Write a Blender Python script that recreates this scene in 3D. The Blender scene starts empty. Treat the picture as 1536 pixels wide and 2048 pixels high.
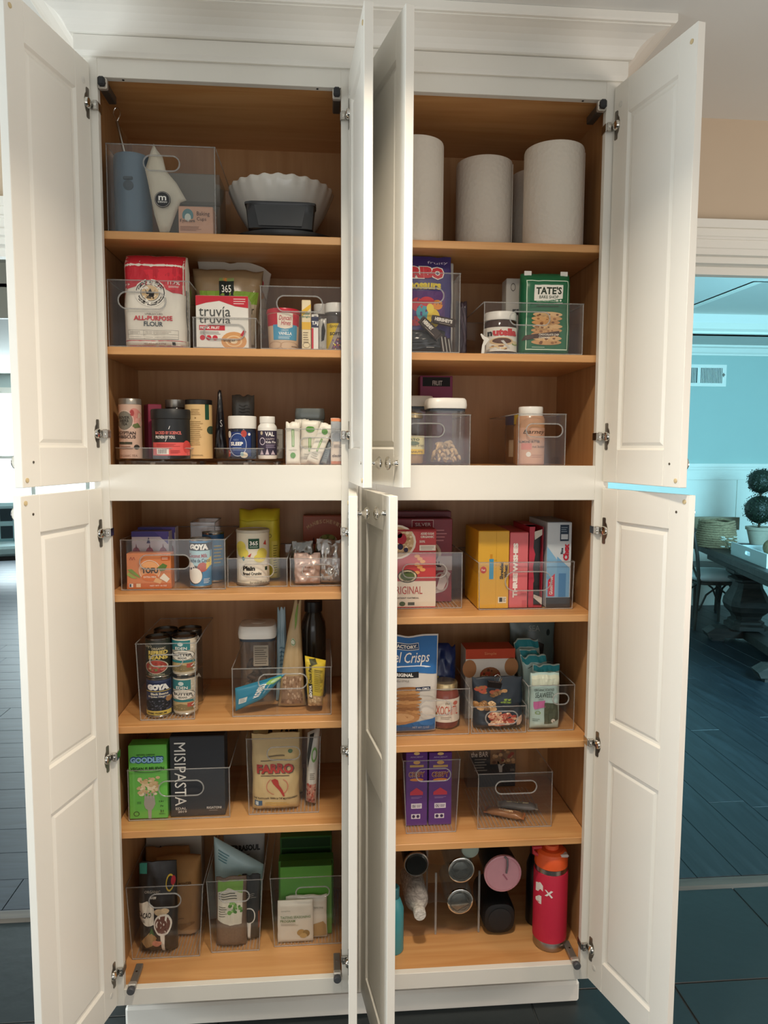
import bpy, bmesh, math, random
from mathutils import Vector, Matrix, noise
from mathutils.geometry import tessellate_polygon
random.seed(7)
scene = bpy.context.scene
COL = scene.collection
# ------------------------------------------------------------------ camera
CAM = (0.594, -1.92, 1.6634); YAW, PITCH, ROLL, FPX = 0.0831, -0.0886, 0.0044, 1440.0
def _axes():
    cy, sy, cp, sp, cr, sr = math.cos(YAW), math.sin(YAW), math.cos(PITCH), math.sin(PITCH), math.cos(ROLL), math.sin(ROLL)
    f = Vector((sy*cp, cy*cp, sp)); r = Vector((cy, -sy, 0)); u = r.cross(f)
    return r*cr + u*sr, -r*sr + u*cr, f
RR, UU, FF = _axes()
cd = bpy.data.cameras.new('camera'); cam = bpy.data.objects.new('camera', cd); COL.objects.link(cam)
cd.sensor_fit = 'VERTICAL'; cd.sensor_height = 36.0; cd.lens = 36.0*FPX/2048; cd.clip_start = 0.02; cd.clip_end = 100
m = Matrix.Identity(4)
for i in range(3): m[i][0], m[i][1], m[i][2], m[i][3] = RR[i], UU[i], -FF[i], CAM[i]
cam.matrix_world = m
scene.camera = cam
# ------------------------------------------------------------------ world and light
w = bpy.data.worlds.new('world'); scene.world = w; w.use_nodes = True
bg = w.node_tree.nodes['Background']; bg.inputs[0].default_value = (0.98, 0.95, 0.90, 1); bg.inputs[1].default_value = 0.48
def area(name, loc, target, sx, sy, power, color):
    ld = bpy.data.lights.new(name, 'AREA'); ld.shape = 'RECTANGLE'; ld.size = sx; ld.size_y = sy; ld.energy = power; ld.color = color
    o = bpy.data.objects.new(name, ld); COL.objects.link(o); o.location = loc
    o.rotation_euler = (Vector(target) - Vector(loc)).to_track_quat('-Z', 'Y').to_euler()
    return o
def downlight(name, loc, power, color, r=0.07):
    ld = bpy.data.lights.new(name, 'AREA'); ld.shape = 'DISK'; ld.size = 2*r; ld.energy = power; ld.color = color; ld.spread = math.radians(132)
    o = bpy.data.objects.new(name, ld); COL.objects.link(o); o.location = loc
    return o
area('kitchen_window_daylight', (-2.7, -0.9, 1.25), (0.8, -0.3, 2.6), 2.0, 1.3, 95, (0.84, 0.94, 1.0))
area('living_window_daylight', (-3.0, 9.6, 1.5), (-3.0, 2.0, 1.5), 3.1, 1.85, 330, (0.80, 0.94, 1.0))
area('kitchen_rear_added_fill', (0.9, -4.2, 1.2), (0.9, -0.6, 2.74), 3.4, 1.2, 17, (0.96, 0.98, 1.0))  # added fill lifting the ceiling, top rail and shelf fronts, not a known window
area('kitchen_side_added_fill', (4.3, -1.7, 1.2), (0.9, -0.2, 2.5), 2.0, 1.3, 55, (1.0, 0.90, 0.82))  # added warm fill for ceiling, beige wall and left doors, not a known window
area('dining_window_daylight', (4.5, 0.75, 1.75), (4.0, 5.2, 0.9), 1.9, 1.7, 215, (0.34, 0.80, 1.0))
downlight('ceiling_downlight', (0.72, -0.95, 2.735), 18, (1.0, 0.87, 0.70))
downlight('ceiling_downlight', (2.5, -1.5, 2.735), 13, (1.0, 0.74, 0.58))
downlight('ceiling_downlight', (-0.9, -1.5, 2.735), 10, (1.0, 0.87, 0.70))
vs = scene.view_settings
vs.view_transform = 'Standard'; vs.look = 'None'; vs.gamma = 1.0; vs.use_curve_mapping = False; vs.exposure = 0.05
scene.cycles.transparent_max_bounces = 40
# ------------------------------------------------------------------ measuring helpers (photo pixel -> metres in the room)
def ray(px, py): return FF + RR*((px-768)/FPX) + UU*((1024-py)/FPX)
def at_y(px, py, Y):
    d = ray(px, py); return Vector(CAM) + d*((Y-CAM[1])/d.y)
def at_z(px, py, Z):
    d = ray(px, py); return Vector(CAM) + d*((Z-CAM[2])/d.z)
def x_of(px, Y, Z):
    k = (px-768)/FPX; a = RR - FF*k
    return CAM[0] - (a.y*(Y-CAM[1]) + a.z*(Z-CAM[2]))/a.x
def z_of(py, X, Y):
    k = (1024-py)/FPX; a = UU - FF*k
    return CAM[2] - (a.x*(X-CAM[0]) + a.y*(Y-CAM[1]))/a.z
ZONE = {'L1':(180,130,.36458),'L2':(200,480,.32552),'L3':(200,710,.32552),'L4':(200,990,.33854),'L5':(200,1190,.33854),'L6':(200,1440,.33854),
 'L7':(200,1650,.35156),'R1':(740,150,.33854),'R2':(800,490,.27344),'R3':(800,710,.27344),'R4':(780,1000,.28646),'R5':(780,1220,.28646),
 'R6':(780,1470,.28646),'R7':(780,1670,.29948),'F':(0,0,1.0)}
SHELF = {'L1':2.213,'L2':1.922,'L3':1.614,'L4':1.270,'L5':.907,'L6':.609,'L7':.166,'R1':2.212,'R2':1.919,'R3':1.614,'R4':1.197,'R5':.830,'R6':.539,'R7':.166}
def zx(zn, x): o = ZONE[zn]; return o[0]+x*o[2]
def zy(zn, y): o = ZONE[zn]; return o[1]+y*o[2]
def span(zn, xl, xr, yt, Y, Z, vm=None):
    """x centre, width and height of a thing standing at depth Y on height Z"""
    zt = z_of(zy(zn, yt), x_of(zx(zn, (xl+xr)/2), Y, Z), Y)
    zm = Z + (zt-Z)*0.4
    a, b = x_of(zx(zn, xl), Y, zm), x_of(zx(zn, xr), Y, zm)
    return (a+b)/2, b-a, zt-Z
# ------------------------------------------------------------------ materials
_M = {}
def lin(h):
    h = h.lstrip('#'); c = [int(h[i:i+2], 16)/255 for i in (0, 2, 4)]
    return tuple((v/12.92 if v <= .04045 else ((v+.055)/1.055)**2.4) for v in c) + (1,)
def P(hexc, rough=.5, metal=0.0, var=0.06, scale=40, bump=0.0, spec=0.5, bscale=None, name=None):
    key = ('P', hexc, rough, metal, var, scale, bump, spec, bscale)
    if key in _M: return _M[key]
    mt = bpy.data.materials.new(name or 'surface_'+hexc.lstrip('#')); mt.use_nodes = True
    nt = mt.node_tree; b = nt.nodes['Principled BSDF']
    b.inputs['Roughness'].default_value = rough; b.inputs['Metallic'].default_value = metal; b.inputs['Specular IOR Level'].default_value = spec
    c = lin(hexc); b.inputs['Base Color'].default_value = c
    if var or bump:
        tc = nt.nodes.new('ShaderNodeTexCoord'); nz = nt.nodes.new('ShaderNodeTexNoise'); nz.inputs['Scale'].default_value = scale; nz.inputs['Detail'].default_value = 3
        nt.links.new(tc.outputs['Object'], nz.inputs['Vector'])
        if var:
            mx = nt.nodes.new('ShaderNodeMix'); mx.data_type = 'RGBA'
            mx.inputs[6].default_value = tuple(v*(1-var) for v in c[:3])+(1,); mx.inputs[7].default_value = tuple(min(1, v*(1+var)) for v in c[:3])+(1,)
            nt.links.new(nz.outputs['Fac'], mx.inputs[0]); nt.links.new(mx.outputs[2], b.inputs['Base Color'])
        if bump:
            n2 = nz
            if bscale:
                n2 = nt.nodes.new('ShaderNodeTexNoise'); n2.inputs['Scale'].default_value = bscale; nt.links.new(tc.outputs['Object'], n2.inputs['Vector'])
            bp = nt.nodes.new('ShaderNodeBump'); bp.inputs['Strength'].default_value = bump; bp.inputs['Distance'].default_value = .003
            nt.links.new(n2.outputs['Fac'], bp.inputs['Height']); nt.links.new(bp.outputs['Normal'], b.inputs['Normal'])
    _M[key] = mt; return mt
def ink(h): return P(h, rough=.55, var=0, spec=.3)
def clear(name, tint, frost=0.0, rough=.04, gloss=1.0):
    if name in _M: return _M[name]
    mt = bpy.data.materials.new(name); mt.use_nodes = True; nt = mt.node_tree; nt.nodes.clear()
    out = nt.nodes.new('ShaderNodeOutputMaterial'); tr = nt.nodes.new('ShaderNodeBsdfTransparent'); tr.inputs[0].default_value = tint+(1,)
    gl = nt.nodes.new('ShaderNodeBsdfGlossy'); gl.inputs['Roughness'].default_value = rough; gl.inputs[0].default_value = (gloss, gloss, gloss, 1)
    lw = nt.nodes.new('ShaderNodeLayerWeight'); lw.inputs['Blend'].default_value = .5
    pw = nt.nodes.new('ShaderNodeMath'); pw.operation = 'POWER'; pw.inputs[1].default_value = 5; nt.links.new(lw.outputs['Facing'], pw.inputs[0])
    fr = nt.nodes.new('ShaderNodeMath'); fr.operation = 'MULTIPLY_ADD'; fr.inputs[1].default_value = .45; fr.inputs[2].default_value = .028; nt.links.new(pw.outputs[0], fr.inputs[0])
    mx = nt.nodes.new('ShaderNodeMixShader'); nt.links.new(fr.outputs[0], mx.inputs[0]); nt.links.new(tr.outputs[0], mx.inputs[1]); nt.links.new(gl.outputs[0], mx.inputs[2])
    last = mx
    if frost:
        df = nt.nodes.new('ShaderNodeBsdfDiffuse'); df.inputs[0].default_value = (.8, .8, .78, 1)
        m2 = nt.nodes.new('ShaderNodeMixShader'); m2.inputs[0].default_value = frost
        nt.links.new(mx.outputs[0], m2.inputs[1]); nt.links.new(df.outputs[0], m2.inputs[2]); last = m2
    nt.links.new(last.outputs[0], out.inputs[0]); _M[name] = mt; return mt
ACRYL = clear('clear_acrylic', (.985, .983, .98), frost=.005, rough=.05)
ARIM = clear('acrylic_edge', (.78, .78, .78), frost=.24, rough=.08)
CLEARP = clear('clear_container', (.93, .93, .93), frost=.03, rough=.04)
GLASS = clear('window_glass', (.97, .99, .99), rough=.0)
FILM = clear('clear_film', (.86, .86, .84), frost=.10, rough=.15)
def wood_mat(name, c1, c2, scale=(1.5, 22, 22), rough=.5, rings=0.25, bump=.0):
    mt = bpy.data.materials.new(name); mt.use_nodes = True; nt = mt.node_tree; b = nt.nodes['Principled BSDF']; b.inputs['Roughness'].default_value = rough
    tc = nt.nodes.new('ShaderNodeTexCoord'); mp = nt.nodes.new('ShaderNodeMapping'); mp.inputs['Scale'].default_value = scale
    nz = nt.nodes.new('ShaderNodeTexNoise'); nz.inputs['Scale'].default_value = 1.6; nz.inputs['Detail'].default_value = 7; nz.inputs['Distortion'].default_value = rings*4
    rp = nt.nodes.new('ShaderNodeValToRGB'); rp.color_ramp.elements[0].position = .3; rp.color_ramp.elements[1].position = .72
    rp.color_ramp.elements[0].color = lin(c1); rp.color_ramp.elements[1].color = lin(c2)
    nt.links.new(tc.outputs['Object'], mp.inputs[0]); nt.links.new(mp.outputs[0], nz.inputs['Vector']); nt.links.new(nz.outputs['Fac'], rp.inputs[0]); nt.links.new(rp.outputs[0], b.inputs['Base Color'])
    if bump:
        bp = nt.nodes.new('ShaderNodeBump'); bp.inputs['Strength'].default_value = bump; bp.inputs['Distance'].default_value = .004
        nt.links.new(nz.outputs['Fac'], bp.inputs['Height']); nt.links.new(bp.outputs['Normal'], b.inputs['Normal'])
    return mt
MAPLE = wood_mat('maple_ply', '#C98F56', '#DCA970', (1.2, 16, 16), .42)
MAPLEV = wood_mat('maple_ply_upright', '#B08050', '#C29464', (16, 16, 1.2), .45)
PAINT = P('#E8E4DA', rough=.38, var=.02, scale=6, bump=.03, bscale=180, name='white_cabinet_paint')
TRIMW = P('#E9E7DE', rough=.45, var=.02, scale=5, name='white_trim_paint')
CEILM = P('#D9D8D2', rough=.9, var=.02, scale=3, name='ceiling_paint')
BEIGE = P('#C7B49C', rough=.9, var=.03, scale=4, name='beige_wall_paint')
TEAL = P('#A9BDB8', rough=.9, var=.03, scale=2, name='sage_wall_paint')
STEEL = P('#B9B5AE', rough=.22, metal=1, var=.05, name='nickel_steel')
CHROME = P('#D8D4CC', rough=.08, metal=1, var=0, name='polished_nickel')
DSTEEL = P('#8B8780', rough=.3, metal=1, var=.1, name='dark_steel')
BLACKR = P('#26282B', rough=.6, var=.05, name='black_rubber')
BLACK = P('#141416', rough=.35, var=.05, name='black_plastic')
WHITEP = P('#E8E4DC', rough=.35, var=.02, name='white_plastic')
CARD = P('#B9946A', rough=.8, var=.08, name='brown_card')
# ------------------------------------------------------------------ mesh helpers
class MB:
    def __init__(s): s.v, s.f, s.m = [], [], []
    def add(s, vs, fs, mi=0):
        o = len(s.v); s.v += [tuple(p) for p in vs]; s.f += [tuple(i+o for i in f) for f in fs]; s.m += [mi]*len(fs); return s
    def box(s, x0, y0, z0, x1, y1, z1, mi=0, bev=0.0):
        if bev:
            bm = bmesh.new(); bmesh.ops.create_cube(bm, size=1)
            for v in bm.verts: v.co = ((x0+x1)/2+v.co.x*(x1-x0), (y0+y1)/2+v.co.y*(y1-y0), (z0+z1)/2+v.co.z*(z1-z0))
            bmesh.ops.bevel(bm, geom=bm.edges[:], offset=bev, segments=1, affect='EDGES'); bm.verts.index_update()
            s.add([v.co[:] for v in bm.verts], [[v.index for v in f.verts] for f in bm.faces], mi); bm.free(); return s
        return s.add([(x0,y0,z0),(x1,y0,z0),(x1,y1,z0),(x0,y1,z0),(x0,y0,z1),(x1,y0,z1),(x1,y1,z1),(x0,y1,z1)],
                     [(0,3,2,1),(4,5,6,7),(0,1,5,4),(1,2,6,5),(2,3,7,6),(3,0,4,7)], mi)
    def lathe(s, prof, seg=28, sq=2.0, sx=1.0, sy=1.0, c=(0,0,0), mi=0, axis='z', caps=True):
        rows = []
        vs = []
        for r, z in prof:
            for k in range(seg):
                a = 2*math.pi*k/seg + math.pi/seg; ca, sa = math.cos(a), math.sin(a)
                if sq != 2.0:
                    q = (abs(ca)**sq+abs(sa)**sq)**(-1/sq); ca, sa = ca*q, sa*q
                p = (r*ca*sx, r*sa*sy, z)
                if axis == 'y': p = (p[0], -p[2], p[1])
                if axis == 'x': p = (p[2], p[0], p[1])
                vs.append((p[0]+c[0], p[1]+c[1], p[2]+c[2]))
        fs = []
        n = len(prof)
        for i in range(n-1):
            for k in range(seg):
                k2 = (k+1) % seg; fs.append((i*seg+k, i*seg+k2, (i+1)*seg+k2, (i+1)*seg+k))
        if caps:
            fs.append(tuple(reversed(range(seg)))); fs.append(tuple((n-1)*seg+k for k in range(seg)))
        return s.add(vs, fs, mi)
    def tube(s, pts, r, seg=8, closed=False, mi=0, taper=None):
        pts = [Vector(p) for p in pts]; n = len(pts); vs = []; fs = []
        up = None
        for i, p in enumerate(pts):
            a = pts[(i-1) % n] if (closed or i > 0) else p; b = pts[(i+1) % n] if (closed or i < n-1) else p
            t = (b-a).normalized()
            if up is None: up = Vector((0,0,1)) if abs(t.z) < .9 else Vector((1,0,0))
            e1 = t.cross(up); e1 = e1.normalized() if e1.length > 1e-6 else t.orthogonal().normalized()
            e2 = e1.cross(t).normalized(); up = e2
            rr = r*(taper[i] if taper else 1)
            for k in range(seg):
                an = 2*math.pi*k/seg; vs.append(p+e1*math.cos(an)*rr+e2*math.sin(an)*rr)
        for i in range(n if closed else n-1):
            j = (i+1) % n
            for k in range(seg):
                k2 = (k+1) % seg; fs.append((i*seg+k, i*seg+k2, j*seg+k2, j*seg+k))
        if not closed:
            fs.append(tuple(reversed(range(seg)))); fs.append(tuple((n-1)*seg+k for k in range(seg)))
        return s.add(vs, fs, mi)
    def prism(s, pts2, y0, y1, mi=0, plane='xz'):
        n = len(pts2); mk = (lambda p, y: (p[0], y, p[1])) if plane == 'xz' else ((lambda p, y: (p[0], p[1], y)) if plane == 'xy' else (lambda p, y: (y, p[0], p[1])))
        vs = [mk(p, y0) for p in pts2]+[mk(p, y1) for p in pts2]
        fs = [(i, (i+1) % n, n+(i+1) % n, n+i) for i in range(n)]
        for t in tessellate_polygon([[Vector((p[0], p[1], 0)) for p in pts2]]):
            fs.append(tuple(t)); fs.append(tuple(n+i for i in reversed(t)))
        return s.add(vs, fs, mi)
    def build(s, name, mat, parent=None, smooth=None, loc=None, rot=None):
        me = bpy.data.meshes.new(name); me.from_pydata(s.v, [], s.f)
        bm = bmesh.new(); bm.from_mesh(me); bmesh.ops.recalc_face_normals(bm, faces=bm.faces[:]); bm.to_mesh(me); bm.free()
        mats = mat if isinstance(mat, (list, tuple)) else [mat]
        for x in mats: me.materials.append(x)
        if len(mats) > 1: me.polygons.foreach_set('material_index', s.m)
        if smooth:
            me.polygons.foreach_set('use_smooth', [True]*len(me.polygons)); me.set_sharp_from_angle(angle=smooth)
        me.update()
        o = bpy.data.objects.new(name, me); COL.objects.link(o)
        if parent: o.parent = parent
        if loc: o.location = loc
        if rot: o.rotation_euler = rot
        return o
def tag(o, label=None, cat=None, group=None, kind=None):
    if label: o['label'] = label
    if cat: o['category'] = cat
    if group: o['group'] = group
    if kind: o['kind'] = kind
    return o
def thing(name, label, cat, loc=(0,0,0), rot=(0,0,0), group=None):
    o = bpy.data.objects.new(name, None); COL.objects.link(o); o.empty_display_size = .02
    o.location = loc; o.rotation_euler = rot if isinstance(rot, (tuple, list)) else (0, 0, rot)
    return tag(o, label, cat, group)
def struct(mb, name, mat, smooth=None):
    o = mb.build(name, mat, None, smooth); o['kind'] = 'structure'; return o
def copy_tree(o, loc, rot=None, label=None):
    c = o.copy(); COL.objects.link(c); c.location = loc
    if rot is not None: c.rotation_euler = rot
    if label: c['label'] = label
    for ch in list(o.children):
        d = ch.copy(); COL.objects.link(d); d.parent = c
        for g in list(ch.children):
            e = g.copy(); COL.objects.link(e); e.parent = d
    return c
# ------------------------------------------------------------------ flat print (lettering and pictures on packages)
_T = {}
def glyphs(s, bold=0.0, shear=0.0):
    key = (s, bold, shear)
    if key in _T: return _T[key]
    cu = bpy.data.curves.new('t', 'FONT'); cu.body = s; cu.size = 1; cu.resolution_u = 2; cu.offset = bold; cu.shear = shear
    ob = bpy.data.objects.new('t', cu); COL.objects.link(ob)
    ev = ob.evaluated_get(bpy.context.evaluated_depsgraph_get()); me = ev.to_mesh()
    vs = [(v.co.x, v.co.y) for v in me.vertices]; fs = [tuple(p.vertices) for p in me.polygons]
    ev.to_mesh_clear(); bpy.data.objects.remove(ob); bpy.data.curves.remove(cu)
    xs = [v[0] for v in vs]; ys = [v[1] for v in vs]
    x0, x1, y0, y1 = min(xs), max(xs), min(ys), max(ys)
    vs = [((x-x0)/(x1-x0), (y-y0)/(y1-y0)) for x, y in vs]
    _T[key] = (vs, fs); return _T[key]
EPS = .00035
class Print:
    def __init__(s, root, fn, seg=1): s.root, s.fn, s.seg, s.groups, s.k, s.lock = root, fn, seg, {}, 0, 0
    def _put(s, pts, fs, col, l, part):
        if not s.lock: s.k += 1
        g = s.groups.setdefault((part, 0 if part.startswith('arched') else s.k), [[], [], [], []])
        mt = ink(col) if isinstance(col, str) else col
        if mt not in g[3]: g[3].append(mt)
        mi = g[3].index(mt); o = len(g[0])
        if s.seg > 1:      # cut big faces so that they follow the curved package
            lim = (2.2/s.seg)**2; pts = list(pts); todo = [t for f in fs for t in ((f[0], f[i], f[i+1]) for i in range(1, len(f)-1))]; fs = []; mid = {}
            while todo:
                t = todo.pop(); e = [((pts[t[i]][0]-pts[t[(i+1) % 3]][0])**2+(pts[t[i]][1]-pts[t[(i+1) % 3]][1])**2, i) for i in range(3)]; mxe, i = max(e)
                if mxe < lim: fs.append(t); continue
                p, q, r = t[i], t[(i+1) % 3], t[(i+2) % 3]; key = (min(p, q), max(p, q))
                if key not in mid: mid[key] = len(pts); pts.append(((pts[p][0]+pts[q][0])/2, (pts[p][1]+pts[q][1])/2))
                todo += [(p, mid[key], r), (mid[key], q, r)]
        g[0] += [tuple(s.fn(u, v, l)) for u, v in pts]; g[1] += [tuple(i+o for i in f) for f in fs]; g[2] += [mi]*len(fs)
    def rect(s, u0, v0, u1, v1, col, l=0, part='printed_panel'):
        n = max(1, int(abs(u1-u0)*s.seg+.5)); k = max(1, int(abs(v1-v0)*s.seg*.7+.5)) if s.seg > 1 else 1
        pts = [(u0+(u1-u0)*i/n, v0+(v1-v0)*j/k) for j in range(k+1) for i in range(n+1)]
        fs = [(j*(n+1)+i, j*(n+1)+i+1, (j+1)*(n+1)+i+1, (j+1)*(n+1)+i) for j in range(k) for i in range(n)]
        s._put(pts, fs, col, l, part); return s
    def ell(s, cu, cv, ru, rv, col, l=1, part='printed_picture', n=20):
        pts = [(cu, cv)]+[(cu+ru*f*math.cos(2*math.pi*i/n), cv+rv*f*math.sin(2*math.pi*i/n)) for f in (.5, 1) for i in range(n)]
        fs = [(0, 1+i, 1+(i+1) % n) for i in range(n)]+[(1+i, 1+n+i, 1+n+(i+1) % n, 1+(i+1) % n) for i in range(n)]
        s._put(pts, fs, col, l, part); return s
    def ring(s, cu, cv, ru, rv, th, col, l=2, part='printed_picture', n=24, a0=0, a1=2*math.pi):
        pts = [(cu+ru*f*math.cos(a0+(a1-a0)*i/n), cv+rv*f*math.sin(a0+(a1-a0)*i/n)) for f in (1-th, 1) for i in range(n+1)]
        s._put(pts, [(i, i+1, n+2+i, n+1+i) for i in range(n)], col, l, part); return s
    def poly(s, pts, col, l=1, part='printed_picture'):
        fs = [tuple(t) for t in tessellate_polygon([[Vector((p[0], p[1], 0)) for p in pts]])]
        s._put(pts, fs, col, l, part); return s
    def text(s, t, u0, v0, u1, v1, col, bold=0.0, shear=0.0, rot=0, l=3, part='lettering'):
        vs, fs = glyphs(t, bold, shear)
        if rot == 90: pts = [(u1-(u1-u0)*y, v0+(v1-v0)*x) for x, y in vs]      # reads upward
        elif rot == -90: pts = [(u0+(u1-u0)*y, v1-(v1-v0)*x) for x, y in vs]   # reads downward
        else:
            pts = [(u0+(u1-u0)*x, v0+(v1-v0)*y) for x, y in vs]
            if rot:
                cu, cv, a = (u0+u1)/2, (v0+v1)/2, math.radians(rot)
                pts = [(cu+(p[0]-cu)*math.cos(a)-(p[1]-cv)*math.sin(a), cv+(p[0]-cu)*math.sin(a)+(p[1]-cv)*math.cos(a)) for p in pts]
        s._put(pts, fs, col, l, part); return s
    def lines(s, u0, v0, u1, v1, n, col, l=2, part='fine_print', fill=.34):
        rs = random.Random(int(u0*1000)+n); s.k += 1; s.lock = 1
        for i in range(n):
            v = v0+(v1-v0)*(i+.5)/n; h = (v1-v0)/n*fill; e = u1-(u1-u0)*rs.uniform(0, .3)
            s.rect(u0, v-h/2, e, v+h/2, col, l, part)
        s.lock = 0
        return s
    def bits(s, u0, v0, u1, v1, n, r, cols, l=2, part='printed_picture', asp=1.0, seed=1):
        rs = random.Random(seed); s.k += 1; s.lock = 1
        for i in range(n):
            k = rs.uniform(.6, 1.3)
            s.ell(rs.uniform(u0, u1), rs.uniform(v0, v1), r*k, r*k*asp, rs.choice(cols), l+.3*rs.random(), part, n=9)
        s.lock = 0
        return s
    def done(s):
        for (part, _), (v, f, mi, mats) in s.groups.items():
            me = bpy.data.meshes.new(part); me.from_pydata(v, [], f)
            for x in mats: me.materials.append(x)
            if len(mats) > 1: me.polygons.foreach_set('material_index', mi)
            me.update(); o = bpy.data.objects.new(part, me); COL.objects.link(o); o.parent = s.root
        s.groups = {}
        return s.root
# ------------------------------------------------------------------ package builders; every thing stands with its base centre at the origin and faces -Y
def carton(name, label, cat, x, yf, z, wd, dp, h, col, rot=0, tilt=0, group=None, flap=None, mat=None, side=None, roll=0):
    root = thing(name, label, cat, (x, yf+dp/2, z), (tilt, roll, rot), group)
    mt = mat or P(col, rough=.45, var=.04)
    MB().box(-wd/2, -dp/2, 0, wd/2, dp/2, h-.0012, bev=.0012).build('carton_body', mt, root)
    fm = P(flap, rough=.5, var=.04) if flap else mt
    MB().box(-wd/2+.001, -dp/2+.0008, h-.0014, wd/2-.001, dp*.12, h, bev=.0004).build('top_flap', fm, root)
    MB().box(-wd/2+.001, dp*.13, h-.0014, wd/2-.001, dp/2-.0008, h-.0006).build('under_flap', fm, root)
    if side: MB().box(wd/2, -dp/2+.002, .002, wd/2+.0004, dp/2-.002, h-.002).build('side_panel', P(side), root)
    pr = Print(root, lambda u, v, l: ((u-.5)*wd, -dp/2-EPS*(l+1), v*h))
    return root, pr
def bag_shape(wd, h, dp, style='stand', p=4, amp=.06, seed=0, lean=(0, 0), top=None, wtop=1.0, pinch=0.0):
    def T(u, t):
        if style == 'stand': g = min(1, (t/.10+.12))**.5*(1-max(0, t)**2.4*.97)
        elif style == 'pillow': g = max(0, math.sin(math.pi*min(1, max(0, t))))**.55
        elif style == 'brick': g = min(1, (t/.05+.5))**.5*(1 if t < .84 else max(.12, 1-((t-.84)/.16)**1.5*.85))
        elif style == 'flat': g = min(1, (t/.08+.2))*(1 if t < .9 else max(.1, 1-(t-.9)/.1*.9))
        e = max(0, 1-abs(u)**p)**.5
        wr = 1+amp*2.4*noise.noise(Vector((u*2.2+seed*7.1, t*4.1, seed)))+amp*1.5*noise.noise(Vector((u*6+seed, t*9, seed*2.3)))
        return .0012+dp/2*g*e*wr
    def pt(u, t, side, eps=0):
        k = 1+(wtop-1)*t
        if pinch: k *= 1-pinch*max(0, 1-abs(t-.86)/.14)
        wob = (.05+amp)*.16*noise.noise(Vector((u*1.5+seed*3, t*5+seed, 3.3)))*wd
        sag = (.02+amp*.35)*noise.noise(Vector((u*1.7+seed*5.3, seed, 9.1)))*t**3*h
        zt = h*t
        if top: zt = h*t - top(u)*h*t**3
        X = u*wd/2*k + lean[0]*t*t + wob
        zt = max(0, zt+min(0, sag)*1.6-.004*h*t)
        Y = side*(T(u, t)+eps)+lean[1]*t*t + (.25*amp*dp*noise.noise(Vector((u*2.1, t*3.3, seed*4.7)))*t)
        return (X, Y, zt)
    return pt
def bag(name, label, cat, x, yf, z, wd, dp, h, col, rot=0, tilt=0, roll=0, group=None, rough=.35, mat=None, nu=24, nv=28, body='pouch_body', **kw):
    root = thing(name, label, cat, (x, yf+dp/2, z), (tilt, roll, rot), group)
    f = bag_shape(wd, h, dp, **kw)
    mb = MB(); vs = []; n = 2*nu
    for j in range(nv+1):
        t = j/nv
        for i in range(nu): vs.append(f(-math.cos(math.pi*i/nu), t, -1))
        for i in range(nu): vs.append(f(math.cos(math.pi*i/nu), t, 1))
    fs = [(j*n+i, j*n+(i+1) % n, (j+1)*n+(i+1) % n, (j+1)*n+i) for j in range(nv) for i in range(n)]
    for j, rev in ((0, 1), (nv, 0)):
        for i in range(1, nu):
            q = (j*n+i, j*n+i+1, j*n+(n-i-1) % n, j*n+(n-i) % n)
            if len(set(q)) >= 3: fs.append(tuple(dict.fromkeys(q)))
        fs.append((j*n, j*n+1, j*n+n-1))
    mb.add(vs, fs).build(body, mat or P(col, rough=rough, var=.05, bump=.25, bscale=28, spec=.5), root, smooth=1.2)
    pr = Print(root, lambda u, v, l: f(2*u-1, v, -1, EPS*(l+3)), seg=26)
    return root, pr
def cyl_print(root, r, h, z0=0.0, seg=18, yaw=0.0, taper=0.0):
    def fn(u, v, l):
        a = math.asin(max(-1, min(1, 2*u-1)))+yaw; R = r*(1+taper*v)+EPS*(l+1)
        return (R*math.sin(a), -R*math.cos(a), z0+v*h)
    return Print(root, fn, seg)
def can(name, label, x, yf, z, r, h, col, rot=0, group=None, lid=STEEL, cat='can'):
    root = thing(name, label, cat, (x, yf+r, z), (0, 0, rot), group)
    MB().lathe([(r*.975, .0005), (r*1.0, .002), (r*1.0, .005), (r*.975, .006)]).build('bottom_rim', STEEL, root, smooth=.6)
    MB().lathe([(r*.97, .006), (r*.985, .008), (r*.985, h-.008), (r*.96, h-.005)], caps=False).build('label_wrap', P(col, rough=.4, var=.03), root, smooth=.6)
    MB().lathe([(r*.96, h-.006), (r*1.0, h-.004), (r*1.0, h-.0005), (r*.975, h), (r*.95, h-.001), (r*.945, h-.005), (r*.6, h-.0055), (r*.58, h-.0045), (r*.2, h-.0045)]).build('lid', lid, root, smooth=.6)
    return root, cyl_print(root, r*.985, h-.016, .008)
def turned(name, label, cat, x, yf, z, r, parts, rot=0, group=None, tilt=0, sq=2.0, sx=1, sy=1, seg=32):
    """parts: (part name, profile in metres, material)"""
    root = thing(name, label, cat, (x, yf+r*sy, z), (tilt, 0, rot), group)
    for nm, prof, mt in parts: MB().lathe(prof, seg=seg, sq=sq, sx=sx, sy=sy).build(nm, mt, root, smooth=.6)
    return root
def stadium(cx, cz, hw, hh, n=40):
    pts = []
    for i in range(n):
        a = 2*math.pi*i/n; c, s = math.cos(a), math.sin(a)
        pts.append((cx+(hw-hh)*(1 if c > 0 else -1)+hh*c if abs(c) > 1e-6 else cx, cz+hh*s))
    return pts
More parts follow.
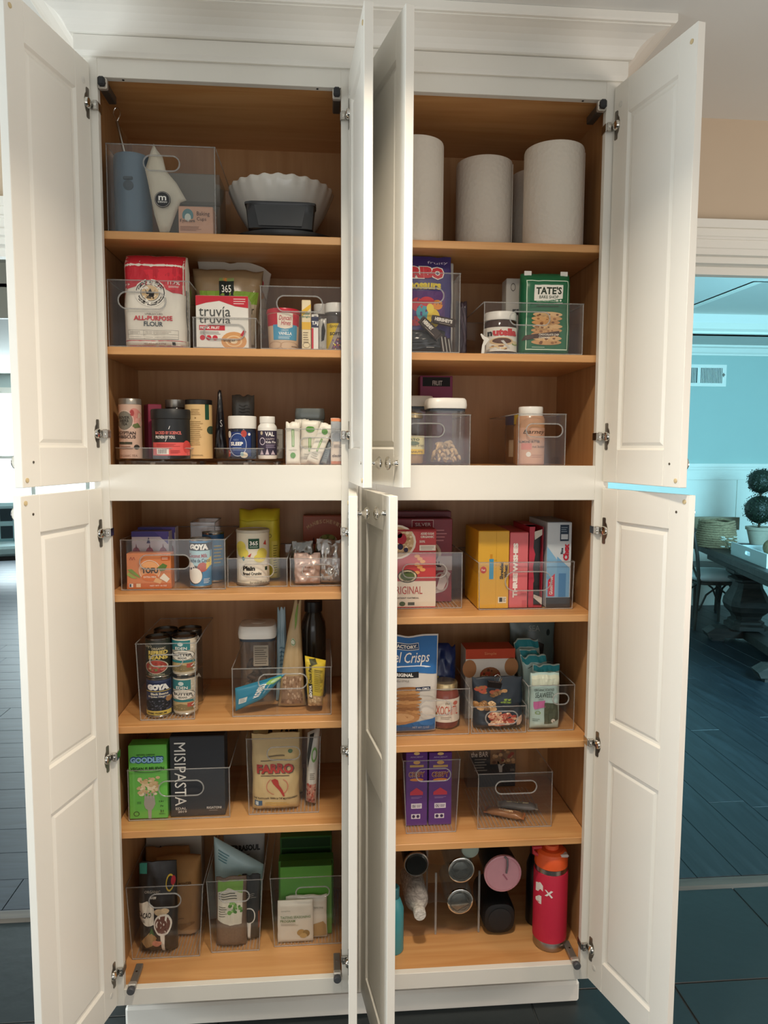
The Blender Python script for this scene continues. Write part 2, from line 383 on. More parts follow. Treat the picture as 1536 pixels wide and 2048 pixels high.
def bin_(label, x0, x1, y0, dp, z, h, handle=(.5, .76, .24, .17), taper=.0, ribs=False, group='clear storage bins', tint=ACRYL, slant=0.0):
    """open clear tote: x0..x1 outer front, y0 front, dp depth, handle = (centre u, centre v, half width u, half height v)"""
    global LASTBIN
    wd = x1-x0; t = .0022
    LASTBIN = root = thing('storage_bin', label, 'bin', ((x0+x1)/2, y0, z), group=group)
    H = wd/2; tp = taper
    def sx(zz): return 1-tp*(1-zz/h)
    def wall(mb, pts_out):    # slab from two quads
        mb.add(pts_out, [(0,1,2,3),(7,6,5,4),(0,4,5,1),(1,5,6,2),(2,6,7,3),(3,7,4,0)])
    b = H*sx(0)
    body = MB()
    for sgn in (-1, 1):
        wall(body, [(sgn*b, t, 0), (sgn*b, dp, 0), (sgn*H, dp, h), (sgn*H, t, h), (sgn*(b-t), t, 0), (sgn*(b-t), dp, 0), (sgn*(H-t), dp, h), (sgn*(H-t), t, h)])
    wall(body, [(-b+t, dp, .001), (b-t, dp, .001), (H-t, dp, h), (-H+t, dp, h), (-b+t, dp-t, .001), (b-t, dp-t, .001), (H-t, dp-t, h), (-H+t, dp-t, h)])
    body.box(-b+t, t, 0, b-t, dp-t, .0025)
    body.build('tub', tint, root)
    fr = MB()
    if handle:
        cu, cv, hu, hv = handle; n = 40
        hp = stadium((cu-.5)*wd, cv*h, hu*wd, hv*h, n)
        # outer loop: one point on the rectangle for each hole point, corners included
        outer = []
        for (px_, pz_) in hp:
            dx, dz = px_-(cu-.5)*wd, pz_-cv*h
            dx = dx*hv*h/(hu*wd)*1.6; best = 1e9
            for lim, q, base in ((H, dx, (cu-.5)*wd), (-H, dx, (cu-.5)*wd), (h, dz, cv*h), (0, dz, cv*h)):
                if abs(q) > 1e-9:
                    k = (lim-base)/q
                    if k > 1e-9: best = min(best, k)
            outer.append([(cu-.5)*wd+dx*best, cv*h+dz*best])
        for cxn, czn in ((-H, 0), (H, 0), (-H, h), (H, h)):
            i = min(range(n), key=lambda q: (outer[q][0]-cxn)**2+(outer[q][1]-czn)**2); outer[i] = [cxn, czn]
        for p in outer: p[0] *= sx(p[1])
        V = [(p[0], 0, p[1]) for p in outer]+[(p[0], 0, p[1]) for p in hp]+[(p[0], t, p[1]) for p in outer]+[(p[0], t, p[1]) for p in hp]
        F = []
        for i in range(n):
            j = (i+1) % n
            F += [(i, j, n+j, n+i), (2*n+j, 2*n+i, 3*n+i, 3*n+j), (i, 2*n+i, 2*n+j, j), (n+i, n+j, 3*n+j, 3*n+i)]
        fr.add(V, F).build('front_panel', tint, root)
        MB().tube([(p[0], t/2, p[1]) for p in hp], .0021, seg=6, closed=True).build('handle_rim', ARIM, root, smooth=1.5)
    else:
        wall(fr, [(-b, 0, 0), (b, 0, 0), (H, 0, h), (-H, 0, h), (-b, t, 0), (b, t, 0), (H, t, h), (-H, t, h)])
        fr.build('front_panel', tint, root)
    e = .0014
    rim = MB().tube([(-H, t/2, h), (H, t/2, h), (H-t/2, dp-t/2, h), (-H+t/2, dp-t/2, h)], .0017, seg=6, closed=True)
    for sgn in (-1, 1): rim.tube([(sgn*(b-e), t/2, 0.001), (sgn*(H-e), t/2, h)], .0013, seg=6)
    rim.tube([(-b+e, t/2, .0018), (b-e, t/2, .0018)], .0017, seg=6)
    rim.build('rim', ARIM, root, smooth=1.5)
    if ribs:
        rb = MB(); n = int(wd/.011)
        for i in range(1, n):
            xx = -b+2*b*i/n; rb.box(xx-.0012, t+.004, .0025, xx+.0012, dp-.01, .0036)
        rb.build('floor_ribs', ARIM, root)
    return root
# ================================================================== the room
CZ = 2.74; WY = .437
TILE = P('#20282A', rough=.33, var=.22, scale=5, bump=.18, bscale=30, name='dark_slate_tile')
GROUT = P('#3E4242', rough=.9, var=.1, name='grout')
PLANK = wood_mat('dark_floor_plank', '#141B21', '#2A333A', (14, 1.6, 10), .36, .3, .12)
PLANKX = wood_mat('dark_floor_plank_left', '#141C26', '#26323E', (1.6, 14, 10), .5, .3, .12)
floor = struct(MB().box(-6, -4.5, -.06, 9, 10.4, -.004), 'floor', GROUT)
tp = .464
tm = None
for i in range(-5, 5):
    for j in range(-4, 2):
        x, y = 1.675+i*tp, .108+(j-1)*tp
        if tm is None:
            tm = MB().box(.0025, .0025, -.010, tp-.0025, tp-.0025, 0, bev=.0015).build('floor_tile', TILE, floor).data
            o = bpy.data.objects[-1] if False else floor.children[-1]
        else:
            o = bpy.data.objects.new('floor_tile', tm); COL.objects.link(o); o.parent = floor
        o.location = (x, y, 0)
THR = wood_mat('threshold_wood', '#4A4640', '#6A6258', (2, 18, 18), .5)
for (a, b) in ((1.48, 3.4), (-1.75, -.06)):
    MB().prism([(.562, -.002), (.578, .008), (.622, .008), (.64, -.002)], a, b, plane='yz').build('threshold_strip', THR, floor)
def planks(x0, x1, y0, y1, wdt, along, mat, ln=1.5):
    k = 0; rs = random.Random(3); me = {}
    a0, a1, b0, b1 = (y0, y1, x0, x1) if along == 'y' else (x0, x1, y0, y1)
    b = b0
    while b < b1-.01:
        a = a0; first = rs.uniform(.5, ln)
        while a < a1-.05:
            L = min(first, a1-a); first = ln; q = round(L, 3)
            if q not in me:
                mb = MB()
                if along == 'y': mb.box(.001, .001, -.010, wdt-.001, L-.001, 0, bev=.0012)
                else: mb.box(.001, .001, -.010, L-.001, wdt-.001, 0, bev=.0012)
                o = mb.build('floor_plank', mat, floor); me[q] = o.data
            else:
                o = bpy.data.objects.new('floor_plank', me[q]); COL.objects.link(o); o.parent = floor
            o.location = (b, a, 0) if along == 'y' else (a, b, 0)
            a += L
        b += wdt
planks(1.5, 6.9, .64, 5.4, .18, 'y', PLANK, 1.6)
planks(-5.2, -.06, .64, 9.4, .19, 'x', PLANKX, 1.9)
struct(MB().box(-6, -4.5, CZ, 9, WY+.2, CZ+.06), 'ceiling', CEILM)
# back wall with the two doorways beside the pantry
wb = MB()
wb.box(-.06, WY+.001, 0, 1.45, WY+.13, CZ).box(1.45, WY+.001, 2.41, 6.95, WY+.13, CZ).box(3.4, WY+.001, 0, 6.95, WY+.13, 2.41)
wb.box(-1.75, WY+.001, 2.41, -.06, WY+.13, CZ).box(-6, WY+.001, 0, -1.75, WY+.13, CZ)
struct(wb, 'wall_back', BEIGE)
def casing(name, xa, xb, ztop):
    m = MB()
    # head: flat, bead and back band, then the jambs; linings close the opening
    xr = xb+.11 if xa > 0 else -.004; xl = xa-.11 if xa < 0 else 1.376
    m.box(xl, WY-.022, ztop, xr, WY, ztop+.085).box(xl, WY-.034, ztop+.085, xr, WY, ztop+.112).box(xl, WY-.028, ztop, xr, WY-.022, ztop+.02).box(xl, WY-.027, ztop+.05, xr, WY-.022, ztop+.058)
    if xa > 0: m.box(xb, WY-.022, 0, xb+.11, WY, ztop)
    else: m.box(xa-.11, WY-.022, 0, xa, WY, ztop)
    m.box(xa, WY, ztop-.02, xb, WY+.14, ztop).box(xb-.02, WY, 0, xb, WY+.14, ztop).box(xa, WY, 0, xa+.02, WY+.14, ztop)
    m.box(xa, WY+.05, ztop-.045, xb, WY+.085, ztop-.02)
    struct(m, name, TRIMW)
casing('trim_doorway_right', 1.47, 3.4, 2.30)
casing('trim_doorway_left', -1.75, -.08, 2.30)
# ------------------------------------------------------------------ dining room behind the right doorway
DY = 5.4; DZ = 2.74
m = MB().box(1.3, DY, 0, 7, DY+.1, 3.1); struct(m, 'wall_dining_back', TEAL)
m = MB().box(1.33, .58, 0, 1.44, DY, 3.1); struct(m, 'wall_dining_left', TEAL)
m = MB().box(7.5, .58, 0, 7.6, DY, .9).box(7.5, .58, 2.6, 7.6, DY, 3.1).box(7.5, .58, .9, 7.6, 1.3, 2.6).box(7.5, 3.9, .9, 7.6, DY, 2.6).box(6.95, .45, 0, 7.5, .58, 3.1); struct(m, 'wall_dining_right', TEAL)
# soffit with a raised tray
m = MB().box(1.33, .57, DZ, 3.36, DY, DZ+.05).box(3.36, .57, DZ, 7.6, 2.62, DZ+.05).box(3.36, 4.75, DZ, 7.6, DY, DZ+.05).box(7.0, 2.62, DZ, 7.6, 4.75, DZ+.05)
m.box(3.2, 2.5, DZ+.20, 7.2, 4.9, DZ+.25)
m.box(3.34, 2.6, DZ+.0, 3.36, 4.77, DZ+.2).box(3.36, 2.60, DZ, 7, 2.62, DZ+.2).box(3.36, 4.75, DZ, 7, 4.77, DZ+.2).box(7, 2.6, DZ, 7.02, 4.77, DZ+.2)
struct(m, 'ceiling_dining', CEILM)
m = MB().prism([(DY, DZ-.10), (DY-.012, DZ-.10), (DY-.015, DZ-.085), (DY-.03, DZ-.07), (DY-.05, DZ-.03), (DY-.075, DZ-.018), (DY-.075, DZ), (DY, DZ)], 1.45, 7.4, plane='yz'); struct(m, 'trim_dining_crown', TRIMW)
m = MB().prism([(3.36, DZ), (3.42, DZ), (3.42, DZ+.03), (3.38, DZ+.05), (3.36, DZ+.09)], 2.62, 4.75, plane='xz'); 
struct(m, 'trim_tray_left', TRIMW)
m = MB().prism([(4.75, DZ+.01), (4.69, DZ+.01), (4.69, DZ+.03), (4.72, DZ+.06), (4.75, DZ+.12)], 3.36, 7, plane='yz'); struct(m, 'trim_tray_back', TRIMW)
wc = MB().box(1.45, DY-.012, .0, 7.4, DY, 1.45); wo = struct(wc, 'wall_dining_wainscot', TRIMW)
MB().box(1.45, DY-.03, 1.45, 7.4, DY, 1.48).box(1.45, DY-.045, 1.48, 7.4, DY, 1.515).build('chair_rail', TRIMW, wo)
MB().box(1.45, DY-.03, 0, 7.4, DY, .165).box(1.45, DY-.024, .165, 7.4, DY, .185).build('baseboard', TRIMW, wo)
for xs in (2.02, 3.40, 4.96, 6.3):
    MB().box(xs, DY-.026, .281, xs+.22, DY-.011, 1.344).build('wainscot_stile', TRIMW, wo)
MB().box(1.45, DY-.026, 1.345, 7.4, DY-.011, 1.449).build('wainscot_rail', TRIMW, wo)
MB().box(1.45, DY-.023, .186, 7.4, DY-.011, .28).build('wainscot_rail', TRIMW, wo)
# air vent on the far wall
v = thing('air_vent', 'white slotted air vent grille high on the sage dining room wall', 'vent', (4.49, DY, 2.32))
fr = MB().box(-.30, -.014, 0, .30, 0, .035).box(-.30, -.014, .19, .30, 0, .225).box(-.30, -.014, .035, -.265, 0, .19).box(.255, -.014, .035, .30, 0, .19).box(-.015, -.014, .035, .015, 0, .19)
fr.build('frame', TRIMW, v); MB().box(-.265, -.003, .035, .255, -.001, .19).build('dark_duct', P('#3C4E50', rough=.9), v)
vs_ = None
for k in range(30):
    xx = -.258+k*.0173
    if abs(xx) < .016: continue
    if vs_ is None: o = MB().box(-.0035, -.012, .037, .0035, -.004, .188).build('louvre', TRIMW, v); vs_ = o.data
    else: o = bpy.data.objects.new('louvre', vs_); COL.objects.link(o); o.parent = v
    o.location.x = xx
MB().box(.262, -.02, .10, .272, -.014, .14).box(.256, -.024, .115, .280, -.018, .125).build('lever', STEEL, v)
# ---- dining table
TW = wood_mat('weathered_table_wood', '#2A2624', '#463F3A', (3, 14, 14), .55, .3, .1)
tb = thing('trestle_table', 'dark weathered wood dining table on carved trestle pedestals', 'table', (4.03, 4.05, 0), -.20)
o = MB().box(0, -1.6, .70, 1.05, .75, .76, bev=.006).build('table_top', TW, tb)
for i in range(5): MB().box(.004+i*.2095, -1.598, .7605, .004+i*.2095+.206, .748, .7625).build('top_plank', TW, o)
MB().box(.10, -1.45, .62, .95, .62, .70).build('apron', TW, tb)
for yy in (-.02, -1.15):
    pd = MB()
    prof = [(.15,.115),(.15,.15),(.125,.165),(.125,.185),(.10,.20),(.11,.23),(.15,.275),(.165,.32),(.16,.365),(.13,.43),(.105,.48),(.10,.52),(.135,.535),(.135,.552),(.105,.56),(.12,.575),(.15,.60),(.15,.625)]
    pd.lathe(prof, seg=16, sq=9, c=(.24, yy, 0)); p_ = pd.build('pedestal', TW, tb)
    MB().prism([(-.08, .03), (-.10, .07), (-.03, .115), (.80, .115), (.87, .07), (.85, .03)], yy-.07, yy+.07, plane='xz').build('trestle_foot', TW, tb)
    for fx in (-.05, .72): MB().box(fx, yy-.06, 0, fx+.10, yy+.06, .03).build('foot_pad', TW, tb)
MB().box(.20, -1.10, .03, .32, -.07, .10).build('stretcher', TW, tb)
# ---- things on the table
BASK = wood_mat('seagrass', '#6A5A44', '#A08C6C', (30, 30, 60), .9)
bk = thing('seagrass_basket', 'round coiled seagrass basket on the dining table', 'basket', (4.235, 4.47, .763))
for k in range(12):
    z = .011+k*.0205; r = .168-.0030*max(0, k-4)
    MB().tube([(r*math.cos(a*math.pi/14), r*math.sin(a*math.pi/14), z+(.006*math.sin(a*.9+k) if k > 9 else 0)) for a in range(28)], .0125, seg=6, closed=True).build('coil', BASK, bk, smooth=1.5)
MB().lathe([(.15, .002), (.16, .05), (.15, .22), (.14, .23), (.14, .22), (.15, .05), (.14, .008)], caps=True).build('lining', P('#5B4C38', rough=.9), bk, smooth=.6)
fl = thing('dried_flower_sprig', 'small sprig of dried white flowers beside the seagrass basket', 'flowers', (4.20, 4.17, .763))
rs = random.Random(5)
st = MB()
for k in range(14):
    p = (rs.uniform(-.09, .05), rs.uniform(-.06, .02), rs.uniform(.02, .13)); st.tube([(0, 0, .004), (p[0]*.5, p[1]*.5, p[2]*.7), p], .002, seg=4)
    hd = MB()
    for q in range(5):
        a = q*1.257; hd.lathe([(.002, 0), (.010, .004), (.010, .009), (.002, .012)], seg=6, c=(p[0]+.011*math.cos(a), p[1]+.011*math.sin(a), p[2]-.004))
    hd.build('flower_head', P('#C9C8BC', rough=.8), fl)
st.build('stems', P('#5A6450', rough=.8), fl)
tr = thing('wooden_tray', 'white painted serving tray with handle slots on the dining table', 'tray', (4.09, 3.97, .763), -.20)
TRM = P('#C9D2D2', rough=.5, var=.03)
MB().box(0, -.75, 0, .42, .0, .012).build('tray_base', TRM, tr)
hp = stadium(-.37, .062, .055, .017, 40)
def slot_wall():
    b = MB(); n = 40; outer = []
    for (px_, pz_) in hp:
        dx, dz = (px_+.37)*.35, pz_-.062; ks = [((0.0 if dx > 0 else -.75)+.37)/dx if abs(dx) > 1e-9 else 9e9, ((.11 if dz > 0 else .012)-.062)/dz if abs(dz) > 1e-9 else 9e9]
        k = min(ks); outer.append([-.37+dx*k, .062+dz*k])
    for c in ((-.75, .012), (0, .012), (-.75, .11), (0, .11)):
        i = min(range(n), key=lambda q: (outer[q][0]-c[0])**2+(outer[q][1]-c[1])**2); outer[i] = list(c)
    V = [(0, p[0], p[1]) for p in outer]+[(0, p[0], p[1]) for p in hp]+[(.014, p[0], p[1]) for p in outer]+[(.014, p[0], p[1]) for p in hp]; F = []
    for i in range(n):
        j = (i+1) % n; F += [(i, j, n+j, n+i), (2*n+j, 2*n+i, 3*n+i, 3*n+j), (i, 2*n+i, 2*n+j, j), (n+i, n+j, 3*n+j, 3*n+i)]
    return b.add(V, F)
slot_wall().build('handle_side', TRM, tr); slot_wall().build('handle_side', TRM, tr).location.x = .406
MB().box(.014, -.014, .012, .406, 0, .085).build('long_side', TRM, tr); MB().box(.014, -.75, .012, .406, -.736, .085).build('long_side', TRM, tr)
bl = turned('woven_ball', 'rough tan woven ball lying in the white tray', 'ornament', 4.30, 3.64, .777, .075, [('ball', [(.075*math.sin(max(.05, a*math.pi/12)), .075-.075*math.cos(a*math.pi/12)) for a in range(13)], wood_mat('rattan', '#5E5038', '#93815D', (40, 40, 40), .9, .8, .4))])
tq = thing('topiary', 'double ball topiary with dark leaves in a pale clay pot', 'plant', (4.745, 4.62, .763))
MB().lathe([(.075, 0), (.105, .13), (.105, .135), (.118, .137), (.12, .165), (.108, .166), (.104, .15), (.05, .148)]).build('pot', P('#A79F8E', rough=.85, var=.1), tq, smooth=.5)
MB().lathe([(.10, .146), (.06, .155), (.01, .158)], seg=16).build('soil', P('#2B2520', rough=1), tq)
MB().tube([(0, 0, .14), (.004, .003, .3), (0, 0, .5), (.002, 0, .66)], .011, seg=7).build('stem', P('#4A3B2C', rough=.9), tq, smooth=1)
LEAF = [P('#18241A', rough=.5, var=.3), P('#203020', rough=.5, var=.3)]
for cz_, R in ((.33, .148), (.60, .126)):
    lf = MB(); rs = random.Random(int(cz_*100))
    for k in range(520):
        zz = 1-2*(k+.5)/520; a = k*2.39996; q = math.sqrt(1-zz*zz); rr = R*rs.uniform(.86, 1.06)
        n = Vector((q*math.cos(a), q*math.sin(a), zz)); c = n*rr+Vector((0, 0, cz_)); t = n.orthogonal().normalized()
        t.rotate(Matrix.Rotation(rs.uniform(0, 6.3), 3, n)); s2 = n.cross(t); L = rs.uniform(.016, .024)
        tip = n*rs.uniform(0, .010)
        lf.add([c-t*L*.5-n*.004, c+s2*L*.35, c+t*L*.6+tip, c-s2*L*.35], [(0, 1, 2, 3)], k % 2)
    lf.lathe([(R*.9*math.sin(max(.05, a*math.pi/10)), cz_-R*.9*math.cos(a*math.pi/10)) for a in range(11)], seg=16, mi=0)
    lo = lf.build('foliage_ball', LEAF, tq); lo['kind'] = 'stuff'
# ---- chairs
CW = wood_mat('chair_wood', '#2C2825', '#4B443C', (8, 8, 3), .5)
CUSH = P('#D6DADA', rough=.9, var=.05, bump=.1, bscale=60)
def chair(label, loc, rz):
    c = thing('cross_back_chair', label, 'chair', loc, rz, 'dining chairs')
    MB().lathe([(.19, .455), (.215, .47), (.222, .485), (.222, .505), (.20, .528), (.10, .534)], sq=4).build('seat_cushion', CUSH, c, smooth=1)
    MB().lathe([(.20, .425), (.215, .43), (.215, .45), (.20, .455)], sq=4).build('seat', CW, c, smooth=.6)
    for sx_ in (-1, 1):
        MB().tube([(sx_*.185, -.175, 0), (sx_*.18, -.17, .43)], .018, seg=8, taper=[.8, 1]).build('leg', CW, c, smooth=1)
        MB().tube([(sx_*.19, .20, 0), (sx_*.18, .17, .43), (sx_*.19, .20, .70), (sx_*.19, .25, .95)], .018, seg=8, taper=[.8, 1, 1, .9]).build('leg', CW, c, smooth=1)
        MB().tube([(sx_*.18, -.165+.0, .18), (sx_*.175, -.10, .33), (sx_*.17, .0, .405), (sx_*.175, .10, .33), (sx_*.18, .165, .18)], .010, seg=6).build('side_hoop', CW, c, smooth=1)
    MB().tube([(-.18, -.172, .18), (-.12, -.172, .34), (0, -.172, .415), (.12, -.172, .34), (.18, -.172, .18)], .010, seg=6).build('front_hoop', CW, c, smooth=1)
    MB().tube([(-.215, .245, .93), (-.12, .27, .965), (.12, .27, .965), (.215, .245, .93)], .024, seg=8).build('top_rail', CW, c, smooth=1)
    MB().tube([(-.18, .19, .50), (0, .235, .72), (.18, .245, .92)], .011, seg=6).build('cross_slat', CW, c, smooth=1)
    MB().tube([(.18, .19, .50), (0, .245, .72), (-.18, .245, .92)], .011, seg=6).build('cross_slat', CW, c, smooth=1)
    return c
chair('wooden cross back dining chair with pale cushion pulled up beside the pedestal', (4.21, 4.50, 0), 1.45)
bn = thing('curved_back_chair', 'chair with broad curved wooden back behind the far table edge', 'chair', (4.45, 5.04, 0), .0, 'dining chairs')
MB().prism([(.40*math.sin(a/10), -.0-.12+.14*math.cos(a/10*1.3)) for a in range(-9, 10)]+[(.37*math.sin(a/10), -.03-.12+.14*math.cos(a/10*1.3)) for a in range(9, -10, -1)], .86, .985, plane='xy').build('curved_back', P('#8A7A62', rough=.6, var=.1), bn)
MB().lathe([(.22, .42), (.25, .44), (.25, .48), (.2, .50)], sq=4, c=(0, .0, 0)).build('seat', CW, bn, smooth=.6)
for sx_ in (-1, 1):
    MB().tube([(sx_*.2, .1, 0), (sx_*.2, .08, .45), (sx_*.28, .0, .88)], .018, seg=6).build('leg', CW, bn, smooth=1); MB().tube([(sx_*.2, -.22, 0), (sx_*.2, -.2, .43)], .018, seg=6).build('leg', CW, bn, smooth=1)
# ------------------------------------------------------------------ living room behind the left doorway
LW = P('#B7C6C4', rough=.9, var=.03)
m = MB().box(-5.3, 9.4, 0, -4.6, 9.5, 2.74).box(-4.6, 9.4, 0, -1.4, 9.5, .55).box(-4.6, 9.4, 2.45, -1.4, 9.5, 2.74).box(-1.4, 9.4, 0, -.05, 9.5, 2.74); struct(m, 'wall_living_back', LW)
struct(MB().box(-.06, WY+.13, 0, -.02, 9.4, 2.74), 'wall_living_right', LW)
struct(MB().box(-5.3, .58, 2.74, -.02, 9.5, 2.8), 'ceiling_living', CEILM)
m = MB().prism([(2.6, 2.60), (2.66, 2.60), (2.70, 2.64), (2.72, 2.74), (2.6, 2.74)], -5.3, -.06, plane='yz').box(-5.3, 2.60, 2.42, -.06, 2.64, 2.62); struct(m, 'trim_living_header', TRIMW)
def window(name, x0, x1, y, z0, z1, n, sky=None):
    m = MB().box(x0-.08, y-.05, z0-.09, x1+.08, y+.02, z0).box(x0-.08, y-.03, z1, x1+.08, y+.02, z1+.09).box(x0-.08, y-.03, z0, x0, y+.02, z1).box(x1, y-.03, z0, x1+.08, y+.02, z1)
    wo_ = struct(m, name, TRIMW)
    for k in range(1, n): MB().box(x0+(x1-x0)*k/n-.03, y-.01, z0, x0+(x1-x0)*k/n+.03, y+.03, z1).build('mullion', TRIMW, wo_)
    MB().box(x0, y-.005, (z0+z1)/2-.02, x1, y+.025, (z0+z1)/2+.02).build('meeting_rail', TRIMW, wo_)
    for k in range(n): MB().box(x0+(x1-x0)*k/n+.03, y+.008, z0, x0+(x1-x0)*(k+1)/n-.03, y+.012, z1).build('pane', GLASS, wo_)
window('window_1', -4.6, -1.4, 9.4, .55, 2.45, 4)
sk_m = bpy.data.materials.new('overcast_sky'); sk_m.use_nodes = True; sk_n = sk_m.node_tree; sk_n.nodes.clear()
so = sk_n.nodes.new('ShaderNodeOutputMaterial'); se = sk_n.nodes.new('ShaderNodeEmission'); se.inputs[0].default_value = (.86, .97, 1, 1); se.inputs[1].default_value = 2.0; sk_n.links.new(se.outputs[0], so.inputs[0])
struct(MB().box(-7, 11.0, -.5, .5, 11.05, 4.5), 'sky', sk_m)
ac = thing('lounge_chair', 'dark framed lounge chair with pale patterned cushions by the bright living room window', 'chair', (-3.35, 7.3, 0), .3)
MB().tube([(-.34, .3, 0), (-.33, .25, .45), (-.33, .42, .92)], .022, seg=6).build('leg', BLACK, ac, smooth=1); MB().tube([(.34, .3, 0), (.33, .25, .45), (.33, .42, .92)], .022, seg=6).build('leg', BLACK, ac, smooth=1)
MB().tube([(-.34, -.32, 0), (-.34, -.3, .6), (-.33, .28, .62)], .022, seg=6).build('leg', BLACK, ac, smooth=1); MB().tube([(.34, -.32, 0), (.34, -.3, .6), (.33, .28, .62)], .022, seg=6).build('leg', BLACK, ac, smooth=1)
MB().box(-.31, -.3, .34, .31, .28, .46, bev=.03).build('seat_cushion', P('#B7D2D6', rough=.9), ac)
o = MB().box(-.31, .22, .46, .31, .34, .95, bev=.04).build('back_cushion', P('#A9C9CE', rough=.9), ac)
for k in range(3):
    for j in range(2): MB().box(-.26+k*.19, .218, .50+j*.22, -.12+k*.19, .2205, .66+j*.22).build('pattern_patch', P('#2E3B42', rough=.9), o)
MB().box(-.34, -.31, .29, .34, .30, .335).build('seat_rail', BLACK, ac)
# ================================================================== the pantry cabinets
FT = .02; IB = .425
def cabinet(xa, xb, oa, ob, label, shelves):
    c = thing('pantry_cabinet', label, 'cabinet', (0, 0, 0), group=None)
    for (a, b) in ((xa+.0005, oa), (ob, xb-.0005)): MB().box(a, 0, .12, b, FT, 2.665, bev=.0008).build('frame_stile', PAINT, c)
    for (a, b) in ((2.5743, 2.665), (1.5233, 1.6175), (.12, .1674)): MB().box(oa, .0003, a, ob, FT, b, bev=.0008).build('frame_rail', PAINT, c)
    ia, ib = xa+.013, xb-.013
    for a, b in ((xa+.0005, ia), (ib, xb-.0005)): MB().box(a, FT, .12, b, IB+.01, 2.66).build('side_panel', MAPLEV, c)
    MB().box(ia, IB, .12, ib, IB+.008, 2.66).build('back_panel', MAPLEV, c)
    MB().box(ia, FT, 2.580, ib, IB, 2.596).build('top_panel', MAPLE, c)
    MB().box(ia, FT, 1.598, ib, IB, 1.614).build('middle_deck', MAPLE, c); MB().box(ia, FT, 1.526, ib, IB, 1.542).build('lower_top', MAPLE, c)
    MB().box(ia, FT, .15, ib, IB, .166).build('bottom_deck', MAPLE, c)
    for z in shelves: MB().box(ia+.002, FT+.006, z-.02, ib-.002, IB-.003, z, bev=.0012).build('shelf', MAPLE, c)
    for xx in (oa+.06, ob-.06): MB().lathe([(.003, 0), (.003, .001)], seg=10, c=(xx, .010, 2.5731)).build('rail_hole', BLACK, c)
    return c
cabL = cabinet(0, .686, .038, .6397, 'white pantry cabinet with open doors, baking goods and canned food inside', (2.213, 1.922, 1.270, .907, .609))
cabR = cabinet(.686, 1.372, .7325, 1.334, 'white pantry cabinet with open doors, paper towel rolls and red flask inside', (2.212, 1.919, 1.197, .830, .539))
# soft-close buffers in the corners of the openings
def buffer_(c, xc, z, up):
    """steel bracket running back into the cabinet with a black rubber nose at the front"""
    s = 1 if up else -1
    z0 = z - (.026 if up else -.001)
    hz = .025 if up else .016
    BM = P('#8C867E', rough=.35, metal=.55, var=.1)
    MB().box(xc-.010, .010, z0, xc+.010, .085, z0+hz*.8, bev=.002).build('buffer_body', BM if not up else P('#5B5650', rough=.4, metal=.6), c)
    MB().box(xc-.011, -.004, z0-.001, xc+.011, .012, z0+hz, bev=.003).build('buffer_clip', P('#CFC9C0', rough=.3, metal=.6), c)
    MB().box(xc-.009, -.0045, z0+hz*.35, xc+.009, -.0035, z0+hz*.5).build('buffer_groove', DSTEEL, c)
    if up: MB().box(xc-.0085, -.018, z0+.001, xc+.0085, -.003, z0+hz-.002, bev=.004).build('buffer_nose', BLACKR, c)
    else: MB().lathe([(.003, .004), (.0095, .006), (.011, .010), (.011, .017), (.0085, .020)], seg=16, axis='y', c=(xc, 0, z0+hz*.35)).build('buffer_nose', P('#4A4C50', rough=.5), c, smooth=.7)
    MB().lathe([(.003, 0), (.003, .0012)], seg=10, c=(xc, .05, z0+hz*.8)).build('buffer_screw', CHROME, c)
buffer_(cabL, .0415+.009, 2.573, True); buffer_(cabL, .637-.008, 2.573, True); buffer_(cabR, 1.331-.009, 2.573, True); buffer_(cabR, .7355+.009, 2.573, True)
buffer_(cabL, .051+.009, .167, False); buffer_(cabL, .637-.010, .167, False); buffer_(cabR, 1.331-.012, .167, False); buffer_(cabR, .7355+.010, .167, False)
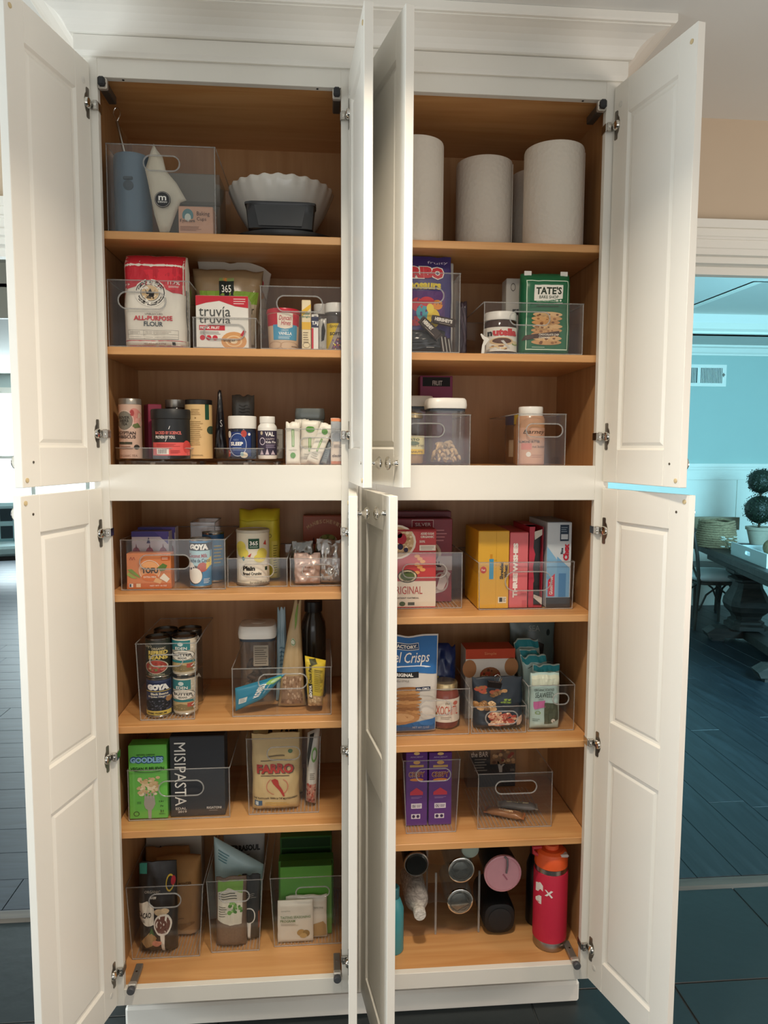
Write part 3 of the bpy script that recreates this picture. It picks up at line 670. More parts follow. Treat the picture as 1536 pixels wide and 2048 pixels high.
# doors
def door(c, hinge, far, z0, z1, s, npan, hz, knob_low):
    d = Vector((far[0]-hinge[0], far[1]-hinge[1])); W = d.length; ang = math.atan2(d.y, d.x); t = .02; S = .062; RT = .085; RB = .088
    H = z1-z0
    rails = [(0, RB), (H-RT, H)]
    if npan == 2: rails.insert(1, (H*.515-.055, H*.515+.055))
    f = MB()
    def b(x0, zz0, x1, zz1): f.box(x0, min(0, s*t), zz0, x1, max(0, s*t), zz1, bev=.0012)
    b(0, 0, S, H); b(W-S, 0, W, H)
    for a, e in rails: b(S, a, W-S, e)
    o = f.build('door', PAINT, c, loc=(hinge[0], hinge[1], z0), rot=(0, 0, ang))
    for (a, e), (a2, e2) in zip(rails[:-1], rails[1:]):
        zl, zh, xl, xh = e, a2, S, W-S
        V, F = [], []
        def loop(ins, y): 
            q = len(V); V.extend([(xl+ins, s*y, zl+ins), (xh-ins, s*y, zl+ins), (xh-ins, s*y, zh-ins), (xl+ins, s*y, zh-ins)]); return q
        for face in (0, 1):
            yy = (lambda q: q) if face == 0 else (lambda q: t-q)
            ls = [loop(0, yy(.0012)), loop(.004, yy(.0065)), loop(.010, yy(.0070)), loop(.018, yy(.0032)), loop(.020, yy(.0030))]
            for q, r in zip(ls[:-1], ls[1:]): F += [(q+i, q+(i+1) % 4, r+(i+1) % 4, r+i) for i in range(4)]
            F.append((ls[-1], ls[-1]+1, ls[-1]+2, ls[-1]+3))
        MB().add(V, F).build('door_panel', PAINT, o)
    # hinge cups on the inner face
    for z in hz:
        zz = z-z0
        pts = [(.006, -.036), (.015, -.036), (.017, -.033), (.017, -.024), (.022, -.017), (.025, -.006), (.025, .006), (.022, .017), (.017, .024), (.017, .033), (.015, .036), (.006, .036), (.004, .033), (.004, -.033)]
        hpl = MB().prism([(p[0]+.002, zz+p[1]) for p in pts], -s*.0016, 0).build('hinge_plate', DSTEEL, o)
        MB().lathe([(.0135, 0), (.0135, .003), (.011, .007), (.004, .009)], seg=14, axis='y', c=(.015, 0, zz)).build('hinge_cup', CHROME, o, smooth=.6) if s > 0 else MB().lathe([(.0135, 0), (.0135, -.003), (.011, -.007), (.004, -.009)], seg=14, axis='y', c=(.015, 0, zz)).build('hinge_cup', CHROME, o, smooth=.6)
    # knob on the outer face
    kz = .055 if knob_low else H-.042
    kp = [(.0075, 0), (.006, .004), (.0045, .010), (.0055, .013), (.012, .017), (.0155, .021), (.0155, .023), (.012, .026), (.004, .0285)]
    MB().lathe([(r, -s*q) for r, q in kp], seg=20, axis='y', c=(W-.038, s*t, kz)).build('knob', CHROME, o, smooth=.7)
    MB().lathe([(.003, 0), (.003, s*.0012)], seg=10, axis='y', c=(W-.038, 0, kz)).build('knob_screw', DSTEEL, o)
    bz_ = .016 if knob_low else H-.016
    MB().lathe([(.0055, 0), (.0055, s*.0015), (.003, s*.0024)], seg=12, axis='y', c=(W-.014, 0, bz_)).build('felt_bumper', P('#C9B48A', rough=.7), o)
    if knob_low: MB().lathe([(.0055, 0), (.0055, s*.0015), (.003, s*.0024)], seg=12, axis='y', c=(W-.018, 0, H-.035)).build('felt_bumper', P('#C9B48A', rough=.7), o)
    cz2 = H-.052 if knob_low else .05
    MB().lathe([(.0075, 0), (.0075, s*.0008), (.0045, s*.0016), (.002, s*.0016)], seg=14, axis='y', c=(.028, 0, cz2)).build('screw_cap', P('#D8D6CE', rough=.4), o, smooth=.6)
    # hinge arms clipped over the frame edge (parts of the cabinet)
    for z in hz:
        dirn = 1 if s < 0 else -1
        e = (.038 if hinge[0] < .3 else .7325) if s < 0 else (.6397 if hinge[0] < 1 else 1.334)
        x0, x1 = hinge[0]+dirn*.002, e+dirn*.0015
        m = MB().box(min(x0, x1), -.0085, z-.0095, max(x0, x1), -.0005, z+.0095, bev=.0015).box(min(x0+dirn*.006, x0+dirn*.016), -.0125, z-.0115, max(x0+dirn*.006, x0+dirn*.016), -.006, z+.0115, bev=.0015)
        m.box(min(e, e+dirn*.0022), -.006, z-.010, max(e, e+dirn*.0022), .022, z+.010)
        m.build('hinge_arm', STEEL, c)
        MB().lathe([(.004, 0), (.004, .0018), (.002, .0022)], seg=10, axis='y', c=(x0+dirn*.011, -.0125, z)).build('hinge_screw', CHROME, c)
UH, LH = (2.503, 1.697), (1.441, .837, .226)
UZ, LZ = (1.574, 2.602), (.128, 1.556)
door(cabL, (.021, -.006), (-.052, -.312), *UZ, -1, 1, UH, True)
door(cabL, (.021, -.006), (-.0575, -.312), *LZ, -1, 2, LH, False)
door(cabL, (.6585, -.006), (.6805, -.318), *UZ, 1, 1, UH, True)
door(cabL, (.6585, -.006), (.6480, -.318), *LZ, 1, 2, LH, False)
door(cabR, (.7135, -.006), (.7885, -.312), *UZ, -1, 1, UH, True)
door(cabR, (.7135, -.006), (.7590, -.314), *LZ, -1, 2, LH, False)
door(cabR, (1.3535, -.006), (1.4160, -.312), *UZ, 1, 1, UH, True)
door(cabR, (1.3535, -.006), (1.4450, -.304), *LZ, 1, 2, LH, False)
# crown moulding wrapped round the three free sides, riser and base
def wrap(profile, name):
    V, F = [], []
    for o, z in profile: V += [(-o, .436, z), (-o, -o, z), (1.372+o, -o, z), (1.372+o, .436, z)]
    n = len(profile)
    for i in range(n):
        j = (i+1) % n
        F += [(i*4+k, i*4+k+1, j*4+k+1, j*4+k) for k in range(3)]
    for k in (0, 3):
        for tq_ in tessellate_polygon([[Vector((p[0], p[1], 0)) for p in profile]]): F.append(tuple(i*4+k for i in tq_))
    return struct(MB().add(V, F), name, PAINT)
wrap([(.0005, 2.619), (.008, 2.619), (.010, 2.624), (.013, 2.630), (.013, 2.636), (.013, 2.666), (.0005, 2.666)], 'trim_riser')
wrap([(.0005, 2.667), (.020, 2.667), (.023, 2.670), (.027, 2.680), (.034, 2.692), (.046, 2.703), (.062, 2.7105), (.080, 2.7145), (.088, 2.7155), (.088, 2.718), (.097, 2.718), (.100, 2.722), (.100, 2.7395), (.0005, 2.7395)], 'trim_crown')
struct(MB().box(.03, .088, .055, 1.345, .43, .1195).box(.022, .056, .0005, 1.356, .43, .066, bev=.007), 'trim_base', PAINT)
# ================================================================== things in the left cabinet
FLR = .0028   # bin floor thickness
def bin_at(label, zn, xl, xr, yt, yb=None, Y=None, dp=.32, **kw):
    Z = SHELF[zn]+.0005
    if Y is None: Y = max(.034, at_z(zx(zn, (xl+xr)/2), zy(zn, yb), Z).y)
    x, wd, h = span(zn, xl, xr, yt, Y, Z)
    ia, ib = (.016, .670) if x < .686 else (.702, 1.356)
    a, b = max(ia, x-wd/2), min(ib, x+wd/2); x, wd = (a+b)/2, b-a
    bin_(label, x-wd/2, x+wd/2, Y, min(dp, .415-Y), Z, h, **kw)
    return x-wd/2, x+wd/2, Y, Z+FLR
# ---------------- L1: top shelf
B = bin_at('tall clear bin holding a piping bag and baking cups, beside the white pie dish', 'L1', 92, 690, 440, Y=.045, handle=(.505, .80, .165, .085))
Y0, Zb = B[2]+.006, B[3]
x, wd, h = span('L1', 110, 322, 452, Y0+.02, Zb)
r = turned('rolled_baking_mat', 'slate blue rolled baking mat standing in the tall clear bin', 'baking mat', x, Y0+.012, Zb, wd*.49, [('rolled_sheet', [(wd*.48, 0), (wd*.49, .004), (wd*.49, h-.02), (wd*.47, h-.012), (wd*.40, h-.012), (wd*.40, .01)], P('#5C7284', rough=.3, var=.06)), ('inner_roll', [(wd*.30, .004), (wd*.30, h-.03), (wd*.26, h-.03), (wd*.26, .01)], P('#4B5F70', rough=.3))])
MB().box(-.012, -wd*.49-.003, h*.62, .012, -wd*.47, h*.66, bev=.002).build('hanging_tab', P('#33434F', rough=.5), r)
MB().lathe([(.013, 0), (.013, .003), (.006, .004)], seg=16, axis='y', c=(0, -wd*.47, h*.56)).build('snap_button', P('#33434F', rough=.5), r)
# metal handle of a whisk leaning out of the bin
a, b_ = at_y(zx('L1', 188), zy('L1', 430), .10), at_y(zx('L1', 150), zy('L1', 300), .10)
wk = thing('whisk', 'whisk with steel loop handle poking above the tall clear bin', 'whisk', (.088, .20, Zb))
wl = Vector((.088, .20, Zb))
t1 = at_y(zx('L1', 180), zy('L1', 420), .17)-wl; t2 = at_y(zx('L1', 148), zy('L1', 310), .17)-wl; t3 = at_y(zx('L1', 138), zy('L1', 275), .17)-wl
MB().tube([t1*.72, t1*.86, t2], .0055, seg=8, taper=[.8, 1, .8]).build('handle', STEEL, wk, smooth=1)
lp = [t2+Vector((.009*math.cos(q*math.pi/8), 0, .018+.018*math.sin(q*math.pi/8))) for q in range(0, 9)]
MB().tube([t2]+lp+[t2+Vector((-.001, 0, 0))], .0016, seg=6).build('hanging_loop', CHROME, wk, smooth=1)
wi = MB()
for q in range(4):
    aa = q*math.pi/4; wi.tube([t1*.72]+[Vector((.028*math.sin(k*math.pi/8)*math.cos(aa), .028*math.sin(k*math.pi/8)*math.sin(aa), 0))+t1*(.72*(1-k/8)) for k in range(1, 8)]+[Vector((0, 0, .003))]+[Vector((-.028*math.sin(k*math.pi/8)*math.cos(aa), -.028*math.sin(k*math.pi/8)*math.sin(aa), 0))+t1*(.72*(1-k/8)) for k in range(7, 0, -1)], .0011, seg=4)
wi.build('wires', STEEL, wk)
# piping bag: cone of cream cloth, tip up
x, wd, h = span('L1', 308, 525, 424, Y0+.004, Zb)
def pip(u): return 0
root = thing('piping_bag', 'cream cloth piping bag hanging point down in the tall clear bin', 'piping bag', (x, Y0+.012, Zb))
ol = [(328, 470), (345, 424), (360, 455), (395, 500), (412, 572), (470, 640), (525, 735), (492, 748), (460, 830), (430, 912), (382, 912), (352, 812), (318, 640), (300, 560)]
pts = [(at_y(zx('L1', px_), zy('L1', py_), Y0+.004).x-x, max(.001, at_y(zx('L1', px_), zy('L1', py_), Y0+.004).z-Zb)) for px_, py_ in ol]
CL = P('#CFC7B4', rough=.75, var=.06, bump=.35, bscale=45)
V = []; F = []; n = len(pts); cxp = sum(p[0] for p in pts)/n; czp = sum(p[1] for p in pts)/n
for f_, y in ((1, 0), (.82, -.006), (.5, -.009), (.15, -.010)):
    V += [(cxp+(p[0]-cxp)*f_, y, czp+(p[1]-czp)*f_) for p in pts]
for k in range(3): F += [(k*n+i, k*n+(i+1) % n, (k+1)*n+(i+1) % n, (k+1)*n+i) for i in range(n)]
F.append(tuple(3*n+i for i in range(n))); o = len(V); V += [(p[0], .003, p[1]) for p in pts]; F += [(i, o+i, o+(i+1) % n, (i+1) % n) for i in range(n)]; F.append(tuple(o+i for i in reversed(range(n))))
MB().add(V, F).build('cloth_cone', CL, root, smooth=1.2)
MB().tube([(p[0], -.001, p[1]) for p in (pts[-1], pts[-2], pts[-3], pts[-4])], .0014, seg=5).build('hem', P('#BDB49F', rough=.8), root)
pr = Print(root, lambda u, v, l: ((u), -.0115-EPS*l, v))
mc = at_y(zx('L1', 401), zy('L1', 743), Y0); mx, mz, R = mc.x-x, mc.z-Zb, .0205
sk = MB().lathe([(R, 0), (R, .0005)], seg=32, axis='y').build('sticker', P('#2B2C2E', rough=.5), LASTBIN, loc=(mc.x-LASTBIN.location.x, -.0006, mc.z-LASTBIN.location.z))
sk['label'] = 'round black sticker with white lettering'
pq = Print(sk, lambda u, v, l: (u*R, -.0008-EPS*l, v*R))
pq.ring(0, 0, .93, .93, .05, '#B9B4AC', part='ring').text('m', -.48, -.12, .48, .42, '#F2F0EA', bold=.02).text('DESIGN', -.55, -.42, .55, -.2, '#F2F0EA', bold=.01).done()
# baking cups carton
x, wd, h = span('L1', 486, 676, 776, Y0, Zb)
root, pr = carton('baking_cups_box', 'small kraft pink carton of baking cups in the tall clear bin', 'box', x, Y0, Zb, wd, .07, h, '#C79A80')
pr.ell(.27, .67, .16, .24, '#5D8488').rect(.1, .42, .44, .55, '#C79A80', 1.5).ell(.27, .60, .09, .14, '#C9CFC4', 2).text('if you care', .04, .40, .47, .55, '#3B3230', bold=.01)
pr.text('Baking', .53, .63, .90, .82, '#4A3430').text('Cups', .53, .46, .80, .62, '#4A3430').lines(.05, .12, .68, .30, 4, '#8C6657').done()
# grey box behind and wire rack behind in the bin
root, pr = carton('grey_lidded_box', 'plain grey lidded box standing at the back of the tall clear bin', 'box', (B[0]+B[1])/2+.055, Y0+.13, Zb, .15, .12, .20, '#7C776E'); 
MB().box(-.077, -.062, .115, .077, -.060, .125).build('lid_edge', P('#6B665E'), root); pr.done()
# pie dish on loaf pan on pizza pan
x, wd, _ = span('L1', 752, 1392, 900, .20, 2.213)
Rp = wd*.5; xp = x
pan = turned('round_baking_pan', 'flat black round baking pan under the loaf pan', 'pan', xp, .20-Rp, 2.2135, Rp, [('pan', [(Rp*.9, 0), (Rp*.97, .006), (Rp, .016), (Rp, .019), (Rp*.985, .019), (Rp*.95, .008), (Rp*.1, .006)], P('#1B1B1C', rough=.35, var=.05))])
for k in range(6):
    q = k*math.pi/3; MB().lathe([(.034, .0065), (.032, .0075), (.030, .0068)], seg=16, c=(.085*math.cos(q), .085*math.sin(q), 0)).build('embossed_ring', P('#242425', rough=.4), pan)
x, wd, h = span('L1', 845, 1240, 748, .040, 2.2335)
lo = thing('loaf_pan', 'black loaf pan standing on the round pan before the pie dish', 'pan', (x, .040+.034, 2.2335))
m = MB(); seg = 32; V = []; F = []
prof = [(.40, .36, 0), (.455, .42, .004), (.47, .45, h*.5), (.485, .48, h-.008), (.5, .5, h-.006), (.5, .5, h), (.48, .47, h), (.465, .44, h*.5), (.44, .40, .008), (.1, .1, .006)]
for a_, b2, z in prof:
    for k in range(seg):
        q = 2*math.pi*k/seg+math.pi/seg; c_, s_ = math.cos(q), math.sin(q); e = (abs(c_)**7+abs(s_)**7)**(-1/7); V.append((wd*a_*c_*e, .068*b2*2*.5*s_*e*1.0, z))
for i in range(len(prof)-1): F += [(i*seg+k, i*seg+(k+1) % seg, (i+1)*seg+(k+1) % seg, (i+1)*seg+k) for k in range(seg)]
F.append(tuple(range(seg))); F.append(tuple((len(prof)-1)*seg+k for k in range(seg)))
m.add(V, F).build('pan_body', P('#232325', rough=.32, var=.05), lo, smooth=.7)
MB().prism([(-wd*.30, h*.12), (wd*.30, h*.12), (wd*.36, h*.86), (-wd*.36, h*.86)], -.0345, -.033).build('painted_highlight', P('#3A3B3D', rough=.3), lo)  # paler trapezoid: the highlight on the black pan, put in as colour
x, wd, _ = span('L1', 752, 1325, 640, .245, 2.2335)
Rb = wd*.5; zbot = 2.2335; ztop = z_of(zy('L1', 592), x, .262-Rb); Hb = ztop-zbot
bo = thing('pie_dish', 'white ceramic pie dish with wavy rim on top of the loaf pan', 'dish', (x+.005, .262, zbot))
V = []; F = []; seg = 128
pro = [(.40, 0, 0), (.47, .03, 0), (.50, .12, 0), (.58, .27, 0), (.71, .44, 0), (.83, .61, .05), (.93, .79, .25), (.98, .90, .7), (1.0, .96, 1), (.985, 1.0, 1), (.955, .97, 1), (.89, .78, .2), (.79, .60, 0), (.66, .43, 0), (.53, .27, 0), (.4, .1, 0), (.1, .06, 0)]
for rr_, zz_, wv in pro:
    for k in range(seg):
        q = 2*math.pi*k/seg; ww = wv*math.cos(q*24); V.append(((Rb*rr_+.0022*ww)*math.cos(q), (Rb*rr_+.0022*ww)*math.sin(q), Hb*zz_+.0016*ww*(1 if zz_ > .85 else 0)))
for i in range(len(pro)-1): F += [(i*seg+k, i*seg+(k+1) % seg, (i+1)*seg+(k+1) % seg, (i+1)*seg+k) for k in range(seg)]
F.append(tuple(reversed(range(seg)))); F.append(tuple((len(pro)-1)*seg+k for k in range(seg)))
MB().add(V, F).build('bowl', P('#E3DED4', rough=.18, var=.02, spec=.6), bo, smooth=.9)
# ---------------- L2
B = bin_at('clear bin around the red and white flour bag', 'L2', 48, 552, 248, Y=.036, handle=(.42, .70, .29, .125))
Y0, Zb = B[2]+.005, B[3]
x, wd, h = span('L2', 128, 525, 62, Y0, Zb)
root, pr = bag('flour_bag', 'red and white paper bag of all purpose flour with round emblem', 'bag', x, Y0+.004, Zb, wd, .115, h, '#E4DDD0', rough=.6, style='brick', p=9, amp=.035, seed=2, body='paper_bag', wtop=.99)
RED = '#C22A38'
pr.rect(.02, .66, .98, .995, RED).poly([(.02, .50), (.02, .66), (.98, .66), (.98, .56), (.80, .57), (.62, .63), (.3, .64), (.1, .60)], RED, 0).poly([(.36, .80), (.95, .84), (.95, .60), (.72, .60), (.45, .70)], '#D8303E', .5)
pr.ell(.46, .565, .245, .145, '#EDE6DA', 1).ring(.46, .565, .225, .132, .06, '#2B2624').ring(.46, .565, .15, .088, .06, '#2B2624').ell(.46, .565, .135, .08, '#D8B98F', 1.5)
pr.poly([(.38, .60), (.41, .52), (.51, .52), (.54, .60), (.50, .565), (.46, .61), (.42, .565)], '#2B2624', 2).rect(.40, .505, .52, .517, '#2B2624', 2)
for k, ch in enumerate('KING ARTHUR'):
    q = math.radians(155-k*13)
    if ch != ' ': pr.text(ch, .46+.187*math.cos(q)-.017, .565+.110*math.sin(q)-.013, .46+.187*math.cos(q)+.017, .565+.110*math.sin(q)+.013, '#2B2624', bold=.02, rot=math.degrees(q)-90, part='arched_lettering')
for k, ch in enumerate('BAKING COMPANY'):
    q = math.radians(205+k*10)
    if ch != ' ': pr.text(ch, .46+.187*math.cos(q)-.014, .565+.110*math.sin(q)-.011, .46+.187*math.cos(q)+.014, .565+.110*math.sin(q)+.011, '#2B2624', bold=.02, rot=math.degrees(q)+90, part='arched_lettering')
pr.text('11.7%', .73, .655, .92, .69, '#F2E9DF', bold=.02).lines(.74, .62, .92, .645, 2, '#F2E9DF').text('UNBLEACHED', .36, .335, .64, .355, '#5B4E4A').text('ALL-PURPOSE', .19, .275, .80, .325, '#C8323F', bold=.03).text('FLOUR', .34, .215, .64, .265, '#3A4650', bold=.02)
pr.rect(.10, .08, .88, .175, '#8F867C', 1).rect(.105, .084, .875, .171, '#E4DDD0', 1.4).rect(.1, .127, .88, .130, '#8F867C', 2).rect(.1, .1, .88, .103, '#8F867C', 2).rect(.33, .103, .335, .171, '#8F867C', 2).lines(.13, .135, .30, .165, 2, '#9C9288').lines(.36, .135, .85, .165, 2, '#9C9288')
pr.rect(.03, .005, .97, .068, '#D04552', 1).text('NET WT 5 LBS (2.27kg)', .34, .024, .68, .042, '#5F2A2E').rect(.76, .015, .9, .06, '#EDE6DA', 2).rect(.78, .02, .83, .05, '#2B2624', 2.4)
pr.rect(.985, .08, .999, .62, '#4A4644', 1).done()
B = bin_at('low clear bin with the sweetener carton in front', 'L2', 570, 960, 478, Y=.036, handle=(.50, .55, .32, .24), dp=.33)
Y0, Zb = B[2]+.005, B[3]
x, wd, h = span('L2', 590, 912, 342, Y0, Zb)
root, pr = carton('sweetener_box', 'white and red carton of monk fruit sweetener below the organic sugar bag', 'box', x, Y0, Zb, wd, .075, h, '#E6E0D6')
pr.poly([(0, .80), (0, .995), (1, .995), (1, .77), (.75, .80), (.45, .90), (.2, .86)], RED, .5).text('truvía', .06, .60, .66, .79, '#4A4B48', bold=0, l=3).text('truvía', .06, .47, .66, .60, '#4A4B48', l=3).rect(.06, .335, .55, .43, '#C8323F', 1).text('MONK FRUIT', .08, .355, .45, .41, '#F4EDE5', bold=.03)
pr.lines(.07, .25, .5, .32, 3, '#9B948C').lines(.72, .83, .96, .96, 3, '#EFC9C6')
for k in range(3): pr.ell(.12+k*.12, .19, .05, .05, '#C8323F')
pr.ell(.72, .13, .27, .20, '#E9DFD3', 1).ell(.72, .13, .245, .18, '#D59A62', 1.5).ring(.72, .13, .16, .11, .2, '#E7C293', 2).ell(.72, .13, .07, .05, '#EAD2AE', 2).poly([(.84, .24), (.9, .34), (.96, .32), (.90, .22)], '#B93A44', 2.5).text('sugar', .52, .1, .76, .16, '#5A4A40').done()
x, wd, h = span('L2', 552, 1000, 160, Y0+.085, Zb)
root, pr = bag('sugar_bag', 'tan pouch of organic sugar with black number panel and green band', 'pouch', x+.003, Y0+.085, Zb, wd*.74, .07, h, '#8C7659', style='pillow', wtop=1.33, p=5, amp=.10, seed=4, rough=.25)
pr.rect(.08, .57, .96, .72, '#7FA03A', 0).rect(.08, .10, .96, .57, '#B9A98F', 0).rect(.38, .66, .60, .84, '#17201C', 1.2).rect(.38, .84, .60, .88, '#7C8D57', 1.2).rect(.44, .84, .5, .88, '#C77A3A', 1.4).text('365', .42, .70, .56, .79, '#F4F1E8', bold=.01).text('ORGANIC', .31, .595, .71, .655, '#F2EEDD', bold=.01).text('cane sugar', .45, .42, .93, .52, '#3E342A').done()
x, wd, h = span('L2', 585, 1045, 108, Y0+.16, Zb)
root, pr = bag('white_pouch', 'white resealable pouch with small red drop behind the organic sugar', 'pouch', x, Y0+.165, Zb, wd*.70, .06, h, '#C3BCAF', style='stand', wtop=1.42, p=5, amp=.05, seed=9, rough=.3, lean=(.004, .0), top=lambda u: .10*max(0, u)**2)
pr.rect(.40, .80, .62, .90, '#23322B', 1).ell(.90, .80, .025, .04, '#B8303A').ell(.93, .66, .03, .04, '#C98A3A').done()
B = bin_at('clear bin of frosting, sprinkles and decorating tubes', 'L2', 985, 1545, 288, Y=.036, handle=(.43, .73, .25, .125), dp=.33)
Y0, Zb = B[2]+.006, B[3]
x, wd, h = span('L2', 1012, 1232, 415, Y0, Zb); r = wd/2*.97
CR = P('#DDBFA0', rough=.5, var=.05, scale=20)
root = turned('frosting_tub', 'tub of vanilla frosting with red lid and blue panel', 'tub', x, Y0, Zb, r, [('tub_wall', [(r*.84, 0), (r*.86, .003), (r*.96, h*.88), (r*.96, h*.90)], CR), ('lid', [(r*.97, h*.885), (r*1.0, h*.89), (r*1.0, h*.95), (r*.97, h*.965), (r*.96, h), (r*.90, h), (r*.88, h*.985), (r*.1, h*.985)], P('#C5283C', rough=.3, var=.03))])
pr = cyl_print(root, r*.855, h*.88, .0, taper=.125)
pr.rect(.02, .66, .98, .99, '#C5283C', 0).rect(.20, .26, .93, .68, '#4E9CC0', 1).poly([(.34, .62), (.34, 1.0), (.80, 1.0), (.80, .62), (.70, .58), (.57, .56), (.44, .58)], '#EBDDCB', 2).text('Duncan', .39, .80, .76, .93, '#B93242', bold=.01, shear=.3).text('Hines', .45, .66, .74, .79, '#B93242', bold=.01, shear=.3).text('CREAMY', .45, .50, .68, .545, '#EAF2F2').text('VANILLA', .37, .39, .78, .48, '#F3F6F4', bold=.03).lines(.36, .28, .82, .37, 3, '#DDEBEE')
pr.ring(.25, .12, .22, .1, .12, '#C7A382', 1).ring(.7, .10, .3, .12, .1, '#C7A382', 1).lines(.78, .06, .96, .11, 1, '#6A5548').done()
def slim(name, label, l, r_, t, dd, col, Yo=0.0):
    x, wd, h = span('L2', l, r_, t, Y0+Yo, Zb); return carton(name, label, 'box', x, Y0+Yo, Zb, wd, dd, h, col)
root, pr = slim('decorating_box', 'slim cream and yellow box standing between frosting tub and jar', 1240, 1296, 368, .05, '#E6D3AC')
pr.poly([(0, .66), (1, .84), (1, .92), (0, .78)], '#E3B23A', 1).rect(0, .40, 1, .55, '#E3B23A', .5).text('Color', .1, .70, .9, .75, '#4C7F6A', bold=.02).text('Bright', .05, .63, .95, .68, '#4C7F6A', bold=.02).lines(.15, .12, .85, .36, 5, '#8F7E62').ring(.5, .08, .4, .055, .12, '#7C6C55').done()
root, pr = slim('slim_white_box', 'slim white box with navy band and red edge beside the yellow box', 1300, 1342, 455, .05, '#E8E2DA')
pr.rect(0, .62, 1, .92, '#23284A', 1).text('TAJ', .05, .66, .98, .80, '#F4F2EC', bold=.04).rect(0, 0, .28, .60, '#C23140', 1).lines(.35, .9, .9, .98, 1, '#777777').done()
x, wd, h = span('L2', 1378, 1520, 385, Y0+.02, Zb); r = wd/2
JC = CLEARP
def sprinkle_jar(nm, lab, x, yf, r, h):
    root = turned(nm, lab, 'jar', x, yf, Zb, r, [('jar_glass', [(r*.95, 0), (r, .004), (r, h*.74), (r*.92, h*.80)], JC), ('lid', [(r*.93, h*.80), (r*.97, h*.81), (r*.97, h*.97), (r*.92, h), (r*.1, h)], WHITEP), ('sprinkles', [(r*.9, .003), (r*.94, .008), (r*.94, h*.52), (r*.1, h*.54)], P('#6E5560', rough=.7, var=.6, scale=160))])
    return root, cyl_print(root, r, h*.74)
root, pr = sprinkle_jar('sprinkles_jar', 'sprinkles jar with white lid and yellow label', x, Y0+.012, r, h)
pr.rect(.02, .02, .95, .76, '#A79A8C', 0).poly([(.02, .02), (.02, .76), (.62, .76), (.15, .02)], '#DDBB30', 1).text('Sprinkle', .22, .62, .78, .72, '#5B4A2A', shear=.3).text('SOFTIES', .25, .42, .88, .51, '#2B2622', bold=.03).poly([(.30, .02), (.55, .36), (.95, .36), (.95, .02)], '#6C5360', 1.5).bits(.34, .03, .9, .32, 40, .03, ['#E3C94B', '#C94F60', '#E9E2DC', '#7C5B88', '#8C4A5A'], asp=.6).done()
x, wd, h = span('L2', 1330, 1405, 388, Y0+.105, Zb); r = wd/2*1.2
root, pr = sprinkle_jar('sprinkles_jar', 'second jar with white lid behind the yellow labelled sprinkles jar', x-.005, Y0+.11, r, h); pr.done()
x, wd, h = span('L2', 1345, 1392, 480, Y0+.002, Zb)
root, pr = bag('silver_sachet', 'narrow black and silver sachet leaning before the jars', 'sachet', x, Y0+.001, Zb, wd, .010, h, '#A8A49C', style='pillow', amp=.15, seed=3, rough=.3, p=3); pr.poly([(.3, .25), (.7, .3), (.85, .6), (.6, .9), (.35, .7)], '#1E1B1B').done()
# ---------------- L3: lower shelf of the upper cabinet, two turntables
def turntable(lab, xc, yc, R):
    Z = SHELF['L3']+.0005
    t = thing('turntable', lab, 'turntable', (xc, yc, Z), group='clear turntables')
    MB().lathe([(R*.8, .014), (R*.98, .014), (R, .017), (R, .046), (R-.0025, .046), (R-.0025, .0175), (R*.1, .0175)], seg=64).build('tray', ACRYL, t, smooth=.6)
    MB().tube([(R*math.cos(k*math.pi/24), R*math.sin(k*math.pi/24), .046) for k in range(48)], .0016, seg=5, closed=True).build('rim', ARIM, t, smooth=1.5)
    MB().lathe([(R*.93, 0), (R*.95, .004), (R*.95, .011), (R*.1, .011)], seg=48).build('base', clear('smoke_acrylic', (.80, .79, .78), frost=.08), t, smooth=.6)
    MB().lathe([(.012, .011), (.012, .014)], seg=14).build('spindle', DSTEEL, t)
    for k in range(6):
        q = k*math.pi/3+.5; MB().box(-.006, -.004, 0, .006, .004, .008).build('foot', ARIM, t, loc=(R*.9*math.cos(q), R*.9*math.sin(q), .0))
    return Z+.018
Rt = .125
x1 = .142
TZ = turntable('clear round turntable carrying tea tin and black supplement tub', x1, .03+Rt+.004, Rt)
x2 = x1+2*Rt+.004
x2 = .385
turntable('clear round turntable carrying sleep gummies jar and black pouch', x2, .150, .098)
def tub3(l, r_, t, Y, zz=None):
    return span('L3', l, r_, t, Y, TZ)
x, wd, h = tub3(100, 240, 265, .085); r = wd/2
GREYM = P('#A9A39A', rough=.3, metal=.7, var=.05)
root = turned('tea_tin', 'pink hibiscus tea tin with silver lid on the turntable', 'tin', x, .085, TZ, r, [('tin_body', [(r, 0), (r, h*.90)], P('#DDB9A4', rough=.4, var=.03)), ('lid', [(r*.98, h*.90), (r*1.0, h*.905), (r, h*.985), (r*.95, h), (r*.1, h)], GREYM)])
pr = cyl_print(root, r, h*.90)
pr.ell(.36, .70, .36, .17, '#8A8476', 1).ring(.36, .70, .40, .19, .06, '#EADBCB', 2).ell(.78, .80, .22, .13, '#D98E84', .5).ell(.86, .66, .16, .09, '#E3A89A', .4).ell(.7, .84, .08, .06, '#B24A4A', 2).poly([(.66, .62), (.9, .66), (.98, .58), (.8, .56)], '#6F7A4C', 2)
pr.text('RIVER', .14, .73, .60, .78, '#3B352E', bold=.01).text('HERB', .18, .67, .56, .72, '#3B352E', bold=.01).text('TEA', .24, .61, .50, .66, '#3B352E', bold=.01).text('EGYPTIAN', .03, .44, .82, .50, '#3A2E2A', bold=.02).text('HIBISCUS', .03, .37, .82, .43, '#3A2E2A', bold=.02)
pr.rect(.07, .26, .68, .305, '#4A4A3A', 1).lines(.1, .16, .72, .24, 2, '#9A7A6A').ell(.84, .21, .10, .045, '#3F3B36').text('ORGANIC TEA', .1, .03, .86, .07, '#8A6A5C').done()
x, wd, h = tub3(236, 330, 300, .135)
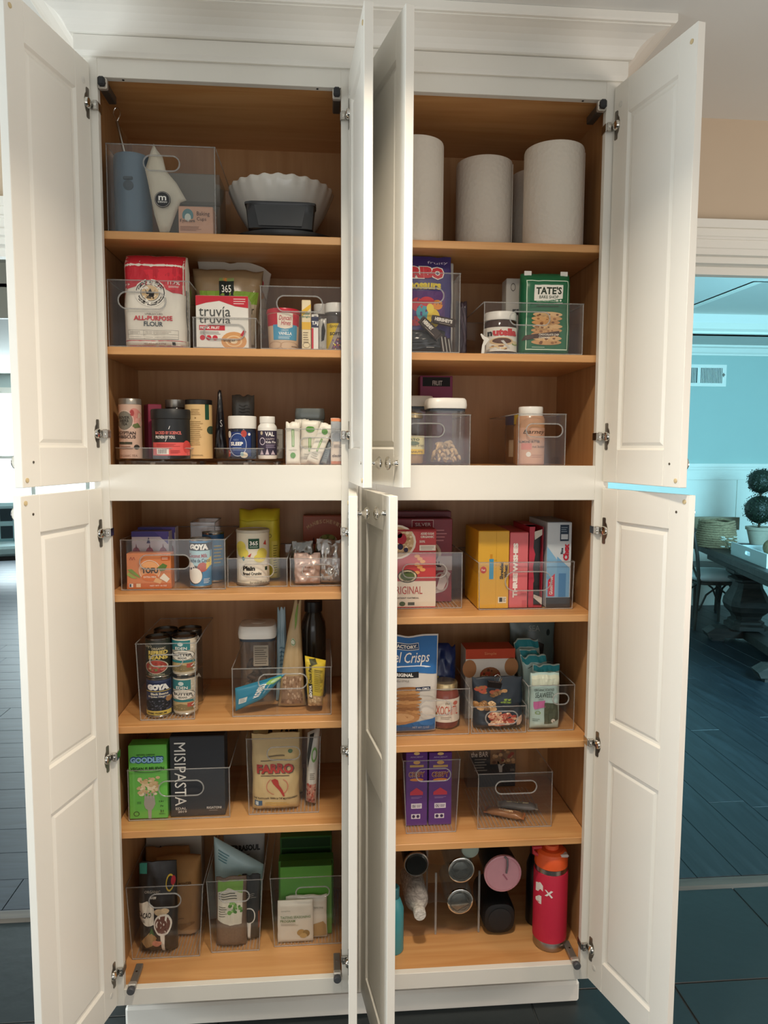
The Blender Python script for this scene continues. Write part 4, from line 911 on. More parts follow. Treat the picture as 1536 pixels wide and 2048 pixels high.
root, pr = carton('magenta_box', 'narrow magenta box behind the pink tea tin', 'box', x+.012, .145, TZ, wd*.9, .045, h, '#8E2F48', rot=.5); pr.lines(.3, .1, .6, .8, 9, '#6B1F36').done()
x, wd, h = tub3(290, 545, 330, .045); r = wd/2
root = turned('supplement_tub', 'black supplement tub with coral lower label on the turntable', 'tub', x, .040, TZ, r, [('tub_body', [(r*.93, 0), (r*.96, .004), (r*.96, h*.80)], P('#1C1D1F', rough=.4)), ('lid', [(r*.97, h*.80), (r*1.0, h*.81), (r*1.0, h*.97), (r*.96, h), (r*.1, h)], P('#1A1B1D', rough=.45))])
pr = cyl_print(root, r*.96, h*.80)
pr.rect(.08, .08, .98, .41, '#E0605C', 0).text('BACKED BY SCIENCE.', .18, .61, .82, .69, '#E57A70', bold=.03).text('PROVEN BY YOU.', .18, .50, .68, .58, '#EEE6E0', bold=.03).poly([(.52, .74), (.535, .74), (.565, .82), (.55, .82)], '#EEE6E0', 2).poly([(.43, .43), (.445, .43), (.475, .50), (.46, .50)], '#EEE6E0', 2)
pr.lines(.2, .30, .8, .38, 3, '#B0403F').rect(.2, .11, .52, .25, '#EDE3D6', 1)
for k in range(14): pr.rect(.25+k*.016, .13, .25+k*.016+(.004 if k % 3 else .009), .24, '#2A2624', 2)
pr.lines(.56, .13, .8, .22, 4, '#A33E3E').ell(.92, .30, .07, .16, '#C94845', 1).done()
x, wd, h = tub3(385, 520, 272, .17); r = wd/2
turned('coffee_jar', 'dark jar with silver lid behind the black supplement tub', 'jar', x, .175, TZ, r, [('jar_body', [(r, 0), (r, h*.82), (r*.9, h*.87)], P('#2A211D', rough=.2)), ('lid', [(r*.93, h*.87), (r*.95, h*.88), (r*.95, h), (r*.1, h)], GREYM)])
x, wd, h = tub3(512, 680, 272, .085); r = wd/2
root = turned('spice_tin', 'tall cream tin with black lid and green seal strip on the turntable', 'tin', x, .080, TZ, r, [('tin_body', [(r, 0), (r, h*.915)], P('#D9B57E', rough=.45, var=.03)), ('lid', [(r*.99, h*.915), (r*1.01, h*.92), (r*1.01, h*.99), (r*.97, h), (r*.1, h)], BLACK)])
pr = cyl_print(root, r, h*.915)
pr.rect(.80, .72, .92, 1.0, '#1F4A34', 1).ell(.97, .53, .12, .075, '#3B4A38').lines(.30, .80, .66, .92, 4, '#A88654').ell(.46, .75, .03, .012, '#8C6C40').lines(.25, .24, .72, .70, 13, '#A88654').text('ORIGINAL', .3, .05, .72, .075, '#5A4A34').done()
# second turntable
def t3(l, r_, t, Y): return span('L3', l, r_, t, Y, TZ)
x, wd, h = t3(688, 768, 205, .10)
root, pr = bag('black_pouch', 'tall black pouch with pointed top between the two turntables', 'pouch', x, .115, TZ, wd*1.05, .045, h, '#17151A', style='stand', amp=.10, seed=6, rough=.25, p=3, wtop=.28); pr.text('S', .62, .46, .84, .56, '#B8B4B0').done()
x, wd, h = t3(805, 955, 238, .20)
root, pr = bag('grey_pouch', 'grey folded pouch standing behind the sleep gummies jar', 'pouch', x-.002, .205, TZ, wd*.92, .04, h, '#5E5A54', style='flat', amp=.08, seed=8, rough=.4, p=5); pr.lines(.35, .45, .85, .85, 8, '#4B4843').done()
x, wd, h = t3(775, 953, 372, .060); r = wd/2
root = turned('sleep_gummies_jar', 'dark blue gummies jar with white lid and round sleep emblem', 'jar', x, .068, TZ, r, [('jar_body', [(r*.94, 0), (r*.97, .004), (r*.97, h*.66), (r*.92, h*.70)], P('#1D2438', rough=.2)), ('lid', [(r*.96, h*.70), (r*1.0, h*.71), (r*1.0, h*.98), (r*.97, h), (r*.1, h)], WHITEP)])
pr = cyl_print(root, r*.97, h*.68)
pr.rect(.02, .08, .84, .92, '#23366E', 0).rect(.86, .1, .97, .9, '#2E3340', 0).ell(.38, .48, .30, .38, '#27407C', 1).ring(.38, .48, .31, .40, .05, '#C9D2E6', 2).text('KIDS', .24, .62, .42, .68, '#8FA4CC').text('SLEEP', .13, .45, .57, .58, '#F4F4F2', bold=.04).lines(.2, .28, .58, .40, 3, '#9DB0D4').ell(.60, .86, .10, .12, '#B8483F', 2).ell(.08, .84, .06, .12, '#E9E4DA', 2).ell(.60, .13, .13, .10, '#D9CBB2', 2).ell(.53, .16, .06, .08, '#A9C2C4', 3).ell(.78, .84, .04, .05, '#E9E4DA', 2).ell(.05, .18, .06, .12, '#B8483F', 2).done()
x, wd, h = t3(958, 1078, 375, .052); r = wd/2
root = turned('vitamin_bottle', 'white vitamin bottle with dark purple label beside the sleep jar', 'bottle', x+.002, .062, TZ, r, [('bottle_body', [(r*.94, 0), (r, .004), (r, h*.72), (r*.96, h*.77), (r*.78, h*.82), (r*.74, h*.85)], WHITEP), ('cap', [(r*.78, h*.845), (r*.8, h*.85), (r*.8, h*.99), (r*.77, h), (r*.1, h)], WHITEP)])
pr = cyl_print(root, r, h*.74)
pr.rect(.01, .12, .99, .90, '#3C3446', 0).text('VAL', .42, .72, .86, .86, '#F0EAE6', bold=.03).text('HAPPY', .46, .60, .88, .66, '#D8C8C4').text('Kids Flo', .46, .50, .92, .57, '#F0EAE6', bold=.02).ring(.28, .56, .14, .12, .2, '#D8CCD4').lines(.46, .34, .95, .47, 4, '#A79AB0').poly([(.16, .14), (.24, .30), (.34, .14)], '#C9BAC4', 1).poly([(.42, .14), (.52, .34), (.62, .14)], '#C9BAC4', 1).poly([(.7, .14), (.8, .28), (.9, .14)], '#C9BAC4', 1).ell(.24, .82, .06, .06, '#C9B89C').done()
x, wd, h = t3(1078, 1135, 455, .115)
root, pr = carton('grey_carton', 'narrow grey carton with vertical black lettering beside the vitamin bottle', 'box', x-.006, .125, TZ, wd, .05, h, '#8F8A82'); pr.text('NO WEEP', .25, .2, .55, .7, '#2B2826', bold=.02, rot=90).rect(.0, .80, 1, .82, '#7A756D').done()
# bin with drink sachets
B = bin_at('clear bin packed with white and green drink sticks', 'L3', 1140, 1520, 455, Y=.030, handle=(.5, .62, .26, .15), dp=.30)
Y0, Zb = B[2]+.006, B[3]
stick = [(1135, 1222, 408, .0, '#E1DACB', 1, -.0), (1222, 1335, 400, .020, '#DDD6C6', 2, .03), (1270, 1400, 405, .006, '#E3DCCD', 3, .38), (1205, 1290, 392, .045, '#D8D2C4', 4, -.05), (1290, 1345, 405, .040, '#D9D3C6', 5, .02)]
for i, (l, r_, t, Yo, c_, sd, rl) in enumerate(stick):
    x, wd, h = span('L3', l, r_, t, Y0+Yo, Zb)
    if rl > .2: wd *= .62; h *= .98
    labs = ['white drink stick with long green bar standing upright at the bin corner', 'white drink stick with round green dot behind the tilted one', 'white drink stick with green dot tilted across the clear bin', 'white drink stick in the back row with plain top', 'white drink stick in the back row behind the tilted one']
    root, pr = bag('drink_stick', labs[i], 'sachet', x-(.014 if rl > .2 else -.003), Y0+Yo, Zb+(.004 if rl > .2 else 0), wd, .012, h, c_, style='flat', amp=.05, seed=sd, roll=rl, group='drink sticks in the sachet bin', rough=.4, p=4)
    if i == 0: pr.rect(.42, .42, .60, .82, '#6C9B4C').rect(.47, .44, .55, .80, '#C9D6B4', 1.5).ell(.5, .22, .19, .068, '#5C9440').lines(.2, .33, .8, .36, 1, '#A8A294')
    elif i in (1, 2): pr.ell(.5, .80, .24, .07, '#5C9440').rect(.43, .30, .57, .62, '#7BA45C').rect(.47, .32, .53, .60, '#C9D6B4', 1.5).lines(.2, .12, .8, .26, 3, '#B4AE9F')
    pr.done()
x, wd, h = span('L3', 1418, 1500, 385, Y0+.004, Zb)
root, pr = bag('orange_drink_stick', 'drink stick with orange top and grey wave in the sachet bin corner', 'sachet', x, Y0+.004, Zb, wd, .012, h, '#D9C7B4', style='flat', amp=.05, seed=12, rough=.35, p=4)
pr.rect(.02, .93, .98, .99, '#E08A5C').rect(.02, .50, .98, .92, '#A9ABAC').ell(.45, .60, .35, .09, '#8E9296', 1).lines(.2, .36, .8, .44, 3, '#7D6F66').text('electro', .1, .17, .9, .23, '#5A4A44', bold=.02).rect(.02, .02, .98, .08, '#E0906C').done()
x, wd, h = span('L3', 1340, 1405, 530, Y0+.022, Zb)
root, pr = bag('grey_drink_stick', 'grey blue drink stick tilted behind the white ones', 'sachet', x, Y0+.024, Zb+.003, wd*.6, .010, h, '#8C979C', style='flat', amp=.05, seed=15, roll=.3, rough=.35, p=4); pr.lines(.2, .2, .8, .7, 6, '#6F7A80').done()
x, wd, h = span('L3', 1195, 1385, 328, Y0+.09, Zb)
tn = turned('tea_caddy', 'grey metal tea caddy with overhanging lid behind the drink sticks', 'tin', x, Y0+.09, Zb, wd*.46, [('tin_body', [(wd*.44, 0), (wd*.45, .003), (wd*.45, h*.82)], P('#7F8380', rough=.4, metal=.5)), ('lid', [(wd*.47, h*.80), (wd*.485, h*.82), (wd*.485, h*.92), (wd*.46, h), (wd*.1, h)], P('#6C706D', rough=.35, metal=.6))], sq=7, sy=.8)
pr = Print(tn, lambda u, v, l: ((u-.5)*wd*.9, -wd*.45*.8-EPS*(l+1), v*h*.8)); pr.text('comfort', .22, .62, .78, .80, '#2B2B2A', shear=.2).done()
# ---------------- L4
B = bin_at('wide clear bin with tofu carton and coconut milk can', 'L4', 122, 742, 265, 562, dp=.34, handle=(.42, .56, .24, .14))
Y0, Zb = B[2]+.008, B[3]
x, wd, h = span('L4', 158, 420, 345, Y0, Zb)
root, pr = carton('tofu_box', 'orange carton of tofu in front of the purple boxes', 'box', x, Y0, Zb, wd, .045, h, '#D9834A')
pr.rect(.0, .0, 1, .16, '#C9692F', .3).ell(.52, .50, .24, .28, '#E9A873', 1).ring(.52, .52, .245, .29, .05, '#EFE2CF', 2).text('TOFU', .34, .44, .71, .60, '#2E2420', bold=.04).ell(.52, .33, .19, .11, '#D8742F', 2.4).text('EXTRA FIRM', .38, .31, .66, .36, '#F2E4D2', bold=.02)
pr.poly([(.02, .55), (.10, .45), (.30, .30), (.28, .38), (.12, .56)], '#7D9A3C', 2).poly([(.0, .40), (.12, .30), (.24, .30), (.05, .48)], '#98AC4A', 2).poly([(.70, .60), (.82, .72), (.92, .66), (.86, .52), (.76, .50)], '#5C7A3A', 2.6).poly([(.74, .30), (.90, .18), (.97, .28), (.84, .44)], '#EDE5D4', 2.6).poly([(.60, .2), (.75, .14), (.8, .24), (.66, .32)], '#E4B07A', 2.6)
pr.text('/\\/\\', .07, .82, .20, .90, '#A8432A', bold=.02).rect(.78, .80, .98, .92, '#C65E2A', 1).lines(.8, .82, .96, .9, 2, '#F0D9C2').rect(.05, .05, .14, .15, '#EFE8DC', 1).rect(.06, .06, .10, .14, '#33465C', 2).rect(.21, .05, .31, .15, '#E9C9A0', 1).text('NET WT 16 OZ', .52, .07, .9, .11, '#F2E4D2', bold=.01).done()
for k, (l, r_, t, Yo, lab) in enumerate(((190, 410, 215, .055, 'white and purple carton with beet picture behind the tofu box'), (228, 448, 190, .105, 'second white and purple carton stacked behind the first beet carton'))):
    x, wd, h = span('L4', l, r_, t, Y0+Yo, Zb)
    root, pr = carton('beet_carton', lab, 'box', x, Y0+Yo, Zb, wd, .045, h, '#C9BFC4', flap='#8B86A0', group='beet cartons')
    pr.rect(0, .90, 1, 1, '#4A4484', 1).poly([(.62, .995), (.98, .76), (.98, .995)], '#5A4F94', 2).poly([(.40, .78), (.46, .90), (.50, .78)], '#3B3360', 2)
    for q in range(3): pr.ell(.12+q*.36, .58, .11, .13, '#A3274A', 2).poly([(.10+q*.36, .68), (.12+q*.36, .78), (.15+q*.36, .68)], '#7D2140', 2)
    pr.done()
x, wd, h = span('L4', 518, 650, 262, Y0, Zb)
root, pr = can('coconut_milk_can', 'blue and white can of coconut milk with halved coconut picture', x, Y0, Zb, wd/2, h, '#3E86B8')
pr.rect(.0, .80, 1, .98, '#15181C', 1).text('GOYA', .10, .815, .90, .955, '#F4F2EC', bold=.08, l=3).rect(0, .44, 1, .80, '#A9CDD6', .6).text('Coconut Milk', .05, .64, .86, .73, '#A33A44', bold=.02).text('Leche de Coco', .05, .53, .95, .62, '#22364A', bold=.02).ell(.30, .24, .36, .22, '#3A2A22', 1.5).ell(.34, .22, .30, .18, '#F1ECE2', 2).ell(.08, .38, .24, .16, '#F1ECE2', 1.8).ell(.66, .42, .22, .11, '#B5503C', 1.8).poly([(.80, .36), (.99, .46), (.99, .66), (.82, .56)], '#E7C83A', 2.6).lines(.7, .04, .96, .16, 4, '#EAF0F2').done()
x, wd, h = span('L4', 610, 742, 225, Y0+.082, Zb)
root, pr = can('blue_can', 'dark blue can with steel lid behind the coconut milk', x-.008, Y0+.085, Zb, wd/2, h, '#1F5078'); pr.rect(.55, .3, .98, .9, '#2F7CA8', 1).lines(.6, .35, .95, .8, 6, '#C9B04A').done()
# smaller dark bin at the back
bin_('small clear bin stored behind the wide one on the canned milk shelf', B[0]+.155, B[1]-.055, .27, .13, Zb, .165, handle=None, group='clear storage bins')
B = bin_at('short clear bin with the bread crumbs canister', 'L4', 752, 1108, 375, 545, dp=.34, handle=(.5, .58, .27, .22))
Y0, Zb = B[2]+.007, B[3]
x, wd, h = span('L4', 795, 995, 210, Y0, Zb); r = wd/2
root = turned('bread_crumbs_canister', 'cream paper canister of bread crumbs with pears and green square', 'canister', x, Y0, Zb, r, [('canister_wall', [(r*.98, 0), (r*.98, h*.955)], P('#DDD5C0', rough=.5, var=.03)), ('lid', [(r*.99, h*.945), (r*1.01, h*.95), (r*1.01, h*.99), (r*.98, h), (r*.93, h), (r*.92, h*.985), (r*.1, h*.985)], P('#B9B3A2', rough=.35)), ('base_rim', [(r*.98, 0), (r*1.0, .001), (r*1.0, .005), (r*.98, .006)], GREYM)])
pr = cyl_print(root, r*.98, h*.955)
pr.rect(.41, .70, .73, .89, '#1F4A34', 1).text('365', .45, .765, .69, .845, '#F4F1E8', bold=.03).lines(.45, .72, .69, .75, 1, '#CFE0D0').ell(.18, .72, .15, .12, '#D9C95A', 1).ell(.24, .62, .17, .09, '#D9C95A', 1).ell(.80, .60, .14, .11, '#D9C95A', 1).ell(.74, .52, .17, .08, '#D9C95A', 1).poly([(.30, .50), (.26, .56), (.20, .52), (.26, .46)], '#4F8A94', 2).poly([(.38, .56), (.50, .62), (.46, .54)], '#B8453A', 2).poly([(.84, .78), (.90, .86), (.92, .76)], '#B8453A', 2)
pr.rect(.10, .10, .93, .42, '#E9E2D2', 1).text('Plain', .24, .285, .60, .375, '#26221E', bold=.05).text('Bread Crumbs', .24, .20, .78, .26, '#26221E', bold=.03).text('1', .88, .28, .94, .35, '#3A4A38', bold=.04).text('broadlea', .45, .04, .93, .085, '#6A6050').done()
x, wd, h = span('L4', 808, 1065, 85, Y0+.10, Zb)
root, pr = bag('yellow_flour_bag', 'bright yellow paper bag behind the bread crumbs canister', 'bag', x, Y0+.10, Zb, wd*.94, .09, h, '#C9BE2E', style='brick', p=8, amp=.04, seed=21, rough=.5, body='paper_bag'); pr.rect(.82, .04, .98, .55, '#D9CE62', .5).text('O', .74, .60, .82, .66, '#3A3A20').lines(.86, .08, .96, .5, 12, '#7C7430').rect(.03, .84, .97, .85, '#A89C1E').done()
B = bin_at('short clear bin of silver snack pouches', 'L4', 1122, 1520, 375, 540, dp=.30, handle=(.46, .56, .26, .22))
Y0, Zb = B[2]+.006, B[3]
SIL = P('#B4B0AC', rough=.22, metal=.75, var=.1, bump=.5, bscale=40)
for i, (l, r_, t, Yo, lab, rl, mt) in enumerate(((1138, 1308, 350, .0, 'crumpled pale pink foil pouch at the front of the pouch bin', .0, P('#C3A79A', rough=.3, metal=.3, var=.08, bump=.5, bscale=40)), (1285, 1430, 290, .012, 'shiny silver foil pouch standing beside the pink one', .10, SIL), (1130, 1275, 280, .06, 'dark silver foil pouch behind the pale pink one', -.05, P('#8B8986', rough=.2, metal=.8, var=.1, bump=.5, bscale=40)), (1262, 1440, 268, .085, 'wide silver foil pouch at the back of the pouch bin', .05, SIL))):
    x, wd, h = span('L4', l, r_, t, Y0+Yo, Zb)
    root, pr = bag('foil_pouch', lab, 'pouch', x, Y0+Yo+.004, Zb+.002, wd*.9, .035, h, '#B4B0AC', mat=mt, style='stand', amp=.22, seed=30+i, roll=rl*.5, group='foil pouches')
    if i < 2: pr.text('THE', .30, .52 if i == 0 else .66, .66, .58 if i == 0 else .71, '#6B4A42').lines(.3, .38, .68, .46, 3, '#B0887A')
    if i == 1: pr.text('essica', .08, .06, .5, .12, '#5A5450')
    pr.done()
x, wd, h = span('L4', 1200, 1460, 122, .35, SHELF['L4']+.0005)
root, pr = carton('matzo_box', 'orange brown box with arched lettering standing at the back', 'box', x, .352, SHELF['L4']+.0005, wd, .05, h, '#A8522C')
for k, ch in enumerate('MANISCHEWITZ'):
    q = math.radians(128-k*7.2); pr.text(ch, .5+.62*math.cos(q)-.030, .42+.48*math.sin(q)-.035, .5+.62*math.cos(q)+.030, .42+.48*math.sin(q)+.035, '#DDB48A', bold=.04, rot=math.degrees(q)-90, part='arched_lettering')
pr.ell(.56, .55, .22, .12, '#C9B39A', 1).ell(.56, .60, .17, .07, '#7C8A48', 2).ell(.48, .62, .06, .04, '#A9B06A', 2.5).ell(.64, .62, .06, .04, '#A9B06A', 2.5).poly([(.18, .5), (.24, .62), (.3, .5)], '#6B2F1C', 1).done()
# ---------------- L5
B = bin_at('tall clear bin stacked with bean cans', 'L5', 215, 575, 288, 740, dp=.30, handle=(.50, .78, .27, .075), taper=.10, ribs=True)
Y0, Zb = B[2]+.010, B[3]
bw = B[1]-B[0]
x, wd, h = span('L5', 262, 428, 455, Y0, Zb); r0 = .0345; ch_ = max(.100, min(.112, h))
xa = B[0]+.0165+r0*1.0; xb = xa+2*r0+.0015
def beans(nm, lab, x, y, z, col, r=r0): return can(nm, lab, x, y, z, r, ch_, col, group='bean cans in the tall bin', lid=P('#77736E', rough=.25, metal=1))
root, pr = beans('black_beans_can', 'navy can of black beans under the refried beans can', xa, Y0, Zb, '#28345A')
pr.rect(.05, .70, .99, .97, '#1A2348', 1).rect(.05, .70, .99, .72, '#C9B04A', 2).text('GOYA', .14, .74, .95, .92, '#F5F3EE', bold=.10).text('Black Beans', .28, .60, .92, .67, '#E9E0C8', bold=.03).text('Frijoles Negros', .18, .51, .96, .58, '#E9E0C8', bold=.02).ell(.5, .30, .48, .22, '#15151B', 1).bits(.08, .12, .92, .44, 60, .035, ['#2C2C36', '#3F3F4C', '#17171D', '#5A5A68'], asp=.5, seed=4).ell(.93, .46, .09, .08, '#A8794A', 2.6).rect(.03, .0, .99, .13, '#D9BF5A', 2.6).text('PRIME PREMIUM', .15, .03, .85, .09, '#4A3C1C', bold=.02, l=5).done()
root, pr = beans('butter_beans_can', 'teal and white can of butter beans standing beside the black beans', xb, Y0+.012, Zb, '#D9CDB8')
def eden(pr):
    pr.rect(.02, .70, .80, .985, '#2E7F83', 1).ell(.42, .88, .11, .06, '#CFE0DC', 2).text('EDEN', .22, .715, .68, .80, '#F2EFE6', bold=.02).bits(.82, .05, .99, .95, 26, .035, ['#E9DFD0', '#CFC0AC', '#F2EADC'], asp=.5, seed=6).ell(.48, .55, .46, .16, '#3A3632', 2).ell(.48, .55, .44, .15, '#EFE9DC', 2.5).text('ORGANIC', .28, .62, .70, .655, '#3A3632').text('BUTTER', .12, .525, .86, .60, '#2A2624', bold=.03).text('BEANS', .32, .44, .66, .50, '#2A2624', bold=.02).rect(.02, .33, .95, .40, '#2E7F83', 1.6).poly([(.02, .05), (.02, .33), (.95, .33), (.95, .05)], '#C9AE7C', .6).poly([(.05, .2), (.4, .28), (.8, .22), (.95, .26), (.95, .08), (.05, .06)], '#8C7A52', 1).rect(.66, .18, .88, .30, '#B8503E', 2).done()
eden(pr)
root, pr = beans('refried_beans_can', 'black can of organic refried beans stacked on the black beans', xa, Y0+.001, Zb+ch_+.0005, '#26281F')
pr.text("Amy's", .02, .80, .36, .92, '#C9BEA0', shear=.3, bold=.01).text('ORGANIC', .35, .76, .86, .83, '#D9CBA8', bold=.02).text('REFRIED', .22, .62, .93, .74, '#E2C86A', bold=.05).text('BEANS', .22, .48, .93, .60, '#D8BE60', bold=.05).ell(.50, .26, .42, .20, '#A8473C', 1).ring(.50, .26, .44, .21, .08, '#C9BFA8', 2).bits(.2, .14, .8, .38, 30, .05, ['#C96A58', '#8F3A30', '#D8A48C', '#7A8A48'], asp=.5, seed=8).text('TRADITIONAL', .2, .0, .84, .06, '#B9B596', bold=.02).done()
root, pr = beans('butter_beans_can', 'second teal and white can of butter beans stacked on the lower one', xb, Y0+.013, Zb+ch_+.0005, '#D9CDB8'); eden(pr)
for k, (xx, lab) in enumerate(((xa+.004, 'dark lidded can behind the refried beans can'), (xb+.002, 'dark lidded can with white letter behind the stacked butter beans can'))):
    for lv in range(2):
        root, pr = beans('dark_can', lab if lv else lab.replace('can', 'can underneath', 1), xx, Y0+.012+2*r0+.004+k*.006, Zb+lv*(ch_+.0005), '#1D1D1B'); pr.text('A', .80, .76, .95, .90, '#D9D4C8', bold=.03).done()
B = bin_at('clear bin of dried mushrooms, kombu and bean pouches', 'L5', 780, 1368, 432, 715, dp=.30, handle=(.51, .72, .245, .155), ribs=False)
Y0, Zb = B[2]+.007, B[3]
# pop container with dried mushrooms
x, wd, h = span('L5', 812, 1042, 185, Y0+.075, Zb); R = wd/2
zb2 = Zb
def pop_container(lab, x, yf, z, R, h, extra=True):
    root = turned('pop_container', lab, 'container', x, yf, z, R*.95, [('clear_body', [(R*.84, 0), (R*.88, .004), (R*.93, h*.72), (R*.96, h*.80), (R*.93, h*.80), (R*.90, h*.72), (R*.85, .008), (R*.1, .006)], CLEARP), ('seal', [(R*.90, h*.80), (R*.92, h*.80), (R*.92, h*.835), (R*.90, h*.84)], P('#39424E', rough=.5)), ('lid', [(R*.95, h*.835), (R*.98, h*.84), (R*1.0, h*.89), (R*.97, h*.96), (R*.90, h*.99), (R*.5, h)], WHITEP)], sq=5)
    MB().lathe([(R*.40, h*.9905), (R*.40, h*1.002), (R*.36, h*1.006), (R*.05, h*1.006)], seg=24).build('push_button', P('#D9D5CC', rough=.35), root, smooth=.6)
    return root
root = pop_container('square clear container of dried mushrooms with white push lid', x, Y0+.075, Zb, R, h)
pr = Print(root, lambda u, v, l: ((u-.5)*R*1.7, -R*.93-EPS*(l+1), v*h)); pr.rect(.40, .50, .85, .76, '#9A8F80', 0, part='paper_tag').lines(.44, .52, .82, .74, 8, '#5B5248').done()
MU = [P('#5A4232', rough=.85, var=.3, scale=60, bump=.3, bscale=80), P('#77583F', rough=.85, var=.3, scale=60, bump=.3, bscale=80)]
mm = MB().lathe([(.004, -.010), (.005, 0), (.013, .001), (.017, .006), (.014, .012), (.007, .015), (.001, .0155)], seg=12); mo = None
rs = random.Random(11)
for k in range(34):
    px_, py_, pz_ = x+rs.uniform(-.7, .7)*(R*.86-.016), Y0+.075+R*.95+rs.uniform(-.8, .8)*(R*.8-.016), Zb+.022+(k//7)*.022
    if mo is None: mo = mm.build('dried_mushroom', MU[0], None, smooth=1); mme = mo.data; m2 = mme.copy(); m2.materials[0] = MU[1]; o = mo
    else: o = bpy.data.objects.new('dried_mushroom', mme if k % 2 else m2); COL.objects.link(o)
    o.location = (px_, py_, pz_); o.rotation_euler = (rs.uniform(-.9, .9), rs.uniform(-.9, .9), rs.uniform(0, 6))
    tag(o, 'small brown dried mushroom in the square clear container', 'mushroom', 'dried mushrooms')
# kombu bag lying diagonally at the front
def slab_bag(name, lab, cat, zn, quad, Y, dp, col, mat=None, amp=.06, seed=1, group=None, rough=.3):
    """flat bag seen as a quadrilateral, given by its four corners bottom-left, bottom-right, top-right, top-left on the depth plane Y"""
    P4 = [at_y(zx(zn, a), zy(zn, b), Y) for a, b in quad]; base = sum(P4, Vector())/4; zmin = min(p.z for p in P4); org = Vector((base.x, Y, zmin))
    root = thing(name, lab, cat, org, group=group); q = [p-org for p in P4]
    def f(u, v, sgn, e=0):
        p = (q[0]*(1-u)+q[1]*u)*(1-v)+(q[3]*(1-u)+q[2]*u)*v
        T = .001+dp/2*max(0, 1-abs(2*u-1)**3)**.5*max(0, 1-abs(2*v-1)**4)**.5*(1+amp*2*noise.noise(Vector((u*3+seed, v*4, seed))))
        return (p.x, p.y+dp/2+sgn*(T+e), p.z)
    nu, nv = 16, 18; n = 2*nu; vs = []
    for j in range(nv+1):
        for i in range(nu): vs.append(f((1-math.cos(math.pi*i/nu))/2, j/nv, -1))
        for i in range(nu): vs.append(f((1+math.cos(math.pi*i/nu))/2, j/nv, 1))
    fs = [(j*n+i, j*n+(i+1) % n, (j+1)*n+(i+1) % n, (j+1)*n+i) for j in range(nv) for i in range(n)]
    for j in (0, nv):
        for i in range(1, nu): fs.append(tuple(dict.fromkeys((j*n+i, j*n+i+1, j*n+(n-i-1) % n, j*n+(n-i) % n))))
        fs.append((j*n, j*n+1, j*n+n-1))
    MB().add(vs, [q_ for q_ in fs if len(q_) > 2]).build('pouch_body', mat or P(col, rough=rough, var=.05, bump=.25, bscale=28), root, smooth=1.2)
    return root, Print(root, lambda u, v, l: f(u, v, -1, EPS*(l+3)), seg=20)
root, pr = slab_bag('kombu_bag', 'teal blue kombu bag with white lettering slanting across the bin', 'bag', 'L5', [(798, 696), (960, 622), (1100, 470), (795, 560)], Y0+.004, .028, '#2E86A6', seed=3)
pr.text('KOMBU', .50, .34, .68, .86, '#F2F2EC', bold=.04, rot=90).poly([(.62, .80), (.86, .72), (.98, .86), (.9, .97), (.7, .96)], '#8FB85E', 1).ell(.84, .86, .09, .07, '#BCD8A8', 2).rect(.10, .30, .32, .52, '#D8DDD8', 1).lines(.13, .33, .3, .5, 4, '#7C8C90').text('organic', .74, .4, .80, .78, '#E6ECEA', rot=90).done()
x, wd, h = span('L5', 1050, 1205, 38, Y0+.045, Zb)
TANC = clear('tan_film', (.80, .74, .66), frost=.45, rough=.2)
root, pr = bag('tan_pouch', 'tall tan kraft pouch with green leaf tip', 'pouch', x+.002, Y0+.05, Zb, wd*1.1, .045, h, '#B39A72', style='stand', amp=.09, seed=41, rough=.5, wtop=.25, lean=(.018, 0), p=3)
pr.poly([(.35, .86), (.5, .99), (.62, .99), (.6, .80), (.5, .74)], '#7E9A4C', 1).ell(.45, .62, .16, .035, '#DDE0CC', 1).ring(.45, .62, .15, .03, .25, '#5C8440', 2).rect(.1, .03, .9, .30, '#9C7F66', .6).bits(.12, .04, .88, .29, 60, .04, ['#B59A80', '#8A6B54', '#C9AE94'], asp=.35, seed=3).done()
x, wd, h = span('L5', 1040, 1105, 60, Y0+.10, Zb)
root, pr = bag('clear_blue_pouch', 'pale blue crinkled pouch wedged behind the tan pouch', 'pouch', x, Y0+.105, Zb, wd*1.2, .03, h*.97, '#8FA8B2', style='stand', amp=.2, seed=44, rough=.25, wtop=.6, p=3); pr.lines(.3, .2, .8, .6, 9, '#5E7C8A').done()
x, wd, h = span('L5', 1185, 1335, 50, Y0+.115, Zb); R = wd/2
h = min(h, SHELF['L4']-.024-Zb)
turned('dark_bottle', 'black capped dark glass bottle at the back of the pouch bin', 'bottle', x, Y0+.12, Zb, R, [('bottle_body', [(R*.95, 0), (R, .005), (R, h*.70), (R*.93, h*.78), (R*.62, h*.88), (R*.58, h*.90)], P('#2B2620', rough=.15)), ('cap', [(R*.70, h*.89), (R*.72, h*.90), (R*.72, h*.995), (R*.68, h), (R*.1, h)], BLACK)])
root, pr = slab_bag('chickpea_bag', 'yellow and clear bag of dried chickpeas standing at the bin corner', 'bag', 'L5', [(1228, 668), (1315, 668), (1335, 400), (1208, 372)], Y0+.003, .045, '#D2B93A', seed=9, amp=.12)
pr.rect(.0, .0, 1, .26, '#B79C76', .5).bits(.08, .02, .92, .24, 34, .075, ['#D8BD94', '#C4A57C', '#E3CDA8'], asp=.42, seed=5).rect(.12, .20, .34, .50, '#1C1B1A', 2.6).text('GOYA', .15, .23, .31, .47, '#F4F2EC', bold=.06, rot=90, l=4).text('Chick Peas', .16, .52, .32, .88, '#3A3420', bold=.03, rot=90).lines(.45, .34, .9, .82, 12, '#8C7A28').poly([(.3, .86), (.6, .93), (.5, 1), (.2, .98)], '#4A4A2C', 2).done()
